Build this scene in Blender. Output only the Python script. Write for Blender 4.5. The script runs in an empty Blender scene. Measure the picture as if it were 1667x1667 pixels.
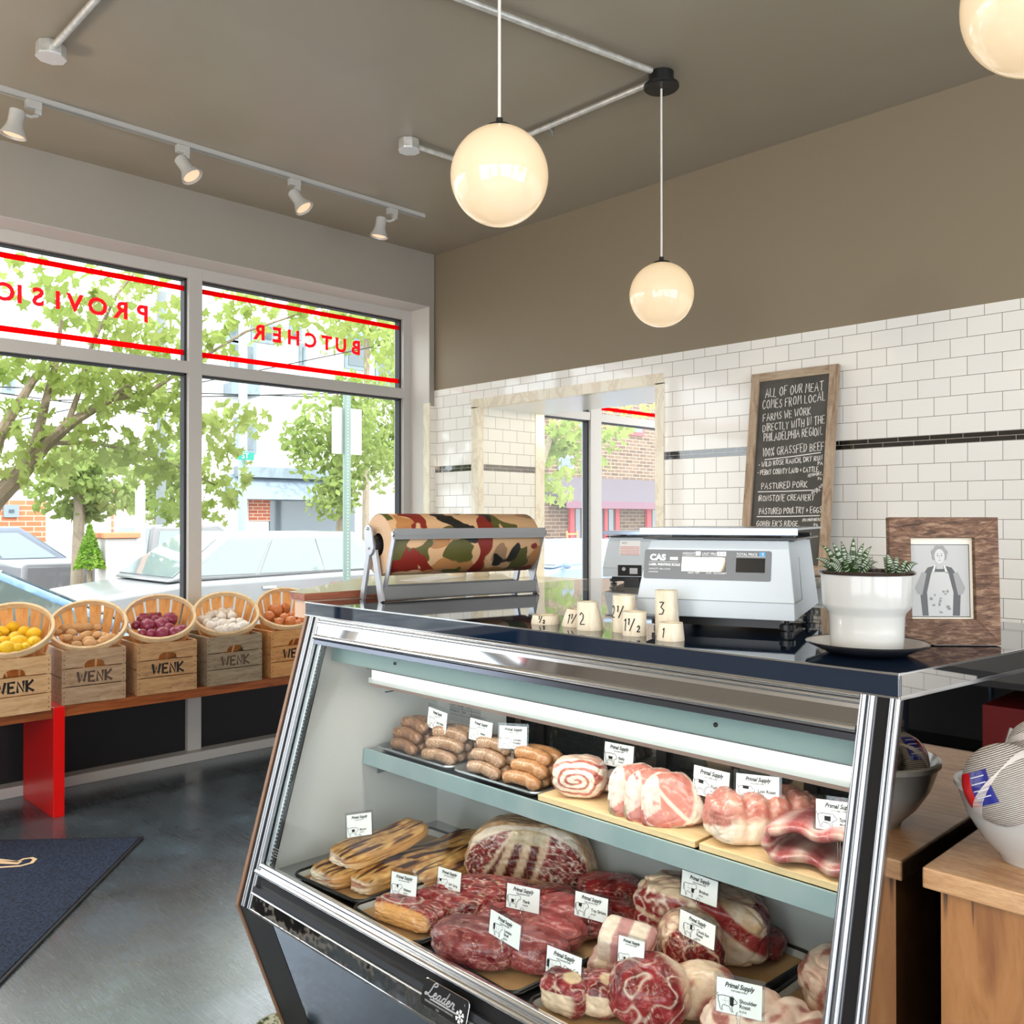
import bpy, bmesh, math, random
from mathutils import Vector, Matrix, Euler, noise
random.seed(7)
R = math.radians
SC = bpy.context.scene
COL = SC.collection

# ---------------------------------------------------------------- camera
CAM_H = 1.35
FPX = 1469.0
YAW, PITCH = R(45.39), R(0.42)
cam_d = bpy.data.cameras.new('camera')
cam = bpy.data.objects.new('camera', cam_d)
COL.objects.link(cam)
cam_d.sensor_width = 36.0
cam_d.lens = 36.0 * FPX / 1667.0
cam_d.clip_start = 0.05
cam_d.clip_end = 300
cam.location = (0, 0, CAM_H)
cam.rotation_euler = (R(90) + PITCH, 0, YAW - R(90))
SC.camera = cam

# ---------------------------------------------------------------- world, sun, exposure
SKY = 1.0          # brightness of the daylight sky
GLOBE, BULB, CASE_EM, FILL_GLOBE, SPOT_W, CASE_W = .14, .20, .8, 16.0, 9.0, .42   # lamps: opal globes, track bulbs, strip lamp in the case, added fill globes out of view
world = bpy.data.worlds.new('daylight_sky')
SC.world = world
world.use_nodes = True
wn = world.node_tree.nodes
wn['Background'].inputs['Color'].default_value = (0.90, 0.95, 1.0, 1)
wn['Background'].inputs['Strength'].default_value = SKY
sun_d = bpy.data.lights.new('sun', 'SUN')
sun_d.energy = .7
sun_d.angle = R(0.6)
sun_d.color = (1.0, 0.95, 0.86)
sun = bpy.data.objects.new('sun', sun_d)
COL.objects.link(sun)
sun.rotation_euler = (R(38), 0, R(24))      # high over the shop roof, shining on the far side of the street
SC.view_settings.view_transform = 'Standard'
SC.view_settings.look = 'None'
SC.view_settings.gamma = 1
SC.view_settings.use_curve_mapping = False
SC.view_settings.exposure = 2.35
SC.cycles.use_denoising = True
SC.cycles.max_bounces = 10
SC.cycles.diffuse_bounces = 5
SC.cycles.glossy_bounces = 5
SC.cycles.transmission_bounces = 6
SC.cycles.transparent_max_bounces = 16
SC.cycles.sample_clamp_indirect = 8.0
SC.cycles.caustics_reflective = False
SC.cycles.caustics_refractive = False
SC.cycles.use_adaptive_sampling = True
SC.cycles.adaptive_threshold = 0.02

# ---------------------------------------------------------------- points on real planes seen along a line of sight
FW = Vector((math.cos(YAW) * math.cos(PITCH), math.sin(YAW) * math.cos(PITCH), math.sin(PITCH)))
RT = Vector((math.sin(YAW), -math.cos(YAW), 0))
UP = RT.cross(FW)
EYE = Vector((0, 0, CAM_H))
def ray(x, y): return FW + RT * ((x - 833.5) / FPX) - UP * ((y - 833.5) / FPX)
def oz(x, y, z):
    d = ray(x, y); return EYE + d * ((z - CAM_H) / d.z)
def ox(x, y, X):
    d = ray(x, y); return EYE + d * (X / d.x)
def oy(x, y, Y):
    d = ray(x, y); return EYE + d * (Y / d.y)
def opl(x, y, p, n):
    d = ray(x, y); return EYE + d * ((Vector(p) - EYE).dot(n) / d.dot(n))
def depth(p): return (Vector(p) - EYE).dot(FW)

# ---------------------------------------------------------------- materials
def S(r, g, b):
    f = lambda c: ((c / 255 + 0.055) / 1.055) ** 2.4 if c > 10 else c / 255 / 12.92
    return (f(r), f(g), f(b))
def c4(c): return (c[0], c[1], c[2], 1)
class N:
    """a small wrapper round one material's node tree"""
    def __init__(s, name):
        s.m = bpy.data.materials.new(name); s.m.use_nodes = True
        s.t = s.m.node_tree; s.b = s.t.nodes['Principled BSDF']; s.out = s.t.nodes['Material Output']
        s._co = None
    def n(s, typ, **kw):
        x = s.t.nodes.new(typ)
        for k, v in kw.items():
            if hasattr(x, k): setattr(x, k, v)
            else: x.inputs[k.replace('_', ' ')].default_value = v
        return x
    def l(s, a, b): s.t.links.new(a, b)
    def co(s, scale=(1, 1, 1), rot=(0, 0, 0), loc=(0, 0, 0)):
        if s._co is None: s._co = s.n('ShaderNodeTexCoord')
        mp = s.n('ShaderNodeMapping')
        mp.inputs['Scale'].default_value = scale; mp.inputs['Rotation'].default_value = rot; mp.inputs['Location'].default_value = loc
        s.l(s._co.outputs['Object'], mp.inputs['Vector']); return mp.outputs['Vector']
    def noise(s, vec, scale, detail=3, rough=.55, dist=0):
        x = s.n('ShaderNodeTexNoise'); x.inputs['Scale'].default_value = scale; x.inputs['Detail'].default_value = detail
        x.inputs['Roughness'].default_value = rough; x.inputs['Distortion'].default_value = dist
        s.l(vec, x.inputs['Vector']); return x.outputs['Fac']
    def ramp(s, fac, stops, interp='LINEAR'):
        x = s.n('ShaderNodeValToRGB'); x.color_ramp.interpolation = interp
        e = x.color_ramp.elements
        while len(e) < len(stops): e.new(.5)
        for i, (p, c) in enumerate(stops): e[i].position = p; e[i].color = c4(c) if not isinstance(c, (int, float)) else (c, c, c, 1)
        s.l(fac, x.inputs['Fac']); return x.outputs['Color']
    def mix(s, fac, a, b, mode='MIX'):
        x = s.n('ShaderNodeMix'); x.data_type = 'RGBA'; x.blend_type = mode
        for k, v in ((0, fac), (6, a), (7, b)):
            if isinstance(v, bpy.types.NodeSocket): s.l(v, x.inputs[k])
            elif isinstance(v, (int, float)): x.inputs[k].default_value = v if k == 0 else (v, v, v, 1)
            else: x.inputs[k].default_value = c4(v)
        return x.outputs[2]
    def math(s, op, a, b=0.):
        x = s.n('ShaderNodeMath'); x.operation = op
        for k, v in ((0, a), (1, b)):
            if isinstance(v, bpy.types.NodeSocket): s.l(v, x.inputs[k])
            else: x.inputs[k].default_value = v
        return x.outputs[0]
    def bump(s, h, strength=.3, dist=.002):
        x = s.n('ShaderNodeBump'); x.inputs['Strength'].default_value = strength; x.inputs['Distance'].default_value = dist
        s.l(h, x.inputs['Height']); s.l(x.outputs['Normal'], s.b.inputs['Normal'])
    def set(s, **kw):
        for k, v in kw.items():
            k = k.replace('_', ' ')
            i = s.b.inputs[k]
            if isinstance(v, bpy.types.NodeSocket): s.l(v, i)
            elif isinstance(v, tuple): i.default_value = c4(v) if len(i.default_value) == 4 else v
            else: i.default_value = v
        return s
def P(name, col, rough=.5, metal=0., ior=1.45, var=None, bump=None, coat=0., em=None, stretch=(1, 1, 1)):
    k = N(name)
    k.set(Base_Color=col, Roughness=rough, Metallic=metal, IOR=ior, Coat_Weight=coat)
    if coat: k.set(Coat_Roughness=.08)
    if var:
        sc, c2, lo, hi = var
        k.set(Base_Color=k.ramp(k.noise(k.co(stretch), sc, 4), [(lo, col), (hi, c2)]))
    if bump:
        k.bump(k.noise(k.co(stretch), bump[0], 3), bump[1], bump[2])
    if em: k.set(Emission_Color=em[0], Emission_Strength=em[1])
    return k.m
def wood(name, c1, c2, c3=None, stretch=(1, 12, 12), scale=6, rough=.55, coat=0., bumpy=.25, knots=0):
    k = N(name)
    v = k.co(stretch)
    f = k.noise(v, scale, 6, .62, .8)
    col = k.ramp(f, [(.28, c2), (.5, c1), (.75, c3 or c1)])
    g = k.noise(k.co((stretch[0] * 2, stretch[1] * 6, stretch[2] * 6)), scale * 2, 3)
    col = k.mix(k.ramp(g, [(.35, .0), (.7, .35)]), col, c2)
    k.set(Base_Color=col, Roughness=rough, Coat_Weight=coat)
    k.bump(f, bumpy, .002)
    return k.m
def pane(name, tint=(.95, .98, .97), gain=.5):
    k = N(name); k.t.nodes.remove(k.b)
    tr = k.n('ShaderNodeBsdfTransparent'); tr.inputs['Color'].default_value = c4(tint)
    gl = k.n('ShaderNodeBsdfGlossy'); gl.inputs['Roughness'].default_value = 0.0
    lw = k.n('ShaderNodeLayerWeight'); lw.inputs['Blend'].default_value = .5
    fr = k.math('ADD', .04, k.math('MULTIPLY', k.math('POWER', lw.outputs['Facing'], 5.), .96))
    mx = k.n('ShaderNodeMixShader')
    k.l(k.math('MULTIPLY', fr, gain), mx.inputs[0])
    k.l(tr.outputs[0], mx.inputs[1]); k.l(gl.outputs[0], mx.inputs[2]); k.l(mx.outputs[0], k.out.inputs['Surface'])
    return k.m
def leafy(name, c1, c2, trans=.55, scale=2.0):
    k = N(name); k.t.nodes.remove(k.b)
    col = k.ramp(k.noise(k.co(), scale, 2), [(.35, c1), (.65, c2)])
    d = k.n('ShaderNodeBsdfDiffuse'); t = k.n('ShaderNodeBsdfTranslucent'); mx = k.n('ShaderNodeMixShader')
    k.l(col, d.inputs[0]); k.l(col, t.inputs[0]); mx.inputs[0].default_value = trans
    k.l(d.outputs[0], mx.inputs[1]); k.l(t.outputs[0], mx.inputs[2]); k.l(mx.outputs[0], k.out.inputs['Surface'])
    return k.m
def vcol(name, rough=.4, coat=.3, fine=(60, .25), bump=(90, .25, .0015), ior=1.4, veins=0.):
    """surface colour stored per vertex (cut faces, fat, marbling), with fine grain on top"""
    k = N(name)
    a = k.n('ShaderNodeAttribute'); a.attribute_name = 'Col'
    g = k.noise(k.co(), fine[0], 4)
    col = k.mix(fine[1], a.outputs['Color'], k.ramp(g, [(.3, .25), (.7, 1.0)]), 'MULTIPLY')
    if veins:
        q = k.math('ABSOLUTE', k.math('ADD', k.noise(k.co(), 55, 4, .6, .8), -.5))
        p = k.ramp(k.noise(k.co(), 22, 2), [(.42, 0.), (.62, 1.)])
        col = k.mix(k.math('MULTIPLY', k.math('MULTIPLY', k.ramp(q, [(.0, 1.), (.03, 0.)]), p), veins), col, S(232, 196, 176))
    k.set(Base_Color=col, Roughness=rough, Coat_Weight=coat, Coat_Roughness=.15, IOR=ior)
    k.bump(k.noise(k.co(), bump[0], 4), bump[1], bump[2])
    return k.m

# ---------------------------------------------------------------- mesh building
class MB:
    def __init__(s): s.v = []; s.f = []; s.c = []; s.mi = []; s._m = 0
    def mat(s, i): s._m = i; return s
    def add(s, vs, fs, M=None, col=None):
        o = len(s.v)
        for p in vs: s.v.append(tuple(M @ Vector(p)) if M is not None else tuple(p))
        for f in fs: s.f.append(tuple(i + o for i in f)); s.mi.append(s._m)
        if col is not None: s.c += list(col) if not isinstance(col[0], (int, float)) else [col] * len(vs)
        return s
    def box(s, x0, x1, y0, y1, z0, z1, M=None, col=None):
        vs = [(x, y, z) for z in (z0, z1) for y in (y0, y1) for x in (x0, x1)]
        return s.add(vs, [(0, 2, 3, 1), (4, 5, 7, 6), (0, 1, 5, 4), (2, 6, 7, 3), (0, 4, 6, 2), (1, 3, 7, 5)], M, col)
    def bar(s, a, b, w, h, up=(0, 0, 1)):
        """rectangular bar from a to b: w across, h along up"""
        a, b = Vector(a), Vector(b); d = (b - a); L = d.length; d.normalize()
        u = Vector(up); u = (u - d * u.dot(d)).normalized(); r = d.cross(u)
        M = Matrix((( d.x, r.x, u.x, a.x), (d.y, r.y, u.y, a.y), (d.z, r.z, u.z, a.z), (0, 0, 0, 1)))
        return s.box(0, L, -w / 2, w / 2, -h / 2, h / 2, M)
    def tube(s, pts, r, n=10, cap=True, col=None, closed=False):
        pts = [Vector(p) for p in pts]; m = len(pts)
        rs = r if isinstance(r, (list, tuple)) else [r] * m
        vs = []; prev = None
        for i, p in enumerate(pts):
            if closed: t = pts[(i + 1) % m] - pts[i - 1]
            else: t = pts[min(i + 1, m - 1)] - pts[max(i - 1, 0)]
            t = t.normalized() if t.length > 1e-9 else Vector((0, 0, 1))
            if prev is None:
                a = Vector((0, 0, 1)) if abs(t.z) < .9 else Vector((1, 0, 0))
                u = (a - t * a.dot(t)).normalized()
            else: u = (prev - t * prev.dot(t)).normalized()
            prev = u; w = t.cross(u)
            for k in range(n):
                an = 2 * math.pi * k / n
                vs.append(p + (u * math.cos(an) + w * math.sin(an)) * rs[i])
        fs = []
        for i in range(m if closed else m - 1):
            j = (i + 1) % m
            for k in range(n):
                fs.append((i * n + k, i * n + (k + 1) % n, j * n + (k + 1) % n, j * n + k))
        if cap and not closed:
            fs.append(tuple(range(n - 1, -1, -1))); fs.append(tuple((m - 1) * n + k for k in range(n)))
        return s.add(vs, fs, None, col)
    def lathe(s, prof, n=32, M=None, a0=0., a1=None, col=None):
        full = a1 is None
        if full: a1 = 2 * math.pi
        st = n if full else n + 1
        vs = []
        for (r, z) in prof:
            for k in range(st):
                an = a0 + (a1 - a0) * k / n
                vs.append((r * math.cos(an), r * math.sin(an), z))
        fs = []
        for i in range(len(prof) - 1):
            for k in range(n):
                k2 = (k + 1) % st
                fs.append((i * st + k, i * st + k2, (i + 1) * st + k2, (i + 1) * st + k))
        return s.add(vs, fs, M, col)
    def prism(s, poly, ax, h0, h1):
        """polygon in the plane across axis ax ('x': (y,z), 'y': (x,z), 'z': (x,y)) pulled from h0 to h1"""
        def P3(p, h): return {'x': (h, p[0], p[1]), 'y': (p[0], h, p[1]), 'z': (p[0], p[1], h)}[ax]
        n = len(poly)
        vs = [P3(p, h0) for p in poly] + [P3(p, h1) for p in poly]
        fs = [tuple(range(n - 1, -1, -1)), tuple(range(n, 2 * n))] + [(i, (i + 1) % n, n + (i + 1) % n, n + i) for i in range(n)]
        return s.add(vs, fs)
    def sphere(s, c, r, n=20, m=12, M=None, col=None):
        prof = [(max(math.sin(math.pi * i / m), 1e-4), -math.cos(math.pi * i / m)) for i in range(m + 1)]
        r = r if isinstance(r, (tuple, list)) else (r, r, r)
        T = Matrix.Translation(c) @ Matrix.Diagonal((*r, 1))
        return s.lathe(prof, n, (M @ T) if M is not None else T, col=col)
    def flat(s, vf, o, r, u, col=None):
        o, r, u = Vector(o), Vector(r), Vector(u)
        return s.add([o + r * p[0] + u * p[1] for p in vf[0]], vf[1], None, col)
    def build(s, name, mats, parent=None, smooth=False, bevel=0, world=None, seg=2, angle=40, subsurf=0, rec=True):
        me = bpy.data.meshes.new(name)
        me.from_pydata([tuple(v) for v in s.v], [], s.f)
        for m in (mats if isinstance(mats, (list, tuple)) else [mats]): me.materials.append(m)
        if any(s.mi): me.polygons.foreach_set('material_index', s.mi)
        if s.c and len(s.c) == len(s.v):
            at = me.color_attributes.new('Col', 'FLOAT_COLOR', 'POINT')
            flat = []
            for c in s.c: flat += [c[0], c[1], c[2], 1.0]
            at.data.foreach_set('color', flat)
        me.update()
        if rec:
            bm = bmesh.new(); bm.from_mesh(me); bmesh.ops.recalc_face_normals(bm, faces=bm.faces); bm.to_mesh(me); bm.free()
        if smooth:
            me.polygons.foreach_set('use_smooth', [True] * len(me.polygons))
            try: me.set_sharp_from_angle(angle=R(angle))
            except Exception: pass
        o = bpy.data.objects.new(name, me); COL.objects.link(o)
        if parent is not None:
            o.parent = parent
            if world: o.matrix_parent_inverse = parent.matrix_basis.inverted()
        if bevel:
            b = o.modifiers.new('bevel', 'BEVEL'); b.width = bevel; b.segments = seg; b.limit_method = 'ANGLE'; b.angle_limit = R(50)
            b.harden_normals = False
        if subsurf:
            q = o.modifiers.new('subsurf', 'SUBSURF'); q.levels = q.render_levels = subsurf
        return o
def tag(o, label=None, cat=None, group=None, kind=None):
    if label: o['label'] = label
    if cat: o['category'] = cat
    if group: o['group'] = group
    if kind: o['kind'] = kind
    return o
def thing(name, label, cat, loc=(0, 0, 0), rot=(0, 0, 0), group=None):
    o = bpy.data.objects.new(name, None); COL.objects.link(o)
    o.location = loc; o.rotation_euler = rot if isinstance(rot, (tuple, list, Euler)) else (0, 0, rot)
    o.empty_display_size = .05
    return tag(o, label, cat, group)
def struct(name, mb, m, **kw): return tag(mb.build(name, m, **kw), kind='structure')
def copy_tree(o, parent=None):
    c = o.copy(); COL.objects.link(c)
    if parent is not None: c.parent = parent
    for ch in list(o.children): copy_tree(ch, c)
    return c
ORD = ['first', 'second', 'third', 'fourth', 'fifth', 'sixth', 'seventh', 'eighth', 'ninth', 'tenth', 'eleventh', 'twelfth']

# ---------------------------------------------------------------- lettering
_tx = {}
def text2d(st, size=1., align='LEFT', shear=0., sx=1., bold=0., space=1.):
    key = (st, size, align, shear, sx, bold, space)
    if key in _tx: return _tx[key]
    cu = bpy.data.curves.new('lettering', 'FONT'); cu.body = st; cu.size = size; cu.align_x = align; cu.shear = shear
    cu.offset = bold; cu.resolution_u = 3; cu.space_character = space; cu.fill_mode = 'FRONT'
    ob = bpy.data.objects.new('lettering', cu); COL.objects.link(ob)
    bpy.context.view_layer.update()
    dg = bpy.context.evaluated_depsgraph_get()
    me = bpy.data.meshes.new_from_object(ob.evaluated_get(dg))
    r = ([(v.co.x * sx, v.co.y) for v in me.vertices], [tuple(p.vertices) for p in me.polygons])
    bpy.data.objects.remove(ob); bpy.data.curves.remove(cu); bpy.data.meshes.remove(me)
    _tx[key] = r
    return r
def shift2d(vf, dx, dy, k=1., rot=0.):
    c, s_ = math.cos(rot), math.sin(rot)
    return ([((c * x - s_ * y) * k + dx, (s_ * x + c * y) * k + dy) for x, y in vf[0]], vf[1])
def width2d(vf): return max(x for x, y in vf[0]) - min(x for x, y in vf[0])
def join2d(*parts):
    V, F = [], []
    for v, f in parts:
        o = len(V); V += v; F += [tuple(i + o for i in q) for q in f]
    return V, F
# single-stroke capitals on a 1 x 1 cell
GL = {'A': [[(0, 0), (.4, 1), (.8, 0)], [(.15, .38), (.66, .38)]], 'B': [[(0, 0), (0, 1), (.5, .95), (.6, .75), (.45, .55), (0, .52)], [(.45, .55), (.7, .35), (.6, .08), (0, 0)]],
 'C': [[(.7, .85), (.45, 1), (.12, .8), (0, .45), (.15, .12), (.45, 0), (.72, .15)]], 'D': [[(0, 0), (0, 1), (.45, .92), (.7, .6), (.62, .2), (.35, .02), (0, 0)]],
 'E': [[(.6, 1), (0, 1), (0, 0), (.6, 0)], [(0, .52), (.45, .52)]], 'F': [[(.65, 1), (0, 1), (0, 0)], [(0, .52), (.45, .52)]],
 'G': [[(.7, .85), (.42, 1), (.1, .78), (0, .42), (.2, .06), (.5, 0), (.72, .2), (.72, .45), (.42, .45)]], 'H': [[(0, 0), (0, 1)], [(.65, 0), (.65, 1)], [(0, .5), (.65, .5)]],
 'I': [[(.1, 0), (.1, 1)]], 'J': [[(.5, 1), (.5, .2), (.3, 0), (.05, .15)]], 'K': [[(0, 0), (0, 1)], [(.62, 1), (0, .42), (.68, 0)]], 'L': [[(0, 1), (0, 0), (.6, 0)]],
 'M': [[(0, 0), (.12, 1), (.42, .35), (.72, 1), (.85, 0)]], 'N': [[(0, 0), (0, 1), (.62, 0), (.62, 1)]], 'O': [[(.38, 1), (.1, .82), (0, .45), (.14, .1), (.4, 0), (.68, .15), (.78, .55), (.64, .88), (.38, 1)]],
 'P': [[(0, 0), (0, 1), (.5, .95), (.62, .72), (.45, .5), (0, .46)]], 'Q': [[(.38, 1), (0, .5), (.38, 0), (.76, .5), (.38, 1)], [(.45, .25), (.8, -.05)]],
 'R': [[(0, 0), (0, 1), (.5, .95), (.6, .74), (.42, .52), (0, .48)], [(.3, .5), (.68, 0)]], 'S': [[(.6, .88), (.35, 1), (.06, .8), (.2, .56), (.5, .44), (.62, .2), (.35, 0), (0, .14)]],
 'T': [[(0, 1), (.75, 1)], [(.38, 1), (.36, 0)]], 'U': [[(0, 1), (.02, .25), (.3, 0), (.6, .2), (.66, 1)]], 'V': [[(0, 1), (.35, 0), (.72, 1)]], 'W': [[(0, 1), (.2, 0), (.45, .7), (.68, 0), (.92, 1)]],
 'X': [[(0, 0), (.65, 1)], [(0, 1), (.68, 0)]], 'Y': [[(0, 1), (.35, .48), (.7, 1)], [(.35, .48), (.28, 0)]], 'Z': [[(0, 1), (.65, 1), (0, 0), (.68, 0)]],
 '0': [[(.3, 1), (.05, .7), (.05, .3), (.3, 0), (.55, .3), (.55, .7), (.3, 1)]], '1': [[(.05, .8), (.22, 1), (.22, 0)]], '2': [[(.03, .78), (.25, 1), (.52, .82), (.45, .5), (0, 0), (.62, .02)]],
 '3': [[(.05, .98), (.52, 1), (.25, .6), (.55, .35), (.42, .05), (.05, .02)]], '4': [[(.4, 0), (.4, 1), (0, .35), (.58, .35)]], '%': [[(.1, .9), (.25, .8), (.12, .65), (0, .8), (.1, .9)], [(.75, 1), (.05, 0)], [(.6, .3), (.75, .2), (.62, .02), (.5, .15), (.6, .3)]],
 '/': [[(.4, 1), (0, 0)]], '+': [[(.2, .2), (.2, .7)], [(0, .45), (.42, .45)]], "'": [[(.1, 1), (.05, .8)]], '.': [[(.0, .0), (.05, .04)]], ',': [[(.08, .08), (0, -.15)]], '-': [[(0, .45), (.35, .47)]], '&': [[(.2, .2), (.2, .7)], [(0, .45), (.42, .45)]]}
def glyph_w(ch): return .5 if ch == ' ' else max(x for st in GL[ch] for x, y in st) + .34
def strokes(st, size, jit=.03, seed=1, slant=.0, narrow=.8):
    """text as pen strokes: list of 2-D polylines"""
    rg = random.Random(seed); x = 0; out = []
    for ch in st:
        if ch != ' ':
            j = rg.uniform(-jit, jit) * 1.5; k = 1 + rg.uniform(-jit, jit) * 2
            for pl in GL[ch]:
                out.append([((x + px + slant * py + rg.uniform(-jit, jit)) * size * narrow, (py * k + j + rg.uniform(-jit, jit)) * size) for px, py in pl])
        x += glyph_w(ch)
    return out, x * size * narrow
def ribbon2d(lines, w):
    V, F = [], []
    for pl in lines:
        o = len(V); n = len(pl)
        for i, p in enumerate(pl):
            a = pl[max(i - 1, 0)]; b = pl[min(i + 1, n - 1)]
            tx, ty = b[0] - a[0], b[1] - a[1]; L = math.hypot(tx, ty) or 1
            nx, ny = -ty / L * w / 2, tx / L * w / 2
            ex, ey = (tx / L * w / 3, ty / L * w / 3) if i in (0, n - 1) else (0, 0)
            if i == 0: ex, ey = -ex, -ey
            V += [(p[0] + nx + ex, p[1] + ny + ey), (p[0] - nx + ex, p[1] - ny + ey)]
        for i in range(n - 1): F.append((o + 2 * i, o + 2 * i + 1, o + 2 * i + 3, o + 2 * i + 2))
    return V, F
# ================================================================ materials shared by many things
def tile_mat(name, axis, z0, w=.1307, h=.0776, phase=1.171, c=(.90, .88, .83)):
    k = N(name)
    tc = k.n('ShaderNodeTexCoord'); sp = k.n('ShaderNodeSeparateXYZ'); k.l(tc.outputs['Object'], sp.inputs[0])
    u = k.math('ADD', sp.outputs[axis], -phase + 100 * w); v = k.math('ADD', sp.outputs['Z'], -z0 + 40 * h)
    cb = k.n('ShaderNodeCombineXYZ'); k.l(u, cb.inputs[0]); k.l(v, cb.inputs[1])
    br = k.n('ShaderNodeTexBrick'); br.inputs['Scale'].default_value = 1; br.inputs['Brick Width'].default_value = w
    br.inputs['Row Height'].default_value = h; br.inputs['Mortar Size'].default_value = .0013; br.inputs['Mortar Smooth'].default_value = .3
    br.inputs['Color1'].default_value = (0, 0, 0, 1); br.inputs['Color2'].default_value = (1, 1, 1, 1); br.inputs['Mortar'].default_value = (.5, .5, .5, 1)
    k.l(cb.outputs[0], br.inputs['Vector'])
    body = k.mix(br.outputs['Color'], c, tuple(x * .965 for x in c))
    k.set(Base_Color=k.mix(br.outputs['Fac'], body, S(120, 108, 96)), IOR=1.55)
    k.set(Roughness=k.ramp(br.outputs['Fac'], [(0, .06), (1, .7)]))
    rnd = k.math('MULTIPLY', k.math('ADD', br.outputs['Color'], -.5), k.math('MULTIPLY', sp.outputs[axis], .02))
    h1 = k.math('ADD', k.math('MULTIPLY', br.outputs['Fac'], -.6), k.math('MULTIPLY', k.noise(k.co(), 9, 2), .9))
    k.bump(k.math('ADD', h1, k.math('MULTIPLY', rnd, 60)), .35, .002)
    return k.m
TAUPE = (.255, .205, .138)
M_ceil = P('ceiling_paint', (.37, .325, .25), .33, var=(1.1, (.34, .298, .228), .4, .6), bump=(1.3, .12, .02))
M_wall = P('wall_paint', TAUPE, .55, bump=(2.5, .08, .01))
M_wallf = P('front_wall_paint', (.34, .315, .275), .5, bump=(2.5, .08, .01))
M_reveal_lit = P('reveal_paint_lit', (.62, .60, .56), .5)  # wall paint made paler, standing in for window light on the reveal
M_tileY = tile_mat('white_tile_upper', 'Y', 1.697)
M_tileY2 = tile_mat('white_tile_lower', 'Y', 1.657)
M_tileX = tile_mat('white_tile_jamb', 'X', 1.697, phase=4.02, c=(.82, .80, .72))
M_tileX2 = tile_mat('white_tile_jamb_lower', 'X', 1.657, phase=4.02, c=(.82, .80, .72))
def strip_mat(name, axis, ph):
    k = N(name)
    tc = k.n('ShaderNodeTexCoord'); sp = k.n('ShaderNodeSeparateXYZ'); k.l(tc.outputs['Object'], sp.inputs[0])
    cb = k.n('ShaderNodeCombineXYZ'); k.l(k.math('ADD', sp.outputs[axis], 50 - ph), cb.inputs[0]); k.l(k.math('ADD', sp.outputs['Z'], -1.657 + .8), cb.inputs[1])
    br = k.n('ShaderNodeTexBrick'); br.inputs['Scale'].default_value = 1; br.inputs['Brick Width'].default_value = .1307; br.inputs['Row Height'].default_value = .02
    br.inputs['Mortar Size'].default_value = .0012; k.l(cb.outputs[0], br.inputs['Vector'])
    br.inputs['Color1'].default_value = (.012, .011, .010, 1); br.inputs['Color2'].default_value = (.02, .018, .016, 1); br.inputs['Mortar'].default_value = (.4, .37, .33, 1)
    k.set(Base_Color=br.outputs['Color'], Roughness=.05, IOR=1.9)
    k.bump(k.math('ADD', k.math('MULTIPLY', br.outputs['Fac'], -1.), k.math('MULTIPLY', k.noise(k.co(), 14, 1), .7)), .4, .002)
    return k.m
M_stripY, M_stripX = strip_mat('black_tile_strip', 'Y', 1.13), strip_mat('black_tile_strip_jamb', 'X', 4.0)
def marble(name, c1, c2, rough=.18):
    k = N(name)
    f = k.noise(k.co((1, 1, .6)), 5, 6, .6, 1.5)
    k.set(Base_Color=k.ramp(f, [(.42, c1), (.5, c2), (.56, c1)]), Roughness=rough)
    return k.m
M_marble = marble('cream_marble', (.82, .76, .60), (.72, .62, .47))
M_greymarble = marble('grey_marble', (.30, .29, .26), (.16, .15, .13), .06)
M_frame = P('window_frame_paint', (.50, .485, .46), .42)
M_gasket = P('dark_gasket', (.03, .03, .035), .6)
M_pane = pane('clear_glass', (.97, .985, .98))
M_red = P('red_paint', S(238, 12, 12), .28, coat=.3)
M_vinyl = leafy('red_window_vinyl', (.85, .006, .012), (.9, .01, .016), .78)
M_chrome = P('polished_chrome', (.78, .79, .80), .09, 1.0)
M_bright = P('bright_aluminium', (.82, .83, .84), .2, 1.0)
M_steel = P('brushed_steel', (.50, .51, .52), .24, 1.0, bump=(180, .05, .001))
M_alum = P('satin_aluminium', (.42, .43, .44), .38, .85)
M_galv = P('galvanised_steel', (.72, .72, .69), .38, .6, var=(30, (.58, .58, .56), .4, .6))
M_white = P('white_enamel', (.50, .50, .48), .18, coat=.4)
M_whitemat = P('white_matte', (.80, .80, .78), .6)
M_blackpl = P('black_plastic', (.012, .012, .013), .32)
M_black = P('black_matte', (.008, .008, .009), .6)
M_paper = P('white_paper', (.86, .87, .87), .7)
M_ink = P('black_ink', (.010, .010, .012), .75)
M_kraft = P('kraft_paper', S(186, 150, 106), .75, var=(14, S(170, 132, 90), .4, .65))

# ---------------------------------------------------------------- floor
k = N('dark_plank_floor')
tc = k.n('ShaderNodeTexCoord'); sp = k.n('ShaderNodeSeparateXYZ'); k.l(tc.outputs['Object'], sp.inputs[0])
cb = k.n('ShaderNodeCombineXYZ'); k.l(k.math('ADD', sp.outputs['Y'], 40), cb.inputs[0]); k.l(k.math('ADD', sp.outputs['X'], 40), cb.inputs[1])
br = k.n('ShaderNodeTexBrick'); br.inputs['Scale'].default_value = 1; br.inputs['Brick Width'].default_value = .9; br.inputs['Row Height'].default_value = .083
br.inputs['Mortar Size'].default_value = .0011; br.inputs['Color1'].default_value = (.026, .036, .048, 1); br.inputs['Color2'].default_value = (.042, .056, .072, 1)
br.inputs['Mortar'].default_value = (.008, .008, .008, 1); k.l(cb.outputs[0], br.inputs['Vector'])
scr = k.noise(k.co((90, 2.2, 1)), 3, 3)
cloud = k.noise(k.co((1, 1, 1)), 2.6, 6, .62, .6)
c = k.mix(k.ramp(scr, [(.50, 0.), (.72, .5)]), br.outputs['Color'], (.15, .22, .28))
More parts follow.
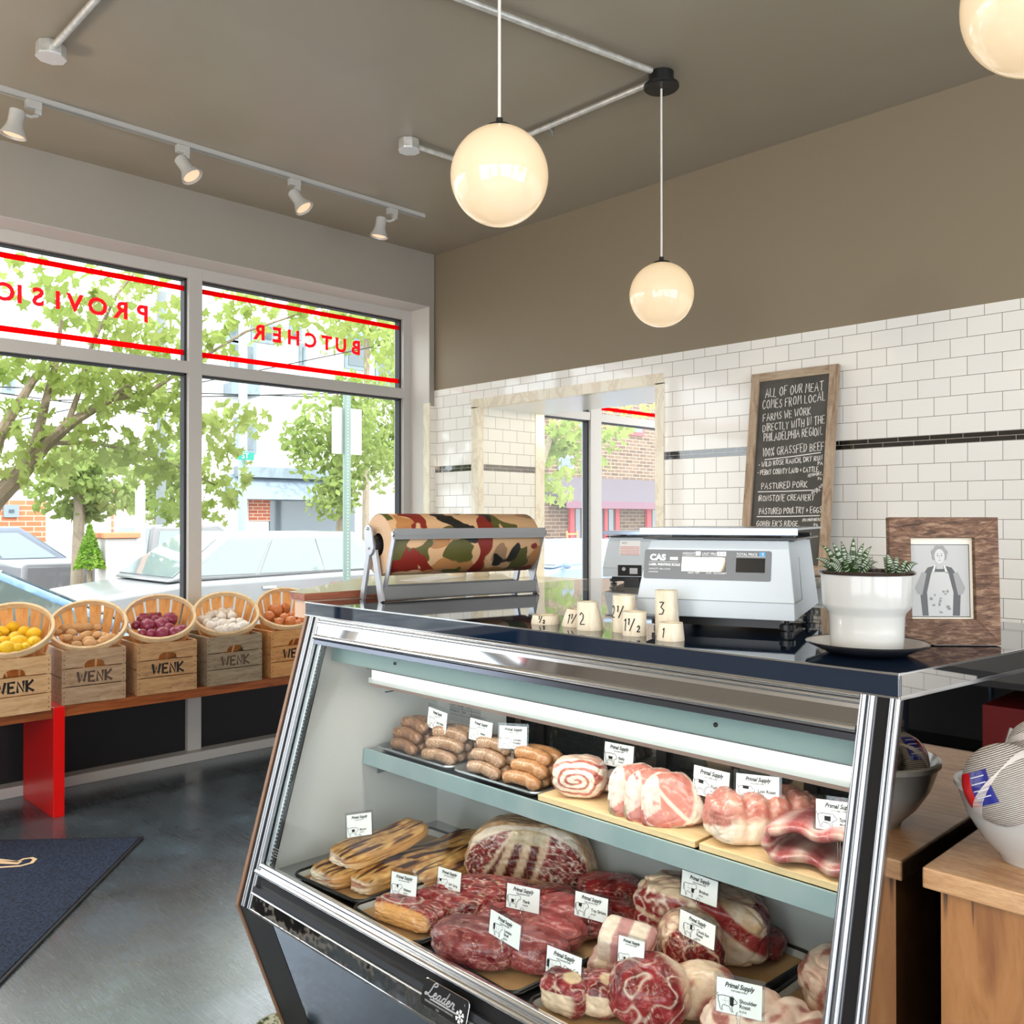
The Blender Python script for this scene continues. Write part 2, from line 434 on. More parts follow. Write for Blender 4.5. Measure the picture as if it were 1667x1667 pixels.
c = k.mix(k.ramp(cloud, [(.40, 0.), (.72, .7)]), c, (.14, .21, .27))
k.set(Base_Color=c, IOR=2.35, Roughness=k.ramp(k.mix(.5, cloud, scr), [(.3, .32), (.7, .16)]))
k.bump(k.math('ADD', k.math('MULTIPLY', scr, .35), k.math('MULTIPLY', br.outputs['Fac'], -.8)), .22, .002)
M_floor = k.m
XL, XW, YW, YB, H = -2.6, 3.87, 4.665, -2.6, 3.118
YF = 4.865           # face of the shop-window frame
struct('floor', MB().box(XL - .2, 7.8, YB - .2, 4.96, -.15, 0), M_floor)
struct('ceiling', MB().box(XL - .2, 7.8, YB - .2, 4.97, H, H + .15), M_ceil)
# front wall over and beside the shop window
m = MB().box(XL - .2, 3.87, YW, 4.97, 2.765, H).box(XL - .2, -2.4, YW, 4.97, 0, 2.765).box(3.83, 3.87, YW, 4.97, 0, 2.765)
struct('wall_front', m, M_wallf)
m = MB().box(-2.4, 3.831, YW + .004, YF, 2.7625, 2.7665).box(3.8285, 3.8325, YW + .004, YF, 0, 2.765)
struct('trim_1', m, M_reveal_lit)
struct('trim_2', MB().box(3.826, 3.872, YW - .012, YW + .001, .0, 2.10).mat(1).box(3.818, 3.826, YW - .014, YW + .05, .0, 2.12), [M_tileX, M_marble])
# right wall with the tiled opening (y 2.836-4.235, z .95-2.062)
OY0, OY1, OZ0, OZ1 = 2.836, 4.235, .95, 2.062
XB = 4.47
def holed(mb, x0, x1, za, zb, y0, y1):
    if za < OZ1:
        mb.box(x0, x1, y0, OY0, za, min(zb, 9)); mb.box(x0, x1, OY1, y1, za, zb)
        if za < OZ0: mb.box(x0, x1, OY0, OY1, za, min(zb, OZ0))
        if zb > OZ1: mb.box(x0, x1, OY0, OY1, OZ1, zb)
    else: mb.box(x0, x1, y0, y1, za, zb)
    return mb
m = holed(MB(), XW + .008, XB, 0, H, YB - .2, 4.97)
struct('wall_right', m, M_wall)
m = MB(); holed(m, XW, XW + .009, 1.697, 2.207, YB, YW)
m.mat(1); holed(m, XW, XW + .009, 0, 1.657, YB, YW)
struct('wall_right_tiles', m, [M_tileY, M_tileY2])
m = MB(); holed(m, XW - .001, XW + .009, 1.657, 1.697, YB, YW)
struct('trim_3', m, M_stripY)
# tiles on the left jamb of the opening
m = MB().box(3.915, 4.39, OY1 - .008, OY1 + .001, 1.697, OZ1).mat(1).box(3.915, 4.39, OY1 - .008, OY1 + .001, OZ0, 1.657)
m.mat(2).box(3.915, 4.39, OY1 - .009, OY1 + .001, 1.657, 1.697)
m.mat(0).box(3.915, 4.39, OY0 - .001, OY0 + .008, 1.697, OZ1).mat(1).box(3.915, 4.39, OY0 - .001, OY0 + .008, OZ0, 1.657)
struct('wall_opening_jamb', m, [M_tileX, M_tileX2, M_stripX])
# marble surround of the opening
m = MB().box(3.862, 3.915, OY1 - .01, OY1 + .052, OZ0, 2.062).box(3.862, 3.915, OY0 - .045, OY0 + .01, OZ0, 2.062)
m.box(3.862, 3.915, OY0 - .045, OY1 + .052, 2.052, 2.112)
m.box(4.39, 4.478, OY1 - .012, OY1 + .05, OZ0, 2.062).box(4.39, 4.478, OY0 - .05, OY0 + .012, OZ0, 2.062)
m.box(3.80, 4.50, OY0 - .02, OY1 + .02, OZ0 - .03, OZ0 + .006)
struct('trim_4', m, M_marble, bevel=.002)
struct('trim_5', MB().box(3.915, 4.478, OY0, OY1, 2.058, 2.066), P('soffit_paint', (.78, .78, .74), .2))
# unseen sides of the room, with openings added to bring in more daylight
m = MB().box(XL - .2, 7.8, YB - .2, YB, 0, .3).box(XL - .2, 7.8, YB - .2, YB, 2.8, H).box(3.2, 7.8, YB - .2, YB, .3, 2.8).box(XL - .2, -2.3, YB - .2, YB, .3, 2.8).box(.4, .6, YB - .2, YB, .3, 2.8)
struct('wall_back', m, M_wallf)
m = MB().box(XL - .2, XL, YB, -2.3, 0, H).box(XL - .2, XL, 1.7, 4.97, 0, H).box(XL - .2, XL, -2.3, 1.7, 0, .25).box(XL - .2, XL, -2.3, 1.7, 2.8, H).box(XL - .2, XL, -.4, -.2, .25, 2.8)
struct('wall_left', m, M_wallf)
struct('wall_side', MB().box(7.6, 7.8, YB, 1.6, 0, H).box(XB, 7.6, 1.5, 1.6, 0, H), M_whitemat)

# ---------------------------------------------------------------- shop windows
def shop_window(name, x0, x1, mulls, head, right_jamb, stripe_from):
    w = bpy.data.objects.new(name, None); COL.objects.link(w); w['kind'] = 'structure'; w.location = ((x0 + x1) / 2, YF, 0)
    kw = dict(parent=w, world=True)
    f = MB()
    f.box(x0, x1, YF, YF + .10, 2.70, head)
    f.box(x0, x1, YF + .002, YF + .10, 2.165, 2.232)
    f.box(x0, x1, YF + .002, YF + .10, .50, .565)
    f.box(x0, x1, YF - .06, YF + .10, 0, .052)
    for a, b in mulls: f.box(a, b, YF - .002, YF + .10, 0, head)
    f.build('window_frame', M_frame, bevel=.003, **kw)
    g = MB(); q = MB(); d = MB()
    for i in range(len(mulls) - 1):
        a, b = mulls[i][1], mulls[i + 1][0]
        d.box(a, b, YF + .03, YF + .06, .05, .5)
        for z0, z1 in ((.565, 2.165), (2.232, 2.70)):
            q.box(a, a + .010, YF + .025, YF + .075, z0, z1).box(b - .014, b, YF + .025, YF + .075, z0, z1)
            q.box(a, b, YF + .025, YF + .075, z1 - .010, z1)
            MB().box(a, b, YF + .045, YF + .051, z0, z1).build('glass_pane', M_pane, **kw)
    q.build('gasket', M_gasket, **kw)
    d.build('infill_panel', P('dark_panel', (.010, .010, .012), .35), **kw)
    for i in range(len(mulls) - 1):
        a, b = mulls[i][1], mulls[i + 1][0]
        if a < stripe_from: continue
        MB().box(a, b, YF + .034, YF + .036, 2.630, 2.659).build('red_stripe', M_vinyl, **kw)
        MB().box(a, b, YF + .034, YF + .036, 2.268, 2.298).build('red_stripe', M_vinyl, **kw)
    return w
win = shop_window('window_1', -2.4, 3.83, [(-2.4, -2.32), (-.79, -.71), (.73, .81), (2.255, 2.335), (3.765, 3.83)], 2.765, 3.83, -3)
win2 = shop_window('window_2', 4.2, 7.7, [(4.2, 4.28), (5.715, 5.855), (7.6, 7.7)], 2.765, 7.7, 5.0)
def window_word(word, xs, name):
    for ch, px in zip(word, xs):
        X = oy(px, 520, YF + .033).x if px > -900 else px + 1000
        vf = text2d(ch, .123, 'CENTER', bold=.0042)
        MB().flat(vf, (X, YF + .033, 2.423), (-1, 0, 0), (0, 0, 1)).build(name, M_vinyl, parent=win, world=True)
window_word('BUTCHER', [580, 555, 532, 506, 478, 451.5, 423], 'letter')
window_word('PROVISIONS', [232.7, 198, 159, 122, 94, 62, 31.7, 6, -998.83, -998.95], 'letter')
# ================================================================ ceiling: conduits, boxes, track, pendants
def octo(r, z0, z1): return [(r * math.cos(R(22.5 + 45 * i)), r * math.sin(R(22.5 + 45 * i))) for i in range(8)], z0, z1
def conduit(label, pts):
    pts = [Vector(p) for p in pts]
    t = thing('conduit_pipe', label, 'pipe', pts[0], group='metal conduits on the ceiling')
    MB().tube(pts, .0125, 12).build('pipe', M_galv, t, smooth=True, world=True)
    return t
ZP = 3.098
p2 = oz(1077, 480, 2.237); p1 = oz(813, 287, 2.237); p3 = oz(1697, -6, 2.237)
a = oz(1060, 118, 3.09); b = oz(745, 0, 3.09); d = (b - a); a.z = b.z = ZP
conduit('grey metal conduit crossing the ceiling above the large globe lamp to the round black canopy', [(a.x, a.y, ZP), a + Vector((d.x, d.y, 0)) * 1.9])
cB = conduit('white-lit metal conduit with a clamp, running from the black canopy towards the window', [(p2.x, p2.y + .06, ZP), (p2.x, 3.307, ZP)])
c0 = oz(900, 210, 3.09)
MB().box(-.012, .012, -.006, .006, -.018, .02).tube([(0, 0, -.018), (0.012, 0, -.035)], .006, 8).build('clamp', M_chrome, cB).location = Vector((c0.x - .008, c0.y, ZP)) - cB.location
b2 = oz(666, 243, 3.075); b1 = oz(83, 93, 3.07)
conduit('short metal conduit from the small ceiling box to behind the large globe lamp', [(b2.x + .03, b2.y - .005, ZP), (p2.x, 3.307, ZP)])
conduit('metal conduit running off the top left from the ceiling box above the track', [(b1.x, b1.y - .03, ZP), (b1.x - .012, 1.4, ZP)])
for bb, lab, r in ((b2, 'small octagonal metal ceiling box left of the large globe lamp', .05), (b1, 'octagonal metal ceiling box at upper left with bright round cover', .052)):
    t = thing('junction_box', lab, 'electrical box', (bb.x, bb.y, H), group='ceiling junction boxes')
    MB().prism(octo(r, 0, 0)[0], 'z', -.048, 0).build('box', M_galv, t, bevel=.003)
    MB().prism(octo(r * 1.03, 0, 0)[0], 'z', -.053, -.048).tube([(.02, .02, -.055), (.02, .02, -.052)], .004, 8).build('cover', P('bright_cover', (.75, .76, .78), .3, .3), t)
M_globe = N('opal_glass_lit')
lw = M_globe.n('ShaderNodeLayerWeight'); lw.inputs['Blend'].default_value = .35
M_globe.set(Base_Color=(.42, .36, .28), Roughness=.08, Coat_Weight=.6, Emission_Strength=GLOBE)
M_globe.l(M_globe.ramp(M_globe.math('ADD', M_globe.noise(M_globe.co(), 5, 1), 0.), [(.35, (1.0, .74, .44)), (.65, (1.0, .70, .38))]), M_globe.b.inputs['Emission Color'])
M_globe = M_globe.m
M_cord = P('white_cord', (.80, .78, .74), .4)
def pendant(p, label):
    t = thing('pendant_lamp', label, 'lamp', (p.x, p.y, H), group='globe pendant lamps')
    dz = p.z - H
    MB().lathe([(.001, -.062), (.066, -.062), (.070, -.058), (.070, -.048), (.05, -.044), (.05, 0)], 32).build('canopy', M_blackpl, t, smooth=True)
    MB().tube([(0, 0, -.06), (0, 0, dz + .135)], .0042, 10).build('cord', M_cord, t, smooth=True)
    MB().lathe([(.001, .150), (.009, .150), (.009, .138), (.034, .128), (.036, .121), (.001, .121)], 24, Matrix.Translation((0, 0, dz))).build('cap', M_blackpl, t, smooth=True)
    MB().sphere((0, 0, dz), .127, 48, 32).build('globe', M_globe, t, smooth=True)
    return t
pendant(p1, 'largest globe pendant lamp, hanging over the camouflage paper roll')
pendant(p2, 'globe pendant lamp left of the chalkboard, on the round black canopy')
pendant(p3, 'globe pendant lamp cut off at the top right corner')
M_globe2 = P('opal_glass_bright', (.85, .8, .7), .1, em=((1.0, .80, .58), FILL_GLOBE))  # much stronger unseen globes, added to brighten the rooms
for x, y, w in ((-.25, 4.1, 'beside the shop window'), (-.7, .8, 'left of the viewpoint'), (-1.5, -1.75, 'in the rear left corner of the room'), (6.6, 2.3, 'in the side room behind the tiled opening')):
    q = pendant(Vector((x, y, 2.237)), f'globe pendant lamp outside the picture, {w}')
    [c for c in q.children if c.name.startswith('globe')][0].data.materials[0] = M_globe2
t = thing('track_rail', 'white track lighting rail along the ceiling above the window', 'track lighting', (.6, 4.09, H))
MB().box(-2.9, 2.71, -.018, .018, -.020, 0).build('rail', M_white, t)
MB().box(-2.9, 2.70, -.005, .005, -.0215, -.0195).build('slot', P('slot_grey', (.25, .25, .24), .5), t)
M_bulb = P('spot_bulb', (.3, .25, .2), .3, em=((1.0, .60, .36), BULB))
def spot(px, py, ax, ay, dirv, label):
    c = oz(px, py, 2.985); a = oz(ax, ay, 3.07); a.z = 3.098; a.y = 4.09
    t = thing('track_spotlight', label, 'spotlight', a, group='white spotlights on the ceiling track')
    MB().box(-.03, .03, -.016, .016, -.035, 0).box(.005, .03, -.012, .012, -.055, -.03).build('adapter', M_white, t, bevel=.002)
    dv = Vector(dirv).normalized(); back = c - dv * .045
    j = a + Vector((.018, 0, -.055))
    MB().tube([j, (j + back) / 2 + Vector((.012, 0, -.008)), back], .007, 8).build('arm', M_white, t, smooth=True, world=True)
    q = dv.to_track_quat('Z', 'Y').to_matrix().to_4x4()
    h = MB().lathe([(.001, -.055), (.026, -.055), (.030, -.05), (.030, 0), (.036, .02), (.050, .048), (.052, .056), (.047, .056), (.044, .045), (.001, .04)], 28, Matrix.Translation(c) @ q)
    h.build('lamp_housing', M_white, t, smooth=True, world=True, angle=35)
    MB().lathe([(.001, .050), (.040, .048)], 24, Matrix.Translation(c) @ q).build('bulb', M_bulb, t, world=True)
    ld = bpy.data.lights.new('spot_beam', 'SPOT'); ld.energy = SPOT_W; ld.color = (1, .84, .66); ld.spot_size = R(70); ld.spot_blend = .8; ld.shadow_soft_size = .035
    lo_ = bpy.data.objects.new('spot_beam', ld); COL.objects.link(lo_); lo_.parent = t; lo_.matrix_parent_inverse = t.matrix_basis.inverted()
    lo_.location = c + dv * .062; lo_.rotation_euler = dv.to_track_quat('-Z', 'Y').to_euler()
spot(25, 200, 50, 180, (-.12, .12, -1), 'white track spotlight at far left, pointing straight down')
spot(303, 273, 290, 252, (.35, -.45, -.82), 'lit white track spotlight above the red window word, second from left')
spot(486, 326, 475, 303, (.35, -.45, -.82), 'lit white track spotlight, second from the right end of the track')
spot(619, 370, 628, 352, (-.1, .1, -1), 'white track spotlight nearest the room corner, pointing down')

# ================================================================ bench under the window
M_bench = wood('bench_wood', S(168, 92, 44), S(112, 52, 22), S(190, 115, 62), (1.2, 14, 14), 3, .38, .2)
t = thing('bench', 'long low wooden bench on a red panel leg under the shop window', 'bench', (1.9, 4.58, 0))
MB().box(.3, 3.55, 4.372, 4.80, .445, .495).build('bench_top', M_bench, t, bevel=.003, world=True)
for x in (1.39, 3.46): MB().box(x, x + .048, 4.350, 4.78, 0, .4965).build('leg', M_red, t, bevel=.002, world=True)

# ================================================================ crates, baskets, produce
WENK, _w = strokes('WENK', .044, .0, 3, 0, .88)
def crate(x0, y0, w, cols, label, rz=0., fade=1., h=.25):
    c1, c2, c3 = cols
    mw = wood('crate_wood', c1, c2, c3, (2.2, 16, 12), 4, .7, 0, .3)
    t = thing('wooden_crate', label, 'crate', (x0, y0, .495), rz, 'stencilled crates on the bench')
    D = .38; sh = h / 3
    def slat(z0, z1, y, notch):
        if notch:
            pl = [(0, z0 + .002), (w * .5 - .052, z0 + .002)] + [(w * .5 - .045 * math.cos(R(180) * i / 8), z0 + .004 + .030 * math.sin(R(180) * i / 8) ** .7) for i in range(9)] + [(w * .5 + .052, z0 + .002), (w, z0 + .002), (w, z1), (0, z1)]
        else: pl = [(0, z0 + .002), (w, z0 + .002), (w, z1), (0, z1)]
        m = MB().prism(pl, 'y', y, y + .009)
        if y == 0:
            m.mat(1)
            for x in (.010, w - .010):
                for dz in (.018, .04, .06): m.box(x - .0022, x + .0022, -.0006, .001, z0 + dz - .002, z0 + dz + .002)
        return m.build('slat', [mw, M_black], t)
    for i in range(3):
        slat(i * sh, (i + 1) * sh - .0028, 0, i == 2)
        slat(i * sh, (i + 1) * sh - .001, D - .009, i == 2)
    for x in (0, w - .018):
        for i in range(2):
            z0 = i * h * .5
            MB().box(x + .001, x + .017, .009, D - .009, z0 + .002, z0 + h * .5 - .006 * (1 - i)).build('end_board', mw, t)
    MB().box(.018, w - .018, .009, D - .009, 0.001, .010).build('base_board', mw, t)
    vf = ribbon2d(WENK, .0115)
    MB().flat(shift2d(vf, w * .5 - _w * .5 + .008, sh + .017), (0, -.0006, 0), (1, 0, 0), (0, 0, 1)).build('stencil_lettering', P('stencil_ink', tuple(x * fade for x in (.016, .012, .010)) if fade == 1 else S(86, 66, 56), .8), t)
    return t
cs = [((1.065, 4.300, .301), (S(214, 176, 128), S(180, 138, 92), S(226, 192, 150)), 'pale crate under the lemon basket, leftmost on the bench', .03, 1),
      ((1.431, 4.372, .282), (S(180, 152, 120), S(140, 112, 84), S(200, 174, 144)), 'greyish crate under the potato basket beside the red bench leg', -.06, .99),
      ((1.766, 4.352, .292), (S(192, 150, 104), S(132, 100, 70), S(206, 170, 124)), 'stained brown crate under the red onion basket', -.05, 1),
      ((2.115, 4.342, .303), (S(148, 132, 108), S(108, 94, 76), S(166, 150, 126)), 'weathered grey crate under the garlic basket', -.015, .99),
      ((2.476, 4.345, .300), (S(202, 148, 90), S(160, 108, 60), S(216, 168, 112)), 'orange-brown crate under the yellow onion basket, partly behind the display case', 0, 1)]
for a, b, l, rz, fd in cs: crate(*a, b, l, rz, fd)
k = N('thin_basket_wood'); k.t.nodes.remove(k.b)
col = k.ramp(k.noise(k.co((14, 14, 2)), 3, 5), [(.3, S(196, 140, 84)), (.6, S(222, 178, 124)), (.8, S(206, 150, 92))])
d_ = k.n('ShaderNodeBsdfDiffuse'); t_ = k.n('ShaderNodeBsdfTranslucent'); mx = k.n('ShaderNodeMixShader'); mx.inputs[0].default_value = .42
k.l(col, d_.inputs[0]); k.l(k.mix(.6, col, S(206, 120, 50)), t_.inputs[0]); k.l(d_.outputs[0], mx.inputs[1]); k.l(t_.outputs[0], mx.inputs[2]); k.l(mx.outputs[0], k.out.inputs['Surface'])
M_stave = k.m
M_hoop = wood('basket_hoop_wood', S(222, 196, 156), S(196, 164, 118), S(232, 212, 178), (4, 4, 14), 5, .6)
TB = R(35); PB = R(-24)
def basket(px, py, r, y, label):
    c = oy(px, py, y)
    t = thing('bushel_basket', label, 'basket', c, Euler((TB, 0, PB)), 'slatted baskets of produce')
    hb = .205; rb = r * .68; ns = 15
    m = MB()
    for i in range(ns):
        a0 = 2 * math.pi * i / ns; a1 = a0 + 2 * math.pi / ns * .84
        nn = 5
        for (ro, top, bot) in ((0., 0., -hb), (.003, 0., -hb)):
            vs = [];
            for z, rr in ((bot, rb + ro), (bot * .5, (rb + r) * .5 + .004 + ro), (top, r + ro)):
                for q in range(nn): an = a0 + (a1 - a0) * q / (nn - 1); vs.append((rr * math.cos(an), rr * math.sin(an), z))
            m.add(vs, [(j * nn + q, j * nn + q + 1, (j + 1) * nn + q + 1, (j + 1) * nn + q) for j in range(2) for q in range(nn - 1)])
            break
    m.build('staves', M_stave, t, smooth=True, rec=False)
    h = MB().lathe([(r + .001, -.024), (r + .007, -.024), (r + .0075, 0), (r + .006, .004), (r - .006, .004), (r - .007, -.020), (r - .002, -.020)], 56)
    h.build('rim_hoop', M_hoop, t, smooth=True)
    MB().lathe([(.001, -hb), (rb + .003, -hb), (rb + .004, -hb + .02)], 40).build('base_disc', M_hoop, t)
    return t, c, r
def blob(n, m, fn):
    vs = []; fs = []
    for i in range(m + 1):
        th = math.pi * i / m
        for k_ in range(n):
            ph = 2 * math.pi * k_ / n
            d = Vector((math.sin(th) * math.cos(ph), math.sin(th) * math.sin(ph), -math.cos(th)))
            vs.append(fn(d, th, ph))
    for i in range(m):
        for k_ in range(n): fs.append((i * n + k_, i * n + (k_ + 1) % n, (i + 1) * n + (k_ + 1) % n, (i + 1) * n + k_))
    return vs, fs
def lemon_fn(sd): return lambda d, th, ph: Vector((d.x * .88, d.y * .88, d.z * (1.0 + .20 * abs(d.z) ** 9))) * (1 + .02 * noise.noise(d * 4 + Vector((sd, 0, 0))))
def potato_fn(sd): return lambda d, th, ph: Vector((d.x * .80, d.y * .74, d.z * 1.15)) * (1 + .14 * noise.noise(d * 1.3 + Vector((sd * 3.1, 0, 0))) + .02 * noise.noise(d * 6))
def onion_fn(sd): return lambda d, th, ph: Vector((d.x, d.y, d.z * (.92 + .22 * max(d.z, 0) ** 14 + .10 * max(-d.z, 0) ** 20))) * (1 + .012 * math.sin(9 * ph) * math.sin(th) + .03 * noise.noise(d * 1.5 + Vector((sd, 0, 0))))
def garlic_fn(sd): return lambda d, th, ph: Vector((d.x, d.y, d.z * (.82 + .55 * max(d.z, 0) ** 10))) * (1 + .07 * abs(math.sin(3.5 * ph + sd)) * math.sin(th) + .03 * noise.noise(d * 3))
def stripes(name, cols, rough, nz=7):
    k = N(name)
    f = k.noise(k.co((34, 34, 3)), 1.2, 4, .6, .4)
    k.set(Base_Color=k.ramp(f, cols), Roughness=rough, Coat_Weight=.15)
    k.bump(k.noise(k.co((60, 60, 6)), 1, 2), .15, .002)
    return k.m
M_lemon = P('lemon_skin', S(240, 196, 30), .38, var=(16, S(214, 168, 18), .4, .75), bump=(150, .35, .002))
M_potato = P('potato_skin', S(206, 164, 116), .72, var=(28, S(164, 120, 78), .42, .72), bump=(70, .3, .002))
M_redon = stripes('red_onion_skin', [(.3, S(96, 22, 46)), (.55, S(150, 54, 84)), (.8, S(196, 112, 132))], .3)
M_yelon = stripes('yellow_onion_skin', [(.3, S(176, 92, 44)), (.55, S(208, 126, 70)), (.8, S(226, 160, 104))], .3)
M_garl = stripes('garlic_skin', [(.3, S(214, 206, 194)), (.6, S(236, 230, 222)), (.85, S(204, 190, 184))], .6)
KIND = {'lemon': (lemon_fn, M_lemon), 'potato': (potato_fn, M_potato), 'red_onion': (onion_fn, M_redon), 'yellow_onion': (onion_fn, M_yelon), 'garlic_bulb': (garlic_fn, M_garl)}
_pm = {}
def pmesh(kind, sd):
    if (kind, sd) not in _pm:
        fn, mt = KIND[kind]; vs, fs = blob(18, 12, fn(sd))
        o = MB().add(vs, fs).build(kind, mt, smooth=True, angle=180); _pm[(kind, sd)] = o.data; bpy.data.objects.remove(o)
    return _pm[(kind, sd)]
def produce(kind, cat, where, desc, items, zo, zs, bk, tilt=16):
    """items: (cx, cy, radius) read in a crop with origin zo and scale zs; they lie on the heap's sloping surface in basket bk"""
    t, c, r = bk
    n = Euler((TB, 0, PB)).to_matrix() @ Vector((0, 0, 1))
    lowdir = (Vector((0, 0, -1)) - n * n.dot(Vector((0, 0, -1)))).normalized()
    low = c + lowdir * (r - .01) - n * .012
    hz = Vector((lowdir.x, lowdir.y, 0)).normalized()
    hn = (Vector((0, 0, 1)) * math.cos(R(tilt)) + hz * math.sin(R(tilt))).normalized()
    its = [(zo[0] + a / zs, zo[1] + b / zs, q / zs) for a, b, q in items]
    ys = sorted(i[1] for i in its); nr = 3 if len(its) < 20 else 4
    names = {3: ['back', 'middle', 'front'], 4: ['rear', 'second-to-rear', 'second-to-front', 'front']}[nr]
    cut = [ys[min(len(ys) - 1, len(ys) * (i + 1) // nr)] for i in range(nr - 1)]
    rows = {}
    for it in its: rows.setdefault(sum(it[1] >= q for q in cut), []).append(it)
    q = 0
    for ri in sorted(rows):
        for j, (x, y, rr) in enumerate(sorted(rows[ri])):
            rad = rr * depth(c) / FPX * 1.06
            p = opl(x, y, low + hn * .012, hn)
            # keep inside the basket cone
            rel = p - c; hgt = rel.dot(n); lat = rel - n * hgt
            mx_ = r - max(0, -hgt) * .30 - rad * .95
            if lat.length > mx_: p -= lat.normalized() * (lat.length - mx_)
            o = bpy.data.objects.new(kind, pmesh(kind, q % 4)); COL.objects.link(o)
            o.location = p; o.scale = (rad, rad, rad)
            o.rotation_euler = (random.uniform(-1.3, 1.3), random.uniform(-1.3, 1.3), random.uniform(0, 6.28))
            if kind == 'lemon': o.rotation_euler = (R(90) + random.uniform(-.5, .5), random.uniform(-.4, .4), random.uniform(0, 6.28))
            if kind == 'potato': o.rotation_euler = (R(90) + random.uniform(-.3, .3), random.uniform(-.3, .3), random.uniform(-.6, .9) + R(45) )
            tag(o, f'{desc} in the {names[ri]} row of the {where}, {ORD[j]} from the left', cat, kind.replace('_', ' ') + ' heap in the basket')
            q += 1
B1 = basket(18, 1022, .169, 4.455, 'slatted basket of lemons at the left edge, tipped towards the room')
B2 = basket(143, 1015, .169, 4.515, 'slatted basket of potatoes, between the lemon and red onion baskets')
B3 = basket(260, 1003, .167, 4.49, 'slatted basket of red onions, in front of the window mullion')
B4 = basket(368, 996.5, .165, 4.515, 'slatted basket of white garlic, second from the right')
B5 = basket(467, 988, .165, 4.505, 'slatted basket of yellow onions, rightmost, beside the display case')
Z1, Z2 = (0, 940), (260, 940)
produce('lemon', 'lemon', 'leftmost basket', 'yellow lemon', [(20, 490, 60), (118, 455, 65), (215, 490, 55), (305, 512, 65), (140, 545, 62), (185, 592, 74), (325, 600, 68), (35, 580, 55), (60, 632, 58), (65, 685, 66), (175, 678, 46), (250, 655, 45), (-40, 530, 60), (-50, 600, 60), (-60, 670, 62), (-90, 560, 60)], Z1, 5.557, B1)
produce('potato', 'potato', 'second basket', 'brown potato', [(575, 460, 56), (705, 455, 58), (790, 450, 52), (885, 450, 42), (650, 505, 50), (775, 527, 52), (880, 525, 46), (945, 530, 44), (1025, 550, 50), (612, 552, 48), (700, 555, 38), (805, 577, 58), (975, 585, 48), (820, 612, 50), (700, 608, 40), (520, 500, 38), (905, 590, 40)], Z1, 5.557, B2)
produce('red_onion', 'onion', 'middle basket', 'purple red onion', [(1265, 365, 64), (1345, 327, 58), (1412, 327, 46), (1540, 380, 64), (1405, 388, 46), (1337, 438, 63), (1467, 425, 63), (1230, 432, 40), (1470, 508, 60), (1580, 502, 52), (1640, 475, 46), (1368, 510, 42), (1530, 455, 42), (1290, 505, 38)], Z1, 5.557, B3)
produce('garlic_bulb', 'garlic', 'garlic basket', 'white garlic bulb', [(400, 347, 40), (465, 355, 48), (545, 350, 42), (610, 330, 32), (655, 355, 46), (730, 355, 42), (585, 385, 44), (535, 400, 42), (645, 415, 50), (755, 405, 50), (495, 440, 46), (425, 440, 44), (580, 460, 40), (655, 480, 48), (712, 480, 40), (765, 465, 42), (835, 470, 46), (885, 480, 34), (490, 475, 40), (535, 512, 52), (592, 500, 40), (765, 530, 54), (650, 550, 46), (890, 550, 48), (932, 520, 40), (750, 575, 40), (690, 575, 36), (840, 572, 34), (700, 520, 36), (830, 520, 38), (600, 572, 34), (690, 375, 34)], Z2, 6.412, B4)
produce('yellow_onion', 'onion', 'rightmost basket', 'golden yellow onion', [(1130, 300, 62), (1215, 350, 70), (1310, 325, 56), (1225, 248, 50), (1160, 252, 42), (1140, 410, 58), (1300, 425, 50), (1247, 470, 48), (1370, 465, 60), (1385, 395, 42), (1490, 450, 52), (1432, 410, 44), (1450, 482, 36)], Z2, 6.412, B5)

# ================================================================ floor mat
m1 = Vector((1.573, 3.805, 0)); ea = Vector((-.754, .657, 0)); eb = Vector((-.672, -.741, 0))
ang = math.atan2(ea.y, ea.x)
t = thing('floor_mat', 'dark blue carpet mat with a cream script emblem on the floor', 'mat', m1, ang)
k = N('navy_carpet')
f = k.noise(k.co(), 110, 4, .75)
k.set(Base_Color=k.ramp(f, [(.38, S(8, 14, 28)), (.62, S(44, 62, 94))]), Roughness=.95); k.bump(f, 1.0, .006)
MB().box(.012, 1.6, .012, 1.79, 0.001, .012).build('carpet', k.m, t)
MB().box(0, 1.61, 0, 1.8, 0, .009).build('rubber_edge', M_black, t)
em = [(0, 445), (110, 458), (180, 466), (250, 436), (330, 426), (366, 440), (330, 478), (210, 510), (0, 524)]
pts = [oz(x / 6.411, 1330 + y / 6.411, .0128) for x, y in em]
ext = [oz(x, y, .0128) for x, y in ((-60, 1395), (-40, 1394))]
m = MB()
def ground_ribbon(ps, w):
    V, F = ribbon2d([[(p.x, p.y) for p in ps]], w); m.add([(x, y, .0128) for x, y in V], F)
ground_ribbon(ext + pts + [oz(-50, 1413, .0128)], .016)
ground_ribbon([oz(-30, 1401, .0128), oz(0, 1403.5, .0128), oz(29, 1404.5, .0128)], .03)
m.build('emblem', P('cream_yarn', S(232, 204, 166), .9), t, world=True)
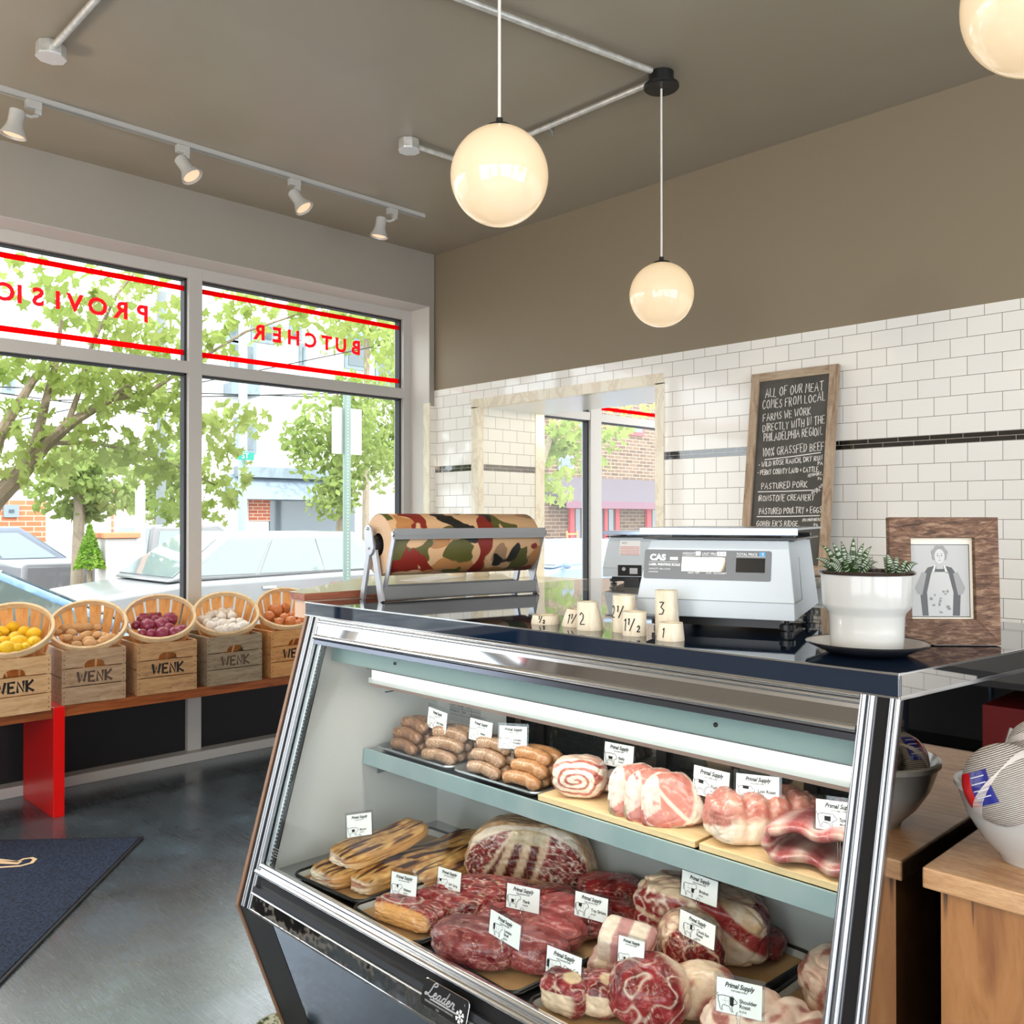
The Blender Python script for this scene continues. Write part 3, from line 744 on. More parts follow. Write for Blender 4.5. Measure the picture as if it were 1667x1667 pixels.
# ================================================================ refrigerated display case
def fx(z, out=0.): return 1.287 - .28 * (1.095 - z) - out * .963
def fpt(y, z, out=0.): return Vector((fx(z) - out * .963, y, z + out * .27))
def kx(z, out=0.): return 1.092 + .367 * (.395 - z) - out
CY0, CY1 = .527, 2.075
ZD, ZS = .475, .728
XBK = 1.69
M_navy = P('navy_black_laminate', (.005, .014, .034), .03, ior=1.85)
M_mirror = P('mirror_polished_steel', (.40, .40, .41), .012, 1.0)
M_mirror2 = P('polished_steel_end_panel', (.50, .48, .46), .02, 1.0)
M_casewhite = P('case_interior_white', (.54, .535, .515), .4)
M_postc = P('chrome_post', (.30, .305, .315), .26, 1.0)
M_header = P('grey_green_header_metal', (.36, .46, .45), .3, .3)
M_teal = P('shelf_lip_steel', (.34, .46, .48), .3, .35, var=(9, (.42, .52, .53), .4, .65))
M_caseglass = pane('case_glass', (.955, .98, .972), gain=.14)
M_lower = P('dark_mirror_panel', (.36, .43, .52), .08, 1.0, bump=(5, .05, .004))
M_woodedge = wood('brown_edge_wood', S(150, 112, 84), S(120, 86, 62), None, (6, 6, 1), 4, .5)
case = thing('display_case', 'refrigerated glass-front meat display case with dark polished top and chrome frame', 'display case', (1.6, 1.3, 0))
def cp(name, mb, mat, parent=None, **kw):
    if parent is None: return mb.build(name, mat, case, world=True, **kw)
    return mb.build(name, mat, parent, **kw)
PROF = lambda o=0: [(fx(1.095, o), 1.095), (fx(.395, o), .395), (kx(0, o), 0.0), (2.05, 0.0), (2.05, 1.095)]
# countertop (its ends are cut at a slight skew)
TOPP = [(1.284, 2.078), (1.284, .524), (2.10, .424), (2.10, 1.975)]
cp('countertop', MB().prism(TOPP, 'z', 1.096, 1.13), M_navy, bevel=.0015)
m = MB().bar((1.2835, .5235, 1.1300), (1.2835, 2.078, 1.1300), .003, .003).bar((1.2835, .5235, 1.13), (2.10, .4235, 1.13), .003, .003)
m.bar((1.2835, .5235, 1.0965), (2.10, .4235, 1.0965), .004, .006).bar((1.2835, .5235, 1.13), (1.2835, .5235, 1.096), .0035, .0035)
m.bar((1.2835, .5235, 1.0965), (1.2835, 2.078, 1.0965), .003, .003)
cp('countertop_edge_trim', m, M_chrome)
v = Vector((.8155, -.1, 0)).normalized()
cp('countertop_end_plate', MB().bar(Vector((1.287, .5225, 1.113)), Vector((2.10, .4225, 1.113)), .002, .032), M_mirror2)
# left end: wood skin, black core, chrome strip
cp('end_panel_skin', MB().prism(PROF(.004), 'y', 2.0665, 2.078), M_woodedge)
cp('end_panel_core', MB().prism(PROF(0), 'y', 2.030, 2.066), M_black)
cp('interior_end_wall', MB().prism([(fx(1.05) + .03, 1.05), (fx(.46) + .03, .46), (XBK, .46), (XBK, 1.05)], 'y', 2.022, 2.030), M_casewhite)
# right end: mirror-polished panel, black core
cp('mirror_end_panel', MB().prism(PROF(-.004), 'y', .522, .530), M_mirror2)
cp('end_panel_core', MB().prism(PROF(.001), 'y', .530, .572), P('gloss_black_core', (.006, .007, .010), .06, ior=1.7))
cp('interior_end_wall', MB().prism([(fx(1.05) + .03, 1.05), (fx(.46) + .03, .46), (XBK, .46), (XBK, 1.05)], 'y', .572, .580), M_casewhite)
def post(name, y0, y1, out, z0=.40, z1=1.094):
    """chrome corner strip with rounded ribs up the slanted front"""
    m = MB(); n = 2; w = (y1 - y0) / n
    for i in range(n):
        a, b = fpt(y0 + w * (i + .5), z0, out), fpt(y0 + w * (i + .5), z1, out)
        m.bar(a, b, .010, w * .92) if False else m.tube([a, b], w * .47, 10)
    m.bar(fpt((y0 + y1) / 2, z0, out - .006), fpt((y0 + y1) / 2, z1, out - .006), y1 - y0, .010, up=(-.963, 0, .27))
    return cp(name, m, M_postc, smooth=True)
post('corner_post', .5215, .537, .003); post('corner_post', .556, .580, .003)
post('corner_post', 2.036, 2.053, .003); post('corner_post', 2.012, 2.028, .001)
m = MB().bar(fpt(1.999, .50, -.012), fpt(1.999, 1.03, -.012), .016, .006, up=(-.963, 0, .27))
cp('glass_channel', m, M_steel)
m = MB()
for i in range(60): m.bar(fpt(1.989, .51 + i * .0086, -.010), fpt(1.989, .514 + i * .0086, -.010), .003, .004, up=(-.963, 0, .27))
m.mat(1).bar(fpt(1.985, .50, -.016), fpt(1.985, 1.03, -.016), .012, .004, up=(-.963, 0, .27))
cp('gasket_strip', m, [P('grey_zip', (.35, .36, .36), .6), M_blackpl])
def rail(name, z0, z1, out, mat, depth=.014, y0=.58, y1=2.012, rnd=False):
    a, b = fpt(0, z0), fpt(0, z1)
    nx, nz = -.963, .27
    if rnd:
        pl = []
        for i in range(9):
            t_ = i / 8; o = out * math.sin(math.pi * t_) ** .5
            pl.append((a.x + (b.x - a.x) * t_ + nx * o, a.z + (b.z - a.z) * t_ + nz * o))
    else: pl = [(a.x + nx * out, a.z + nz * out), (b.x + nx * out, b.z + nz * out)]
    pl += [(b.x - nx * depth, b.z - nz * depth), (a.x - nx * depth, a.z - nz * depth)]
    return cp(name, MB().prism(pl, 'y', y0, y1), mat, smooth=rnd, angle=50)
# top moulding, from the countertop down
rail('top_moulding', 1.088, 1.0955, .006, M_bright, rnd=True); rail('top_moulding', 1.080, 1.0875, .004, M_bright, rnd=True)
rail('top_moulding', 1.0735, 1.0798, .003, M_bright)
rail('mirror_strip', 1.052, 1.0735, .000, P('mirror_strip_steel', (.55, .56, .58), .05, 1.0))
rail('top_moulding', 1.0385, 1.052, .008, M_bright, rnd=True)
rail('top_moulding', 1.0285, 1.0383, .002, P('dark_anodised_strip', (.12, .13, .16), .2, .9))
# sloping glass
a, b = fpt(0, .503, -.004), fpt(0, 1.0285, -.004); a2, b2_ = fpt(0, .503, -.009), fpt(0, 1.0285, -.009)
cp('front_glass', MB().prism([(a.x, a.z), (b.x, b.z), (b2_.x, b2_.z), (a2.x, a2.z)], 'y', .580, 2.004), M_caseglass)
# bottom mouldings
rail('bottom_moulding', .492, .5055, .004, M_bright, rnd=True); rail('bottom_moulding', .477, .4918, .010, M_bright, rnd=True, y1=2.02)
rail('dark_recess', .453, .477, -.006, M_blackpl)
rail('bottom_moulding', .441, .453, .006, P('grey_anodised_strip', (.13, .14, .155), .25, .8)); rail('bottom_moulding', .434, .441, .010, M_bright, rnd=True)
rail('kick_strip', .402, .434, .002, M_steel if False else P('rippled_polished_steel', (.55, .55, .54), .05, 1.0, bump=(9, .22, .01)))
rail('kick_strip_edge', .3985, .402, .004, M_chrome)
pl = [(kx(.398), .398), (kx(0), 0), (kx(0) + .012, 0), (kx(.398) + .012, .398)]
cp('lower_panel', MB().prism(pl, 'y', .58, 1.905), M_lower)
cp('black_side_panel', MB().prism([(x - .001, z) for x, z in pl], 'y', 1.905, 2.03), M_black)
cp('case_body', MB().prism([(1.16, .40), (1.28, .0), (2.04, .0), (2.04, .455), (1.14, .455)], 'y', .58, 2.02), M_black)
# interior
cp('deck', MB().box(1.128, XBK, .58, 2.022, ZD - .018, ZD), M_steel)
m = MB()
for y in (.85, 1.13, 1.42, 1.70): m.box(1.15, XBK, y - .0012, y + .0012, ZD, ZD + .0006)
cp('deck_joints', m, M_black)
m = MB().box(XBK, XBK + .012, .58, 2.022, .455, .665).mat(1).box(XBK, XBK + .012, 1.735, 2.022, .665, 1.07)
m.mat(2).box(XBK, XBK + .012, .58, 1.735, .665, 1.07)
cp('back_panel', m, [M_casewhite, M_casewhite, P('dark_rear_door_glass', (.018, .022, .024), .05, ior=1.8)])
m = MB()
for y in (.86, 1.22, 1.60): m.box(XBK - .012, XBK, y - .014, y + .014, .665, 1.06)
m.box(XBK - .01, XBK, .58, 1.735, .69, .71)
cp('rear_door_frame', m, M_blackpl)
m = MB()
for i in range(26): m.box(XBK - .014, XBK - .012, 1.672, 1.684, .74 + i * .012, .746 + i * .012)
m.box(XBK - .013, XBK - .011, 1.668, 1.688, .735, 1.05)
cp('shelf_bracket_strip', m, M_steel)
cp('roof_panel', MB().box(1.30, 2.04, .58, 2.03, 1.075, 1.09), M_casewhite)
cp('rear_body', MB().box(XBK + .012, 2.05, .53, 2.066, .0, 1.09), M_black)
# heading behind the glass, strip lamp
h = cp('header', MB().box(1.305, 1.311, .585, 1.985, .984, 1.07), M_header)
m = MB()
for px, py in ((643, 1080), (1165, 1180)):
    p = ox(px, py, 1.304); m.sphere(p, .0042, 10, 6)
h2 = m.build('screw', M_blackpl, h, smooth=True)
M_lampstrip = P('lit_lamp_cover', (.9, .9, .85), .4, em=((1.0, .95, .84), CASE_EM))
cp('strip_lamp_cover', MB().box(1.392, 1.425, .60, 1.93, .934, .957), M_lampstrip)
cp('strip_lamp_holder', MB().box(1.388, 1.44, .59, 1.95, .957, .975).mat(1).box(1.395, 1.44, .59, 1.95, .921, .9335).mat(2).box(1.40, 1.44, .59, 1.95, .912, .921), [M_alum, M_whitemat, P('pinkish_lamp_lip', (.50, .34, .29), .3, .4)])
ld = bpy.data.lights.new('strip_lamp', 'AREA'); ld.shape = 'RECTANGLE'; ld.size = 1.30; ld.size_y = .03; ld.energy = CASE_W; ld.color = (1, .95, .87)
lo_ = bpy.data.objects.new('strip_lamp', ld); COL.objects.link(lo_); lo_.parent = case; lo_.matrix_parent_inverse = case.matrix_basis.inverted()
lo_.location = (1.41, 1.27, .911); lo_.rotation_euler = (0, R(8), R(90))
lo_.rotation_euler = Euler((R(0), R(0), R(90)))
# shelf
cp('shelf', MB().box(1.432, XBK - .02, .585, 2.018, ZS - .006, ZS), M_steel)
cp('shelf_lip', MB().prism([(1.4255, .690), (1.4325, .690), (1.4345, ZS + .003), (1.4285, ZS + .003)], 'y', .585, 2.018), M_teal, bevel=.001)
cp('shelf_bracket', MB().box(1.45, XBK, 1.985, 1.992, .665, ZS - .007).box(1.45, XBK, .61, .617, .665, ZS - .007), M_steel)
# label sheets on the inside wall
sh = cp('data_label', MB().box(XBK - .0016, XBK - .0004, 1.836, 1.966, .775, .885), P('grey_label_paper', (.42, .42, .41), .7))
vf = join2d(shift2d(text2d('Leader', .018, bold=.0003), 0, .088), shift2d(text2d('Refrigeration', .008), 0, .077), shift2d(text2d('Commercial', .008), .075, .089), shift2d(text2d('Refrigerator', .008), .075, .079),
            shift2d(text2d('Model No.      Serial No.', .008), 0, .058), shift2d(text2d('115 V     60 Hz     1 Ph', .009), .0, .040), shift2d(text2d('Refrigerant   134a', .009), .0, .024))
grid = ribbon2d([[(0, .068), (.125, .068)], [(0, .052), (.125, .052)], [(0, .034), (.125, .034)], [(0, .016), (.125, .016)], [(.05, .068), (.05, .016)], [(.09, .052), (.09, .016)]], .0008)
sh2 = MB().flat(join2d(vf, grid), (XBK - .002, 1.962, .778), (0, -1, 0), (0, 0, 1)).build('lettering', M_ink, sh)
cp('wall_plate', MB().box(1.50, 1.655, 2.0185, 2.022, .872, .93), P('tinted_wall_plate', (.55, .56, .53), .15))
cp('wall_plate_edge', MB().bar((1.50, 2.018, .872), (1.655, 2.018, .872), .002, .003).bar((1.50, 2.018, .872), (1.50, 2.018, .93), .002, .003), M_blackpl)
# name plate on the front rail
ctr = fpt(1.284, .4485, .0135); rr = Vector((0, -1, 0)); uu = Vector((.27, 0, .963)); nn_ = Vector((-.963, 0, .27))
def rrect(w, h, r, n=5):
    pts = []
    for cx, cy, a0 in ((w / 2 - r, h / 2 - r, 0), (-w / 2 + r, h / 2 - r, 90), (-w / 2 + r, -h / 2 + r, 180), (w / 2 - r, -h / 2 + r, 270)):
        for i in range(n + 1): an = R(a0 + 90 * i / n); pts.append((cx + r * math.cos(an), cy + r * math.sin(an)))
    return pts
def plate(mb, pts, o, r, u, n, th):
    k_ = len(pts); vs = [o + r * x + u * y for x, y in pts] + [o + r * x + u * y + n * th for x, y in pts]
    mb.add(vs, [tuple(range(k_)), tuple(range(k_, 2 * k_))] + [(i, (i + 1) % k_, k_ + (i + 1) % k_, k_ + i) for i in range(k_)])
    return mb
pl_ = cp('name_plate', plate(MB(), rrect(.128, .047, .009), ctr, rr, uu, nn_, .003), M_blackpl)
o_ = ctr + nn_ * .0034
bl = case.matrix_basis.inverted()
def smooth2d(pl, n=5):
    out = []
    for i in range(len(pl) - 1):
        p0, p1, p2, p3 = pl[max(i - 1, 0)], pl[i], pl[i + 1], pl[min(i + 2, len(pl) - 1)]
        for k_ in range(n):
            q = k_ / n
            out.append(tuple(.5 * (2 * b_ + (c_ - a_) * q + (2 * a_ - 5 * b_ + 4 * c_ - d_) * q * q + (3 * b_ - a_ - 3 * c_ + d_) * q ** 3) for a_, b_, c_, d_ in zip(p0, p1, p2, p3)))
    return out + [pl[-1]]
ee = lambda x: [(x, .42), (x + .38, .70), (x + .36, 1.0), (x + .1, .98), (x - .06, .55), (x + .06, .12), (x + .36, .0), (x + .7, .25)]
script = [[(1.1, 2.0), (1.55, 2.25), (1.5, 2.7), (1.15, 2.75), (.85, 2.3), (.78, 1.5), (.62, .6), (.3, .1), (-.02, .0), (-.12, .22), (.15, .38), (.7, .1), (1.2, -.02), (1.66, .28)], ee(1.72),
          [(3.12, .92), (2.78, 1.0), (2.5, .6), (2.6, .08), (2.86, .06), (3.06, .5), (3.14, .98), (3.06, .3), (3.22, .02), (3.52, .25)],
          [(4.22, .92), (3.88, 1.0), (3.6, .6), (3.7, .08), (3.96, .06), (4.2, .6), (4.42, 2.3), (4.18, .4), (4.32, .02), (4.62, .25)], ee(4.72), [(5.42, .25), (5.62, 1.1), (5.74, .92), (6.06, .98), (6.02, .4), (6.12, .08), (6.4, .2)]]
lt = ribbon2d([[(-.054 + .0128 * (x + .30 * y), -.0035 + .0098 * y) for x, y in smooth2d(p)] for p in script], .0027)
lt = join2d(lt, ([(-.040, -.0085), (.034, -.0085), (.042, -.0055), (-.036, -.0055)], [(0, 1, 2, 3)]))
e = MB().flat(lt, o_, rr, uu).build('lettering', P('silver_letters', (.75, .77, .78), .25, .6), pl_)
sn = []
for i in range(6):
    an = R(60 * i + 30); dx, dy = math.cos(an), math.sin(an)
    sn.append([(.046, -.008), (.046 + dx * .0105, -.008 + dy * .0105)])
    for q in (.006, .0085):
        for s_ in (-1, 1):
            a2_ = an + s_ * R(55); sn.append([(.046 + dx * q, -.008 + dy * q), (.046 + dx * q + math.cos(a2_) * .0032, -.008 + dy * q + math.sin(a2_) * .0032)])
e = MB().flat(ribbon2d(sn, .0019), o_, rr, uu).build('snowflake', P('white_print', (.85, .86, .87), .5), pl_)
sm = join2d(shift2d(text2d('REFRIGERATION MANUFACTURING INC.', .0047, sx=.95), -.052, -.0145), shift2d(text2d('USA', .005), -.018, -.0205), shift2d(text2d('R', .005), .052, .012))
e = MB().flat(sm, o_, rr, uu).build('lettering', P('grey_print', (.5, .5, .5), .5), pl_)
e = MB().tube([o_ - nn_ * .0018 + rr * x + uu * y for x, y in rrect(.128, .047, .009)], .0007, 6, closed=True).build('plate_edge', M_chrome, pl_)
# printed lines on the glass, low at the left
ln = MB()
for i in range(4): ln.flat(ribbon2d([[(0, 0), (.028 - .004 * (i % 2), 0)]], .0018), fpt(1.975, .548 - i * .006, -.0036), rr, uu)
cp('glass_print', ln, P('grey_glass_print', (.2, .2, .2), .7))
# ================================================================ meat, trays, price cards
M_meat = vcol('raw_meat', .32, .4, (70, .30), (75, .45, .0025), veins=.4)
M_baconm = vcol('smoked_bacon', .5, .1, (40, .35), (60, .35, .003))
def lerp(a, b, t): t = max(0., min(1., t)); return tuple(x + (y - x) * t for x, y in zip(a, b))
def nz(p, f, sd=0.): return noise.noise(Vector((p[0] * f + sd, p[1] * f + sd * 1.7, p[2] * f - sd)))
def ridge(p, f, th, sd=0.): return max(0., 1 - abs(nz(p, f, sd)) / th)
def sstep(a, b, x): t = max(0., min(1., (x - a) / (b - a))); return t * t * (3 - 2 * t)
BEEF, BEEFD, BEEFL = S(142, 28, 34), S(88, 12, 18), S(172, 56, 60)
FAT, FATY, FATW = S(232, 204, 176), S(222, 176, 120), S(240, 222, 204)
PORK, PORKD, PORKL = S(198, 118, 104), S(158, 72, 66), S(216, 152, 136)
BONE = S(168, 152, 124)
def cubesphere(Nn):
    idx = {}; V = []; F = []
    def vid(c):
        key = tuple(round(x * 1e4) for x in c)
        if key not in idx: idx[key] = len(V); V.append(c)
        return idx[key]
    for ax in range(3):
        for sg in (-1, 1):
            for i in range(Nn):
                for j in range(Nn):
                    q = []
                    for di, dj in ((0, 0), (1, 0), (1, 1), (0, 1)):
                        u, v = -1 + 2 * (i + di) / Nn, -1 + 2 * (j + dj) / Nn
                        c = [0, 0, 0]; c[ax] = sg; c[(ax + 1) % 3] = u * sg; c[(ax + 2) % 3] = v
                        q.append(vid(tuple(c)))
                    F.append(tuple(q))
    return V, F
_cs = {}
def meat(name, label, cat, base, dims, rz, col, p=3.2, Nn=30, amp=.06, fr=1.6, sd=0., tilt=(0, 0), deform=None, group=None, mat=None, rough=.012):
    if Nn not in _cs: _cs[Nn] = cubesphere(Nn)
    V, F = _cs[Nn]; vs = []; cs_ = []
    for c in V:
        s_ = (abs(c[0]) ** p + abs(c[1]) ** p + abs(c[2]) ** p) ** (1 / p)
        q = Vector(c) / s_
        k_ = 1 + amp * (1.15 * nz(q, fr, sd) + .55 * nz(q, fr * 2.4, sd + 3) - .5 * ridge(q, fr * 1.5, .16, sd + 7)) + rough * (nz(q, fr * 5, sd) + .5 * nz(q, fr * 10, sd))
        q2 = q * k_
        if deform: q2 = Vector(deform(q2, q))
        vs.append((q2.x * dims[0] / 2, q2.y * dims[1] / 2, max((q2.z + 1) * dims[2] / 2, .0)))
        cs_.append(col(q, Vector((q.x * dims[0], q.y * dims[1], q.z * dims[2])) * 10))
    o = MB().add(vs, F, None, cs_).build(name, mat or M_meat, smooth=True, angle=180)
    o.location = base; o.rotation_euler = Euler((tilt[0], tilt[1], rz))
    return tag(o, label, cat, group)
def beefcol(sd, fatv=.06, base=BEEF, f=2.2, fat=FAT, dk=BEEFD, lt=BEEFL):
    def fn(q, w):
        c = lerp(lerp(base, dk, .5 + 1.2 * nz(w, f * .8, sd)), lt, .2 + .8 * nz(w, f * 1.6, sd + 5))
        return lerp(c, fat, ridge(w, f, fatv, sd + 9) * .75)
    return fn
TRAYG = 'black-rimmed trays on the case floor'
def tray(label, c, L, W, rz, z, dark=True, group=TRAYG, paper=True, h=.014):
    t = thing('metal_tray', label, 'tray', (c[0], c[1], z), rz, group)
    n = 8
    def ring(l, w, zz, r): return [Vector((x, y, zz)) for x, y in rrect(l, w, r, n)]
    rings = [ring(L - .02, W - .02, .0015, .018), ring(L - .004, W - .004, h - .001, .024), ring(L + .004, W + .004, h + .001, .026), ring(L + .006, W + .006, h - .003, .027), ring(L - .002, W - .002, h - .004, .024), ring(L - .02, W - .02, 0, .018)]
    k_ = len(rings[0]); vs = [p for r_ in rings for p in r_]
    def band(i0, i1): return [(a * k_ + i, a * k_ + (i + 1) % k_, (a + 1) * k_ + (i + 1) % k_, (a + 1) * k_ + i) for a in range(i0, i1) for i in range(k_)]
    MB().add(vs, [tuple(range(k_))] + band(0, 5) + [tuple(range(5 * k_, 6 * k_))]).build('tray_body', M_white if dark else M_alum, t, smooth=True, angle=50, rec=False)
    if dark: MB().tube([p + Vector((0, 0, .0005)) for p in ring(L + .004, W + .004, h, .026)], .0042, 8, closed=True).build('rolled_rim', M_blackpl, t, smooth=True)
    if paper: MB().box(-L * .46, L * .46, -W * .455, W * .455, .0022, .0032).build('kraft_liner', M_kraft, t)
    return t
ZT = ZD + .0035
tray('tray of bacon slabs at the far left of the case floor', (1.392, 1.825), .44, .25, R(4), ZD)
tray('dark tray under the big rib roast', (1.535, 1.535), .27, .31, R(-4), ZD)
tray('tray of ribeye and strip steaks behind the front glass', (1.283, 1.553), .265, .235, R(-4), ZD)
tray('large white-sided tray of sirloin and flat roasts in the middle of the case', (1.405, 1.275), .50, .245, R(-3), ZD)
tray('tray under the brisket and chuck roasts, at the back right', (1.555, 1.0), .255, .285, R(-3), ZD)
tray('tray of short ribs and cross-cut shanks by the glass', (1.275, .985), .27, .27, R(-4), ZD)
tray('tray of tied pork shoulder at the right end of the case floor', (1.40, .715), .48, .235, 0, ZD)
PAPZ = ZD + .0035
# --- bacon
def baconcol(sd):
    def fn(q, w):
        gold = lerp(S(222, 178, 112), S(176, 118, 58), .5 + nz(w, 3, sd))
        st = sstep(.02, .26, nz((w[0] * .35, w[1] * 2.6, 0), 1.5, sd)) + .6 * sstep(.2, .4, nz((w[0] * .5, w[1] * 5, 1), 1.7, sd + 4))
        top = lerp(gold, S(66, 26, 12), st)
        lay = nz((w[0] * .4, w[1] * .6, w[2] * 7), 1.0, sd + 2)
        side = lerp(S(232, 212, 188), S(176, 104, 76), sstep(.08, .35, lay) * .8)
        side = lerp(side, S(206, 150, 80), sstep(.0, .9, -q.y * .9 + .25 * q.x))
        return lerp(side, top, sstep(.45, .8, q.z))
    return fn
def wavy(sd, a=.10, bend=.0): return lambda q, q0: (q.x, q.y * (1 + .12 * math.sin(q.x * 3 + sd)), q.z + a * math.sin(q.x * 4 + sd) * 1.5 + bend * q.x * q.x)
BG = 'smoked bacon slabs'
def bacon(label, c, dims, rz, sd, dz=0., tilt=(0, 0), bend=0.): meat('bacon_slab', label, 'bacon', (c[0], c[1], PAPZ + dz), dims, rz, baconcol(sd), 5, 30, .05, 1.5, sd, tilt, wavy(sd, .08, bend), BG, M_baconm)
bacon('white-ended bacon slab lying on the tray at far left, under another slab', (1.285, 1.845), (.22, .125, .046), R(2), 1.)
bacon('bacon slab nearest the ribeye price card, golden rind up', (1.315, 1.755), (.20, .085, .044), R(8), 2.2)
bacon('bacon slab across the top of the pile with its price card', (1.345, 1.825, 0), (.25, .115, .038), R(-3), 3.1, .047, (0, R(-7)), .25)
bacon('long streaky bacon slab in the middle behind the others', (1.475, 1.765), (.26, .10, .048), R(-12), 4.7, 0, (0, R(-5)))
bacon('bacon slab leaning towards the rib roast', (1.485, 1.665), (.27, .085, .05), R(-14), 5.9, .005, (R(8), R(-9)))
# --- rib roast
def ribcol(q, w):
    fatc = lerp(S(226, 196, 160), S(206, 160, 116), .5 + nz(w, 3, 2))
    if q.y > -.72: return lerp(fatc, S(200, 120, 96), .35 * ridge(w, 1.2, .2, 3) + (.4 if q.z < -.6 else 0))
    x, z = q.x, q.z
    rim = max(abs(x) ** 2.4 + ((z + .15) / 1.0) ** 2 * .85, 0)
    c = lerp(lerp(BEEF, BEEFD, .4 + nz(w, 3, 1)), BEEFL, .3 * nz(w, 6, 4))
    c = lerp(c, FATW, max(ridge(w, 3.2, .10, 6), ridge(w, 6, .07, 2) * .7))
    # ribs: dark red slots with pale bone between, fanned over the middle
    rx = x + .10 - .25 * z
    if -.36 < rx < .34 and z > -.62:
        s_ = math.sin(rx * 22 + 2.2 * z)
        c = lerp(S(96, 18, 16), S(206, 176, 148), sstep(-.15, .35, s_))
        c = lerp(c, S(64, 10, 10), .5 * sstep(.2, .9, -s_))
        if z > .42: c = lerp(c, S(186, 166, 130), .8)
    c = lerp(c, FAT, sstep(.06, .0, abs(abs(rx - .0) - .37)) * .9)
    if z < -.62 and abs(x) < .45: c = lerp(c, S(206, 150, 120), .8)
    return lerp(c, FATW, sstep(.80, .93, rim))
meat('rib_roast', 'large bone-in rib roast with marbled cut face at the back of the case', 'meat', (1.560, 1.520, PAPZ), (.325, .135, .148), R(-57), ribcol, 4.5, 56, .04, 1.4, 3., (0, 0),
     lambda q, q0: (q.x * math.sqrt(max(.12, 1 - .62 * max(0, (q.z + 1) / 2) ** 2.2)) + .10 * (q.z + 1) * 0, q.y * (1 - .12 * (q.z + 1)), q.z))
# --- steaks
def steakcol(sd, fatside=1, orange=False):
    def fn(q, w):
        c = beefcol(sd, .07, S(152, 48, 52), 2.6)(q, w)
        e = q.y * fatside
        c = lerp(c, FAT if not orange else S(222, 160, 96), sstep(.66, .80, e))
        if q.z > .5: c = lerp(c, FATW, .8 * sstep(.05, .0, abs(math.hypot(q.x * .9 + .25, q.y + .1) - .52)) * (1 if orange else 0))
        return c
    return fn
SG = 'beef steaks in the front tray'
meat('ribeye_steak', 'thick ribeye steak with an orange-yellow fat edge, nearest the glass at left', 'meat', (1.223, 1.545, PAPZ), (.172, .112, .05), R(-78), steakcol(1., -1, True), 3.4, 44, .07, 1.7, 1.3, (0, 0), None, SG)
for i, (x, y, rz, l, dz) in enumerate(((1.29, 1.50, -66, 'strip steak next to the ribeye, with a white fat line along its far edge', .004), (1.345, 1.49, -64, 'strip steak leaning on another, second behind the ribeye', .010), (1.39, 1.475, -62, 'strip steak furthest back in the front tray, below the rib roast', .014))):
    meat('strip_steak', l, 'meat', (x, y, PAPZ + dz), (.178, .082, .054), R(rz), steakcol(3. + i, 1), 3.6, 36, .07, 1.8, 4. + i, (R(-12), 0), None, SG)
LG = 'lean beef cuts in the large tray'
def lean(sd, base): return beefcol(sd, .035, base, 1.6, S(190, 120, 112), lerp(base, BEEFD, .55), lerp(base, S(206, 130, 122), .5))
meat('london_broil', 'dark lean oval roast at the front corner of the large tray', 'meat', (1.205, 1.318, PAPZ), (.19, .118, .076), R(-72), lean(1, S(122, 34, 42)), 2.7, 34, .06, 1.5, 2, (0, 0), None, LG)
meat('london_broil', 'lean oval roast beside the dark one, right of the tilted price card', 'meat', (1.262, 1.232, PAPZ), (.165, .105, .07), R(-66), lean(2, S(150, 62, 66)), 2.6, 34, .07, 1.5, 7, (0, 0), None, LG)
meat('flank_steak', 'folded pale red flank steak under the flank price card', 'meat', (1.325, 1.345, PAPZ), (.155, .10, .058), R(-70), beefcol(5, .09, S(172, 84, 84), 2.4, S(206, 150, 140)), 2.8, 34, .08, 1.9, 9, (0, 0), None, LG)
meat('sirloin_steak', 'rounded pink sirloin piece in the middle of the large tray', 'meat', (1.345, 1.255, PAPZ), (.15, .10, .068), R(-60), lean(6, S(172, 78, 80)), 2.5, 32, .09, 1.7, 12, (0, 0), None, LG)
meat('sirloin_steak', 'big smooth sirloin piece in front of the sirloin price card', 'meat', (1.42, 1.262, PAPZ), (.17, .115, .078), R(-50), lean(7, S(168, 72, 76)), 2.6, 34, .09, 1.6, 14, (0, 0), None, LG)
meat('sirloin_steak', 'deep red sirloin piece behind the flank card', 'meat', (1.445, 1.345, PAPZ), (.15, .10, .066), R(-40), beefcol(8, .05, S(150, 34, 40), 2.4), 2.8, 32, .08, 1.7, 17, (0, 0), None, LG)
meat('sirloin_steak', 'sirloin piece to the right of the sirloin price card', 'meat', (1.505, 1.218, PAPZ), (.15, .09, .06), R(-62), beefcol(9, .04, S(156, 44, 48), 2.2), 2.7, 32, .08, 1.7, 19, (0, 0), None, LG)
meat('sirloin_steak', 'brightest red sirloin block at the back of the large tray', 'meat', (1.578, 1.288, PAPZ), (.145, .115, .07), R(-52), beefcol(10, .035, S(158, 32, 38), 2.6), 3.6, 32, .07, 1.6, 21, (0, 0), None, LG)
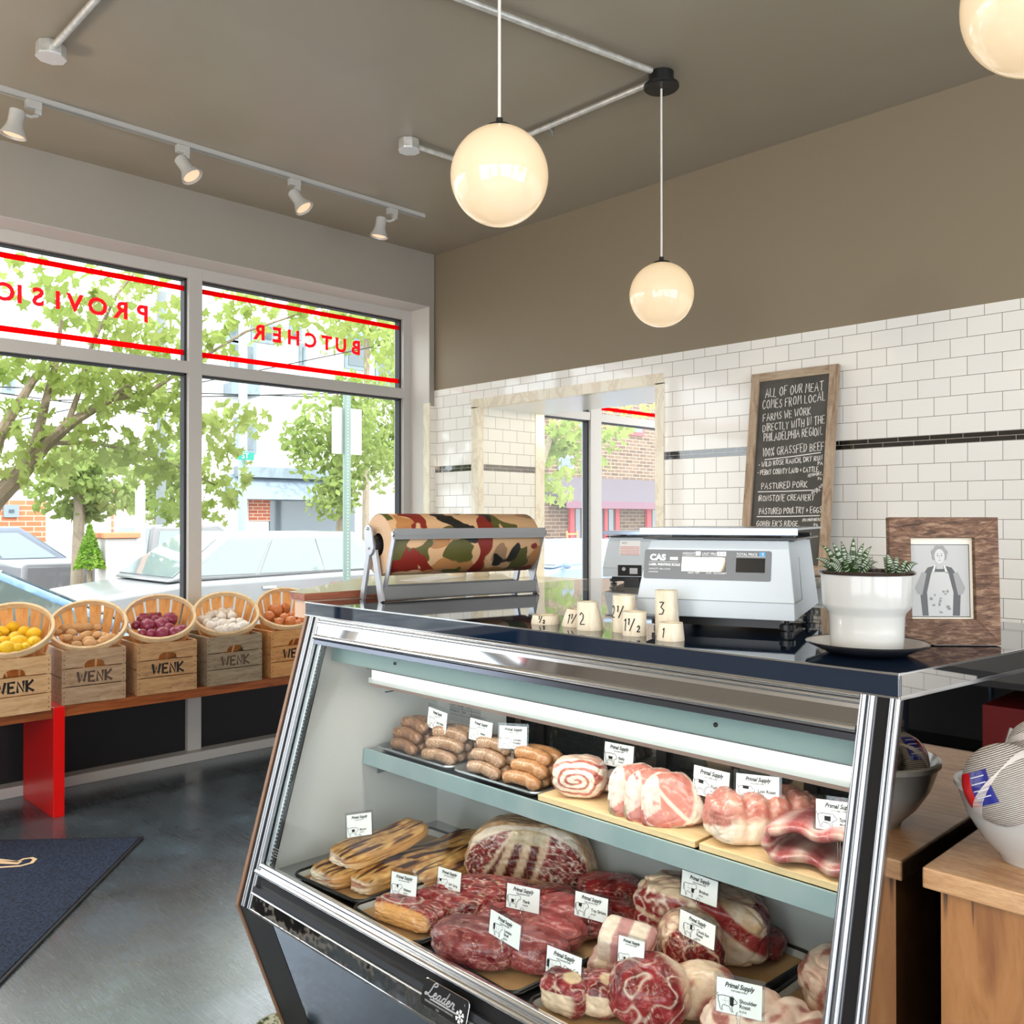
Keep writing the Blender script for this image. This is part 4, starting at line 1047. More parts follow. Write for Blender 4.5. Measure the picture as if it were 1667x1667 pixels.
# --- brisket, chuck
def briskcol(q, w):
    if q.y < -.6 and q.x > -.15:
        c = lerp(FATW, FATY, .3 + nz(w, 2, 3))
        d = q.x * .9 + q.z * .75
        return lerp(c, lerp(BEEF, BEEFL, .5 + nz(w, 4, 1)), sstep(.50, .60, d) * sstep(1.0, .9, d) if d > 0 else 0)
    if q.y < -.5:
        c = lerp(BEEF, FATW, ridge(w, 3, .16, 5))
        return lerp(c, FAT, sstep(.1, .0, abs(q.z + .1 + .3 * q.x)) + sstep(.7, .85, q.z))
    if q.x > .75: return lerp(BEEFD, S(150, 70, 80), .5 + nz(w, 2.4, 6))
    return lerp(FAT, BEEF, .7 * ridge(w, 1.7, .18, 8))
meat('brisket', 'large fat-capped brisket block at the back right of the case floor', 'meat', (1.555, 1.035, PAPZ), (.26, .15, .135), R(-66), briskcol, 4, 44, .07, 1.5, 5, (0, R(4)), lambda q, q0: (q.x, q.y, q.z * (1 - .1 * q.x)), 'beef roasts in the back tray')
def chuckcol(q, w):
    if q.y < -.55:
        rr_ = math.hypot(q.x, q.z); an = math.atan2(q.z, q.x)
        s_ = math.sin(rr_ * 11 + an * 1.5 + 2 * nz(w, 2, 3))
        c = lerp(lerp(BEEFD, BEEF, .5 + nz(w, 3, 2)), FAT, .75 * sstep(.86, .99, s_) + .6 * ridge(w, 4, .07, 5))
        return lerp(c, FAT, sstep(.9, .98, rr_))
    return lerp(lerp(FAT, BEEF, .6 * ridge(w, 1.6, .3, 3)), BEEFD, sstep(.45, .9, -q.z) * .6)
meat('chuck_roast', 'round chuck roast with swirled dark red cut face, in front of the brisket', 'meat', (1.448, .985, PAPZ), (.128, .13, .122), R(-50), chuckcol, 2.6, 44, .05, 1.4, 8, (0, 0), None, 'beef roasts in the back tray')
meat('beef_trim_piece', 'small dark red meat piece at the right of the brisket', 'meat', (1.635, .925, PAPZ), (.08, .06, .05), R(20), beefcol(20, .03, S(120, 30, 36)), 2.8, 20, .1, 1.7, 30)
# --- short ribs, shank
def shortcol(q, w):
    if q.z > .55: return lerp(lerp(FATW, S(206, 150, 148), sstep(.1, .3, math.sin(q.x * 7 + 1))), FAT, .3)
    s_ = math.sin(q.z * 6 + q.x * .8 + 1.2 * nz(w, 2, 2))
    return lerp(lerp(BEEF, BEEFD, .3 + nz(w, 3, 7)), FATW, sstep(.35, .75, s_))
RG = 'beef short rib blocks'
meat('short_rib', 'short rib block on top of the pile, white fat side up', 'meat', (1.338, 1.052, PAPZ + .057), (.10, .078, .056), R(-68), lambda q, w: lerp(FATW, S(190, 120, 124), .85 * sstep(.1, .35, math.sin(q.x * 5.5 + 2.4))) if (q.y < -.4 or q.z > .5) else shortcol(q, w), 6, 26, .03, 1.5, 2, (R(14), R(6)), None, RG)
meat('short_rib', 'short rib block at the bottom left of the pile, red and white striped', 'meat', (1.325, 1.075, PAPZ), (.085, .085, .058), R(-62), shortcol, 6, 28, .04, 1.5, 4, (0, 0), None, RG)
meat('short_rib', 'short rib block at the bottom right, pale ribs facing up under the card clip', 'meat', (1.345, 1.000, PAPZ), (.09, .095, .06), R(-62), shortcol, 6, 28, .04, 1.5, 6, (0, 0), None, RG)
def shankcol(sd):
    def fn(q, w):
        c = beefcol(sd, .09, S(140, 44, 50), 2.4)(q, w)
        if q.z > .3: c = lerp(c, S(226, 196, 156), sstep(.40, .30, math.hypot(q.x - .25, q.y + .3)))
        return lerp(c, FAT, sstep(.75, .9, -q.x * .3 - q.y) if q.z < .4 else 0)
    return fn
HG = 'cross-cut beef shanks'
meat('beef_shank', 'cross-cut shank with a pale round bone, at the front corner of its tray', 'meat', (1.205, 1.075, PAPZ), (.098, .08, .07), R(-70), shankcol(1), 3, 30, .08, 1.6, 3, (R(6), 0), None, HG)
meat('beef_shank', 'second cross-cut shank, between the boned one and the round roast', 'meat', (1.235, 1.022, PAPZ), (.095, .08, .07), R(-60), shankcol(2), 2.8, 28, .10, 1.7, 6, (0, 0), None, HG)
meat('beef_roast', 'ball-shaped beef roast at the bottom of the picture, white seams across its red face', 'meat', (1.265, .945, PAPZ), (.138, .13, .112), R(-55), lambda q, w: lerp(beefcol(3, .09, S(150, 30, 40), 1.5, FATW)(q, w), FAT, sstep(.25, .7, q.x * .8 + q.y * .5)), 2.5, 44, .07, 1.5, 9, (0, 0), None, None)
meat('beef_roast', 'fat-covered beef piece between the ball-shaped roast and the chuck roast', 'meat', (1.352, .895, PAPZ), (.115, .09, .088), R(-40), lambda q, w: lerp(FAT, BEEF, .8 * sstep(-.1, .35, nz(w, 1.6, 4))), 2.8, 28, .08, 1.5, 12)
# --- pork shoulder
def shouldcol(sd):
    def fn(q, w):
        c = lerp(lerp(S(240, 218, 200), S(228, 186, 166), .5 + nz(w, 2, sd)), PORKD, .85 * sstep(.12, .34, nz((w[0], w[1] * .6, w[2]), 2.2, sd)))
        return c
    return fn
def tied(n, dep=.09): return lambda q, q0: (q.x, q.y * (1 - dep * (.5 + .5 * math.cos(q.x * math.pi * n)) ** 3), (q.z + 1) * (1 - dep * (.5 + .5 * math.cos(q.x * math.pi * n)) ** 3) - 1)
t1 = meat('pork_shoulder', 'string-tied pale pork shoulder behind the shoulder price card, at the bottom right', 'meat', (1.305, .745, PAPZ), (.20, .17, .098), R(-84), shouldcol(2), 2.8, 44, .05, 1.6, 3, (0, 0), tied(4), 'pork shoulders')
t2 = meat('pork_shoulder', 'large marbled pork shoulder against the right end of the case', 'meat', (1.535, .70, PAPZ), (.21, .165, .105), R(-75), shouldcol(7), 2.7, 44, .07, 1.4, 8, (0, R(8)), None, 'pork shoulders')
def ties(o, xs, ry, rz_, dz):
    m = MB()
    for x in xs:
        s_ = math.sqrt(max(.2, 1 - abs(x / (o.dimensions.x / 2 + 1e-6)) ** 2.8))
        m.tube([(x, ry * s_ * math.cos(a_), dz + rz_ * s_ * math.sin(a_)) for a_ in [2 * math.pi * i / 24 for i in range(24)]], .0014, 6, closed=True)
    m.build('butcher_twine', P('twine_cord', S(214, 200, 180), .9), o, smooth=True)
# --- upper shelf boards
M_board = wood('pale_board_wood', S(224, 196, 152), S(204, 172, 124), S(232, 208, 168), (12, 1.4, 12), 3, .55)
M_board2 = wood('board_end_grain', S(206, 172, 122), S(160, 124, 80), S(222, 190, 142), (60, 3, 60), 2, .6)
def board(label, x0, x1, y0, y1):
    t = thing('cutting_board', label, 'board', ((x0 + x1) / 2, (y0 + y1) / 2, ZS), 0, 'wooden boards on the glass case shelf')
    MB().box(x0, x1, y0, y1, ZS + .0035, ZS + .016).build('board', M_board, t, bevel=.001, world=True)
    MB().box(x0 + .001, x1 - .001, y0 - .0006, y0 + .0004, ZS + .004, ZS + .0155).build('end_grain', M_board2, t, world=True)
board('pale wooden board under the rolled pork belly and chops', 1.436, 1.655, .968, 1.375)
board('wooden board under the tied loin roast and spare ribs', 1.436, 1.655, .60, .958)
BZ = ZS + .016
def bellycol(q, w):
    if q.y < -.45 or abs(q.x) > .8:
        rr_ = math.hypot(q.x * .9, q.z * 1.15) + .16 * nz(w, 1.3, 8); an = math.atan2(q.z, q.x)
        s_ = math.sin((rr_ * 1.55 + an / (2 * math.pi) * .52) * 12.0 + 1.1 * nz(w, 2, 3))
        c = lerp(FATW, lerp(PORKD, PORK, .5 + nz(w, 4, 2)), sstep(.1, .6, s_))
        return lerp(c, S(226, 176, 160), .3 * ridge(w, 5, .1, 3))
    return lerp(S(240, 218, 198), S(222, 160, 144), .5 + .8 * nz(w, 1.8, 4))
meat('pork_belly', 'rolled pork belly with white and pink spiral end, beside the orange sausages', 'meat', (1.497, 1.305, BZ), (.118, .09, .086), R(-62), bellycol, 3, 48, .05, 1.4, 2, (0, 0), None, 'pork belly pieces')
meat('pork_belly', 'flat piece of pork belly behind the roll, under the belly price card', 'meat', (1.585, 1.245, BZ), (.125, .09, .046), R(-70), lambda q, w: lerp(FATW, PORKD, .85 * sstep(.0, .3, math.sin(q.z * 5 + q.x * 1.2 + nz(w, 2, 3)))) , 3.4, 34, .07, 1.5, 5, (0, 0), None, 'pork belly pieces')
def chopcol(sd):
    def fn(q, w):
        if abs(q.y) > .6:
            rim = max(abs(q.x) ** 3 + abs(q.z) ** 3, 0)
            c = lerp(PORK, S(188, 116, 106), .4 + .8 * nz(w, 2.4, sd))
            c = lerp(c, FATW, sstep(.62, .75, q.x * .75 - q.z * .35 + .25 * rim))
            c = lerp(c, FATW, sstep(.09, .03, abs(q.x * .8 + q.z * .5 + .12)) * .8)
            if q.x < -.35 and q.z > -.1 + .5 * q.x: c = lerp(S(226, 186, 176), S(160, 40, 52), sstep(.25, .5, nz((w[0], w[2], 0), 3, sd)))
            return lerp(c, FATW, sstep(.80, .95, rim))
        if q.z < -.2 and q.x < .35: return lerp(BONE, S(176, 96, 90), sstep(.0, .3, math.sin(q.x * 9 + sd)))
        return lerp(S(242, 220, 204), S(224, 168, 150), .4 + nz(w, 2, sd))
    return fn
CG = 'pork chops on the shelf'
chopd = lambda q, q0: (q.x * (1 - .18 * (q.z + 1)) + .28 * q.z * 0, q.y, q.z * (1 + .18 * q.x * 0))
for i, (x, y, tl, l) in enumerate(((1.482, 1.128, -38, 'bone-in pork chop standing at the left of the chops'), (1.482, 1.085, -38, 'bone-in pork chop between two others, rib bone on top'), (1.480, 1.040, -38, 'pork chop at the front right with a broad pink face and white fat edge'))):
    meat('pork_chop', l, 'meat', (x, y - .0, BZ - .004), (.142, .042, .108), R(-48), chopcol(i * 2.), 3.4, 36, .06, 1.5, 3. + i, (R(-24), R(-10)), chopd, CG)
meat('pork_chop', 'flat pork chop under the chop price card', 'meat', (1.592, 1.035, BZ), (.12, .085, .026), R(-60), lambda q, w: lerp(lerp(PORKL, PORKD, .5 + nz(w, 2.4, 3)), FATW, sstep(.55, .8, math.hypot(q.x, q.y) - .2)), 3, 30, .06, 1.6, 3, (0, 0), None, CG)
meat('pork_chop', 'flat pork chop on top of another behind the standing chops', 'meat', (1.585, 1.04, BZ + .026), (.105, .075, .024), R(-50), lambda q, w: lerp(lerp(PORKL, S(210, 110, 84), .5 + nz(w, 2.4, 5)), FATW, sstep(.5, .8, math.hypot(q.x, q.y) - .2)), 3, 30, .06, 1.6, 5, (0, 0), None, CG)
def loincol(sd):
    def fn(q, w):
        if q.x < -.72: return lerp(lerp(S(196, 128, 116), S(180, 108, 98), .5 + nz(w, 2, sd)), FATW, sstep(.2, .4, -q.z * .9 - .25 * q.y))
        top = lerp(S(206, 142, 124), S(184, 104, 92), .5 + nz(w, 2.2, sd))
        top = lerp(top, S(232, 200, 184), .6 * ridge(w, 3, .14, sd))
        return lerp(top, S(244, 222, 200), sstep(-.05, .3, -q.z - .35 * q.y - .1))
    return fn
lo = meat('loin_roast', 'string-tied pork loin roast with a flat pink cut end facing left', 'meat', (1.535, .885, BZ), (.215, .10, .096), R(-38), loincol(2), 4.2, 48, .03, 1.5, 3, (0, 0), tied(5, .10), 'pork loin roasts')
meat('loin_roast', 'second tied loin roast, partly hidden behind the spare ribs', 'meat', (1.615, .775, BZ), (.15, .08, .08), R(-38), loincol(5), 3.0, 30, .04, 1.5, 7, (0, 0), tied(4, .10), 'pork loin roasts')
# spare ribs: one rack folded over
def rackmesh():
    path = []
    for i in range(11): path.append((-.075 + .150 * i / 10, .052 + .008 * math.sin(i), 1))
    path = [(.080 - .15 * i / 9, .016 + .004 * math.sin(i * 1.1)) for i in range(10)] + [(-.080 - .016 * math.sin(R(18 * i)), .016 + .022 * (1 - math.cos(R(18 * i)))) for i in range(1, 10)] + [(-.070 + .16 * i / 9, .062 + .010 * i / 9 + .005 * math.sin(i * 1.4)) for i in range(10)]
    n = len(path); W_ = 16; vs = []; cs_ = []; th = .0115
    for side in (1, -1):
        for i, (x, z) in enumerate(path):
            a_ = path[max(i - 1, 0)]; b_ = path[min(i + 1, n - 1)]; tx, tz = b_[0] - a_[0], b_[1] - a_[1]; L = math.hypot(tx, tz)
            nx, nz_ = -tz / L, tx / L
            for j in range(W_ + 1):
                v_ = j / W_ - .5
                y = v_ * .125 * (1 + .12 * math.sin(i * .8)) + .01 * math.sin(i * 1.3)
                e = th * (1 - .6 * abs(2 * v_) ** 6) * (1 + .25 * math.sin(i * 2.1 + j * .2) * (side == 1)) * side
                vs.append((x + nx * e + .004 * nz((x * 20, y * 20, side), 1.2, 3), y, z + nz_ * e))
                rib = math.sin(i * 2.1)
                c = lerp(S(188, 112, 112), S(150, 66, 74), .5 + nz((x * 30, y * 30, z * 20), 1, 2))
                c = lerp(c, S(232, 208, 200), .75 * sstep(.2, .8, rib) + .4 * ridge((x * 30, y * 30, z * 20), 1.2, .2, 4))
                if abs(v_) > .42: c = lerp(c, S(150, 62, 62), .7); c = lerp(c, S(206, 180, 160), .7 * sstep(.5, .9, rib))
                cs_.append(c)
    m_ = (W_ + 1); off = n * m_
    fs = [(s_ * off + i * m_ + j, s_ * off + i * m_ + j + 1, s_ * off + (i + 1) * m_ + j + 1, s_ * off + (i + 1) * m_ + j) for s_ in (0, 1) for i in range(n - 1) for j in range(W_)]
    for i in range(n - 1):
        for j in (0, W_): fs.append((i * m_ + j, (i + 1) * m_ + j, off + (i + 1) * m_ + j, off + i * m_ + j))
    for j in range(W_):
        for i in (0, n - 1): fs.append((i * m_ + j, i * m_ + j + 1, off + i * m_ + j + 1, off + i * m_ + j))
    return MB().add(vs, fs, None, cs_)
o = rackmesh().build('rib_rack', M_meat, smooth=True, angle=60, subsurf=1)
o.location = (1.508, .735, BZ + .0); o.rotation_euler = (0, 0, R(-82)); tag(o, 'rack of spare ribs folded over, at the right end of the shelf', 'meat')
# --- sausages
def sausmat(name, c1, c2, c3):
    k = N(name)
    f = k.noise(k.co(), 260, 3, .6)
    col = k.mix(k.ramp(k.noise(k.co(), 60, 2), [(.4, 0.), (.65, .8)]), k.ramp(f, [(.40, c1), (.56, c2), (.66, c3)]), c1)
    k.set(Base_Color=col, Roughness=.34, Coat_Weight=.35, Coat_Roughness=.2)
    k.bump(f, .12, .001)
    return k.m
SM = [sausmat('brown_sausage', S(116, 78, 52), S(150, 106, 74), S(200, 174, 146)), sausmat('herbed_sausage', S(138, 102, 76), S(176, 142, 114), S(218, 200, 178)),
      sausmat('pale_herbed_sausage', S(146, 110, 84), S(184, 150, 122), S(222, 204, 184)), sausmat('orange_sausage', S(160, 108, 68), S(192, 142, 98), S(220, 186, 148))]
def sausage_mesh(mt, sd):
    rg = random.Random(sd); L = .120; r = .0160; n = 14
    pts = []; rs = []
    for i in range(n + 1):
        t_ = i / n; x = (t_ - .5) * L
        pts.append((x, .012 * (1 - (2 * t_ - 1) ** 2) * rg.choice((.6, .9)), -.007 * (2 * t_ - 1) ** 2))
        e = abs(2 * t_ - 1); rs.append(r * (math.sqrt(max(0., 1 - max(0, (e - .74) / .26) ** 2)) * .98 + .02) * (1 + .03 * math.sin(5 * t_ + sd)))
    o = MB().tube(pts, rs, 14).build('sausage', mt, smooth=True, angle=180); me = o.data; bpy.data.objects.remove(o); return me
def tray_small(label, c, L, W, rz):
    return tray(label, c, L, W, rz, ZS + .002, False, 'small metal trays of sausages', False, .012)
tray_small('small aluminium tray of darker sausages at the left end of the shelf', (1.535, 1.835), .185, .30, R(0))
tray_small('small aluminium tray of pale and orange sausages on the shelf', (1.535, 1.53), .185, .285, R(0))
SGN = ['dark brown sausages', 'speckled brown sausages', 'pale speckled sausages', 'orange sausages']
CO = ['dark brown', 'speckled brown', 'pale speckled', 'orange']
LEV = ['bottom', 'middle', 'top']
for pi, y in enumerate((1.912, 1.765, 1.598, 1.468)):
    me = sausage_mesh(SM[pi], pi + 1)
    for lv, cnt in enumerate((4, 3, 2)):
        for j in range(cnt):
            o = bpy.data.objects.new('sausage', me); COL.objects.link(o)
            x = 1.474 + lv * .0165 + j * .0335
            o.location = (x, y + random.uniform(-.006, .006) - .004 * lv, ZS + .0215 + lv * .0262)
            o.rotation_euler = (random.uniform(-.2, .2), R(0), R(-90) + random.uniform(-.10, .10) + (.12 if pi == 1 else -.06) + (R(180) if False else 0))
            side = 'frontmost' if j == 0 else ('rearmost' if j == cnt - 1 else ORD[j] + ' from the front')
            tag(o, f'{CO[pi]} sausage in the {LEV[lv]} layer of its pile, {side}', 'sausage', SGN[pi])
# --- price cards
M_sleeve = pane('clear_sleeve', (.86, .88, .90), gain=1.2)
M_wire = P('steel_wire', (.6, .6, .6), .25, 1.)
PIG = [[(.02, .62), (.05, .70), (.12, .72), (.30, .75), (.52, .74), (.68, .72), (.74, .78), (.80, .70), (.90, .60), (.98, .54), (.97, .46), (.86, .42), (.78, .36), (.72, .30), (.74, .14), (.80, .02), (.72, .02), (.64, .14), (.60, .26), (.44, .28), (.28, .30), (.22, .16), (.26, .02), (.18, .02), (.12, .16), (.08, .34), (.02, .5), (.02, .62)], [(.02, .66), (-.05, .74), (-.02, .84), (.03, .78)]]
COW = [[(.02, .70), (.10, .76), (.35, .76), (.60, .78), (.74, .80), (.80, .86), (.90, .80), (.99, .62), (.95, .56), (.86, .58), (.80, .48), (.70, .34), (.70, .02), (.63, .02), (.61, .26), (.45, .24), (.28, .30), (.24, .18), (.25, .02), (.18, .02), (.14, .20), (.08, .36), (.05, .55), (.02, .70)], [(.02, .70), (-.02, .50), (.0, .32)]]
CUT = {'bacon': (.38, .62, .34, .58), 'belly': (.30, .60, .34, .54), 'loin': (.28, .62, .56, .74), 'chop': (.30, .60, .55, .74), 'spare': (.36, .66, .36, .62), 'shoulder': (.62, .80, .30, .72), 'rib': (.46, .60, .56, .77), 'strip': (.16, .34, .56, .76),
       'flank': (.30, .48, .30, .52), 'rump': (.04, .17, .34, .72), 'sirloin': (.24, .46, .54, .76), 'shank': (.02, .16, .30, .72), 'plate': (.46, .62, .30, .56), 'brisket': (.60, .78, .28, .54), 'chuck': (.58, .76, .48, .78), None: None}
def price_card(where, cx, cy, slope, wp, hp, at, name, sub, animal, cut, price, pick=.03, top=None):
    d = (Vector((at[0], at[1], ZD)) - EYE).dot(FW)
    c = EYE + ray(cx, cy) * d
    if abs(slope) < .03: slope = .03
    vx = cx + (844 - cy) / slope
    vd = ray(vx, 844); vd.z = 0; vd.normalize()
    r_ = vd if vx > cx else -vd
    n_ = Vector((r_.y, -r_.x, 0))
    if n_.dot(EYE - c) < 0: n_ = -n_
    u_ = (Vector((0, 0, 1)) - n_ * .12).normalized(); n_ = r_.cross(u_)
    pa, pb = c - r_ * .01, c + r_ * .01
    ppm = abs((pb - EYE).dot(RT) / depth(pb) - (pa - EYE).dot(RT) / depth(pa)) * FPX / .02
    W_ = wp / ppm; H_ = hp * d / FPX
    yaw = math.atan2(r_.y, r_.x)
    t = thing('price_card', where, 'price card', c - u_ * (H_ * .5), 0, 'price cards stuck in the meat')
    kw = dict(parent=t, world=True)
    q = W_ * .06
    plate(MB(), [(-W_ / 2 - q, -H_ / 2 - q * .5), (W_ / 2 + q, -H_ / 2 - q * .5), (W_ / 2 + q, H_ / 2 + q * 1.6), (-W_ / 2 - q, H_ / 2 + q * 1.6)], c - n_ * .0022, r_, u_, n_, .0006).build('clear_sleeve', M_sleeve, **kw)
    plate(MB(), [(-W_ / 2, -H_ / 2), (W_ / 2, -H_ / 2), (W_ / 2, H_ / 2), (-W_ / 2, H_ / 2)], c - n_ * .0012, r_, u_, n_, .0010).build('card', M_paper, **kw)
    s_ = min(W_, H_ * 1.5)
    lg = text2d('Primal Supply', .1, 'CENTER', .35, .80, .0028); L = [shift2d(lg, 0, H_ * .5 - .165 * s_, .66 * s_ / width2d(lg))]
    sb = text2d(sub, .1, 'CENTER', 0, .9, .001); L.append(shift2d(sb, 0, H_ * .5 - .245 * s_, (.36 if len(sub) < 14 else .44) * s_ / width2d(sb)))
    two = len(name) > 1; yy = H_ * -.5 + (.27 if two else .22) * s_
    for i, nm in enumerate(name):
        v_ = text2d(nm, .1, 'LEFT', 0, .9, .002); kk = min(.118 * s_ / .1, .46 * W_ / max(width2d(v_), 1e-3))
        L.append(shift2d(v_, .01 * s_, yy, kk)); yy -= .105 * s_
    v_ = text2d(price, .1, 'LEFT', 0, .9, .001); L.append(shift2d(v_, .01 * s_, yy + .015 * s_, .062 * s_ / .1))
    MB().flat(join2d(*L), c + n_ * .0004, r_, u_).build('lettering', M_ink, **kw)
    an = PIG if animal == 'pig' else COW
    k2 = .44 * s_; oxx, oyy = -.47 * W_ if W_ < s_ * 1.05 else -.50 * s_, -H_ * .5 + .035 * s_
    dr = shift2d(ribbon2d(an, .03), oxx, oyy, k2)
    if CUT[cut]:
        a0, a1, b0, b1 = CUT[cut]
        dr = join2d(dr, shift2d(([(a0, b0 + .02), (a1, b0), (a1 + .02, b1), (a0 - .01, b1)], [(0, 1, 2, 3)]), oxx, oyy, k2))
    dr = join2d(dr, shift2d(ribbon2d([[(.36, .74), (.38, .30)], [(.60, .74), (.58, .30)], [(.22, .5), (.62, .5)]], .008), oxx, oyy, k2))
    MB().flat(dr, c + n_ * .0004, r_, u_).build('animal_drawing', M_ink, **kw)
    m = MB(); b0 = c - u_ * (H_ * .5); rr_ = .085 * s_
    ringp = [b0 + n_ * .002 + r_ * (rr_ * .6 * math.cos(a_)) + u_ * (rr_ * math.sin(a_)) for a_ in [R(-60 + 300 * i / 14) for i in range(15)]]
    m.tube(ringp, .0006, 6).tube([ringp[0], b0 + r_ * rr_ * .35 - u_ * pick], .0006, 6).tube([ringp[-1], b0 - r_ * rr_ * .25 - u_ * pick], .0006, 6)
    m.build('wire_pick', M_wire, smooth=True, **kw)
BE, PO, SA = '100% GRASSFED BEEF', 'PASTURED PORK', 'HOUSEMADE SAUSAGE'
price_card('price card reading Spicy Italian, above the darkest sausages', 711, 1172, .40, 30, 32, (1.53, 1.80), ['Spicy Italian'], SA, 'pig', None, '$10/LB')
price_card('price card reading Italian, above the pale sausages', 782, 1190, .27, 36, 34, (1.53, 1.63), ['Italian'], SA, 'pig', None, '$10/LB')
price_card('price card reading Smoky Polska, above the orange sausages', 835, 1200.5, .06, 44.7, 36, (1.53, 1.50), ['Smoky', 'Polska'], SA, 'pig', None, '$10/LB')
price_card('price card reading Belly, behind the rolled pork belly', 1007, 1230, .20, 47, 37, (1.585, 1.255), ['Belly'], PO, 'pig', 'belly', '$10/LB')
price_card('price card reading Pork Chop', 1157, 1275, .25, 58, 46, (1.515, .995), ['Pork Chop'], PO, 'pig', 'chop', '$12/LB')
price_card('price card reading Loin Roast', 1233, 1283, .11, 70, 41, (1.52, .875), ['Loin Roast'], PO, 'pig', 'loin', '$14/LB')
price_card('price card reading Spare Ribs, half hidden by the corner post', 1366, 1329, .13, 76, 47, (1.485, .70), ['Spare Ribs'], PO, 'pig', 'spare', '$8/LB', .045)
price_card('price card reading Bacon, on top of the bacon slabs', 585, 1343, -.14, 40, 35, (1.31, 1.83), ['Bacon'], PO, 'pig', 'bacon', '$14/LB', .02)
price_card('price card reading Ribeye', 657, 1442, .23, 41, 37, (1.225, 1.575), ['Ribeye'], BE, 'cow', 'rib', '$24/LB')
price_card('price card reading NY Strip', 730.6, 1434, .30, 37, 35, (1.31, 1.51), ['NY Strip'], BE, 'cow', 'strip', '$24/LB')
price_card('price card reading Flank', 851, 1462.5, .22, 53, 38, (1.29, 1.33), ['Flank'], BE, 'cow', 'flank', '$14/LB')
price_card('price card reading London Broil, tilted most steeply', 821, 1513, .58, 48.6, 38, (1.175, 1.24), ['London', 'Broil'], BE, 'cow', 'rump', '$10/LB', .02)
price_card('price card reading Top Sirloin', 962, 1476.7, .27, 53, 38, (1.34, 1.20), ['Top Sirloin'], BE, 'cow', 'sirloin', '$14/LB')
price_card('price card reading Cross-Cut Beef Shank', 917, 1572, .40, 56, 44, (1.205, 1.085), ['Cross-Cut', 'Beef Shank'], BE, 'cow', 'shank', '$8/LB', .02)
price_card('price card reading Short Ribs', 1027, 1551, .30, 42, 44, (1.265, .97), ['Short Ribs'], BE, 'cow', 'plate', '$9/LB', .03)
price_card('price card reading Brisket, its top hidden by the shelf', 1138, 1446, .36, 58, 40, (1.47, .99), ['Brisket'], BE, 'cow', 'brisket', '$9/LB', .025)
price_card('price card reading Chuck Eye Roast', 1134, 1513, .50, 57, 38, (1.385, .945), ['Chuck Eye', 'Roast'], BE, 'cow', 'chuck', '$10/LB', .02)
price_card('price card reading Shoulder Roast, lowest and largest', 1203, 1625.6, .23, 74, 53, (1.235, .75), ['Shoulder', 'Roast'], PO, 'pig', 'shoulder', '$12/LB', .02)
# ================================================================ things on and round the case top
ZC = 1.13
# --- paper cutter with camouflage roll
A0 = oz(621, 981, ZC)
cut = thing('paper_cutter', 'grey metal roll-paper cutter stand on the left end of the case top', 'paper cutter', A0, R(-9.7))
M_cut = P('grey_cutter_metal', S(176, 178, 184), .34, .55)
M_cutd = P('grey_cutter_bar', S(138, 138, 138), .4, .5)
LC = .512
def capsule(w, z0, z1, y0, y1, n=8):
    """outline in (y,z) of a bar with round ends from (y0,z0) to (y1,z1)"""
    dy, dz = y1 - y0, z1 - z0; L = math.hypot(dy, dz); ty, tz = dy / L, dz / L; a = math.atan2(tz, ty); r = w / 2
    return [(y1 + r * math.cos(a - R(90) + R(180) * i / n), z1 + r * math.sin(a - R(90) + R(180) * i / n)) for i in range(n + 1)] + \
           [(y0 + r * math.cos(a + R(90) + R(180) * i / n), z0 + r * math.sin(a + R(90) + R(180) * i / n)) for i in range(n + 1)]
for x, s_ in ((0, 1), (LC, -1)):
    MB().bar((x + .004 * s_, .006, 0), (x + .004 * s_, .058, .165), .008, .026, up=(0, 1, 0)).build('leg', M_cut, cut, bevel=.001)
    MB().bar((x + .004 * s_, .122, 0), (x + .004 * s_, .070, .165), .008, .022, up=(0, 1, 0)).build('leg', M_cut, cut, bevel=.001)
    pv = MB().prism(capsule(.048, .145, .180, .066, .074), 'x', x - .004 * s_, x + .001 * s_)
    pv.build('pivot_plate', M_cut, cut, bevel=.001)
    MB().sphere((x - .005 * s_, .072, .193), .004, 10, 6).sphere((x - .005 * s_, .066, .140), .003, 10, 6).build('bolt', M_alum, cut, smooth=True)
    MB().prism(capsule(.017, .035, .185, .012, -.044), 'x', x + .014 * s_, x + .018 * s_).build('cutter_arm', M_cut, cut)
    MB().tube([(x + .008 * s_, -.044, .180), (x + .022 * s_, -.044, .180)], .007, 12).build('bolt', M_alum, cut, smooth=True)
    MB().tube([(x + .0, .060, .148), (x + .030 * s_, .060, .148)], .027, 20).build('roll_hub', M_blackpl, cut, smooth=True)
MB().box(.006, LC - .006, .0, .004, .004, .040).box(.006, LC - .006, .0, .020, .004, .008).build('base_rail', M_cutd, cut)
MB().box(.006, LC - .006, .118, .122, .012, .036).build('base_rail', M_cutd, cut)
MB().box(.012, LC - .012, -.050, -.042, .166, .194).box(.012, LC - .012, -.053, -.041, .176, .184).build('cutter_bar', M_cutd, cut)
k = N('camouflage_print_paper')
v = k.co((1, 1, 1))
col = k.mix(0, S(206, 166, 124), S(206, 166, 124))
for sc, off, th, cc in ((6.5, (0, 0, 0), .53, S(176, 122, 72)), (7, (4, 1, 2), .56, S(152, 120, 92)), (7, (9, 3, 7), .575, S(84, 82, 34)), (7.5, (2, 8, 5), .59, S(124, 34, 22)), (7.5, (7, 5, 1), .60, S(28, 26, 22))):
    f = k.noise(k.co((1, 1, 1), loc=off), sc, 2, .5, .6)
    col = k.mix(k.ramp(f, [(th, 0.), (th + .006, 1.)]), col, cc)
k.set(Base_Color=col, Roughness=.55)
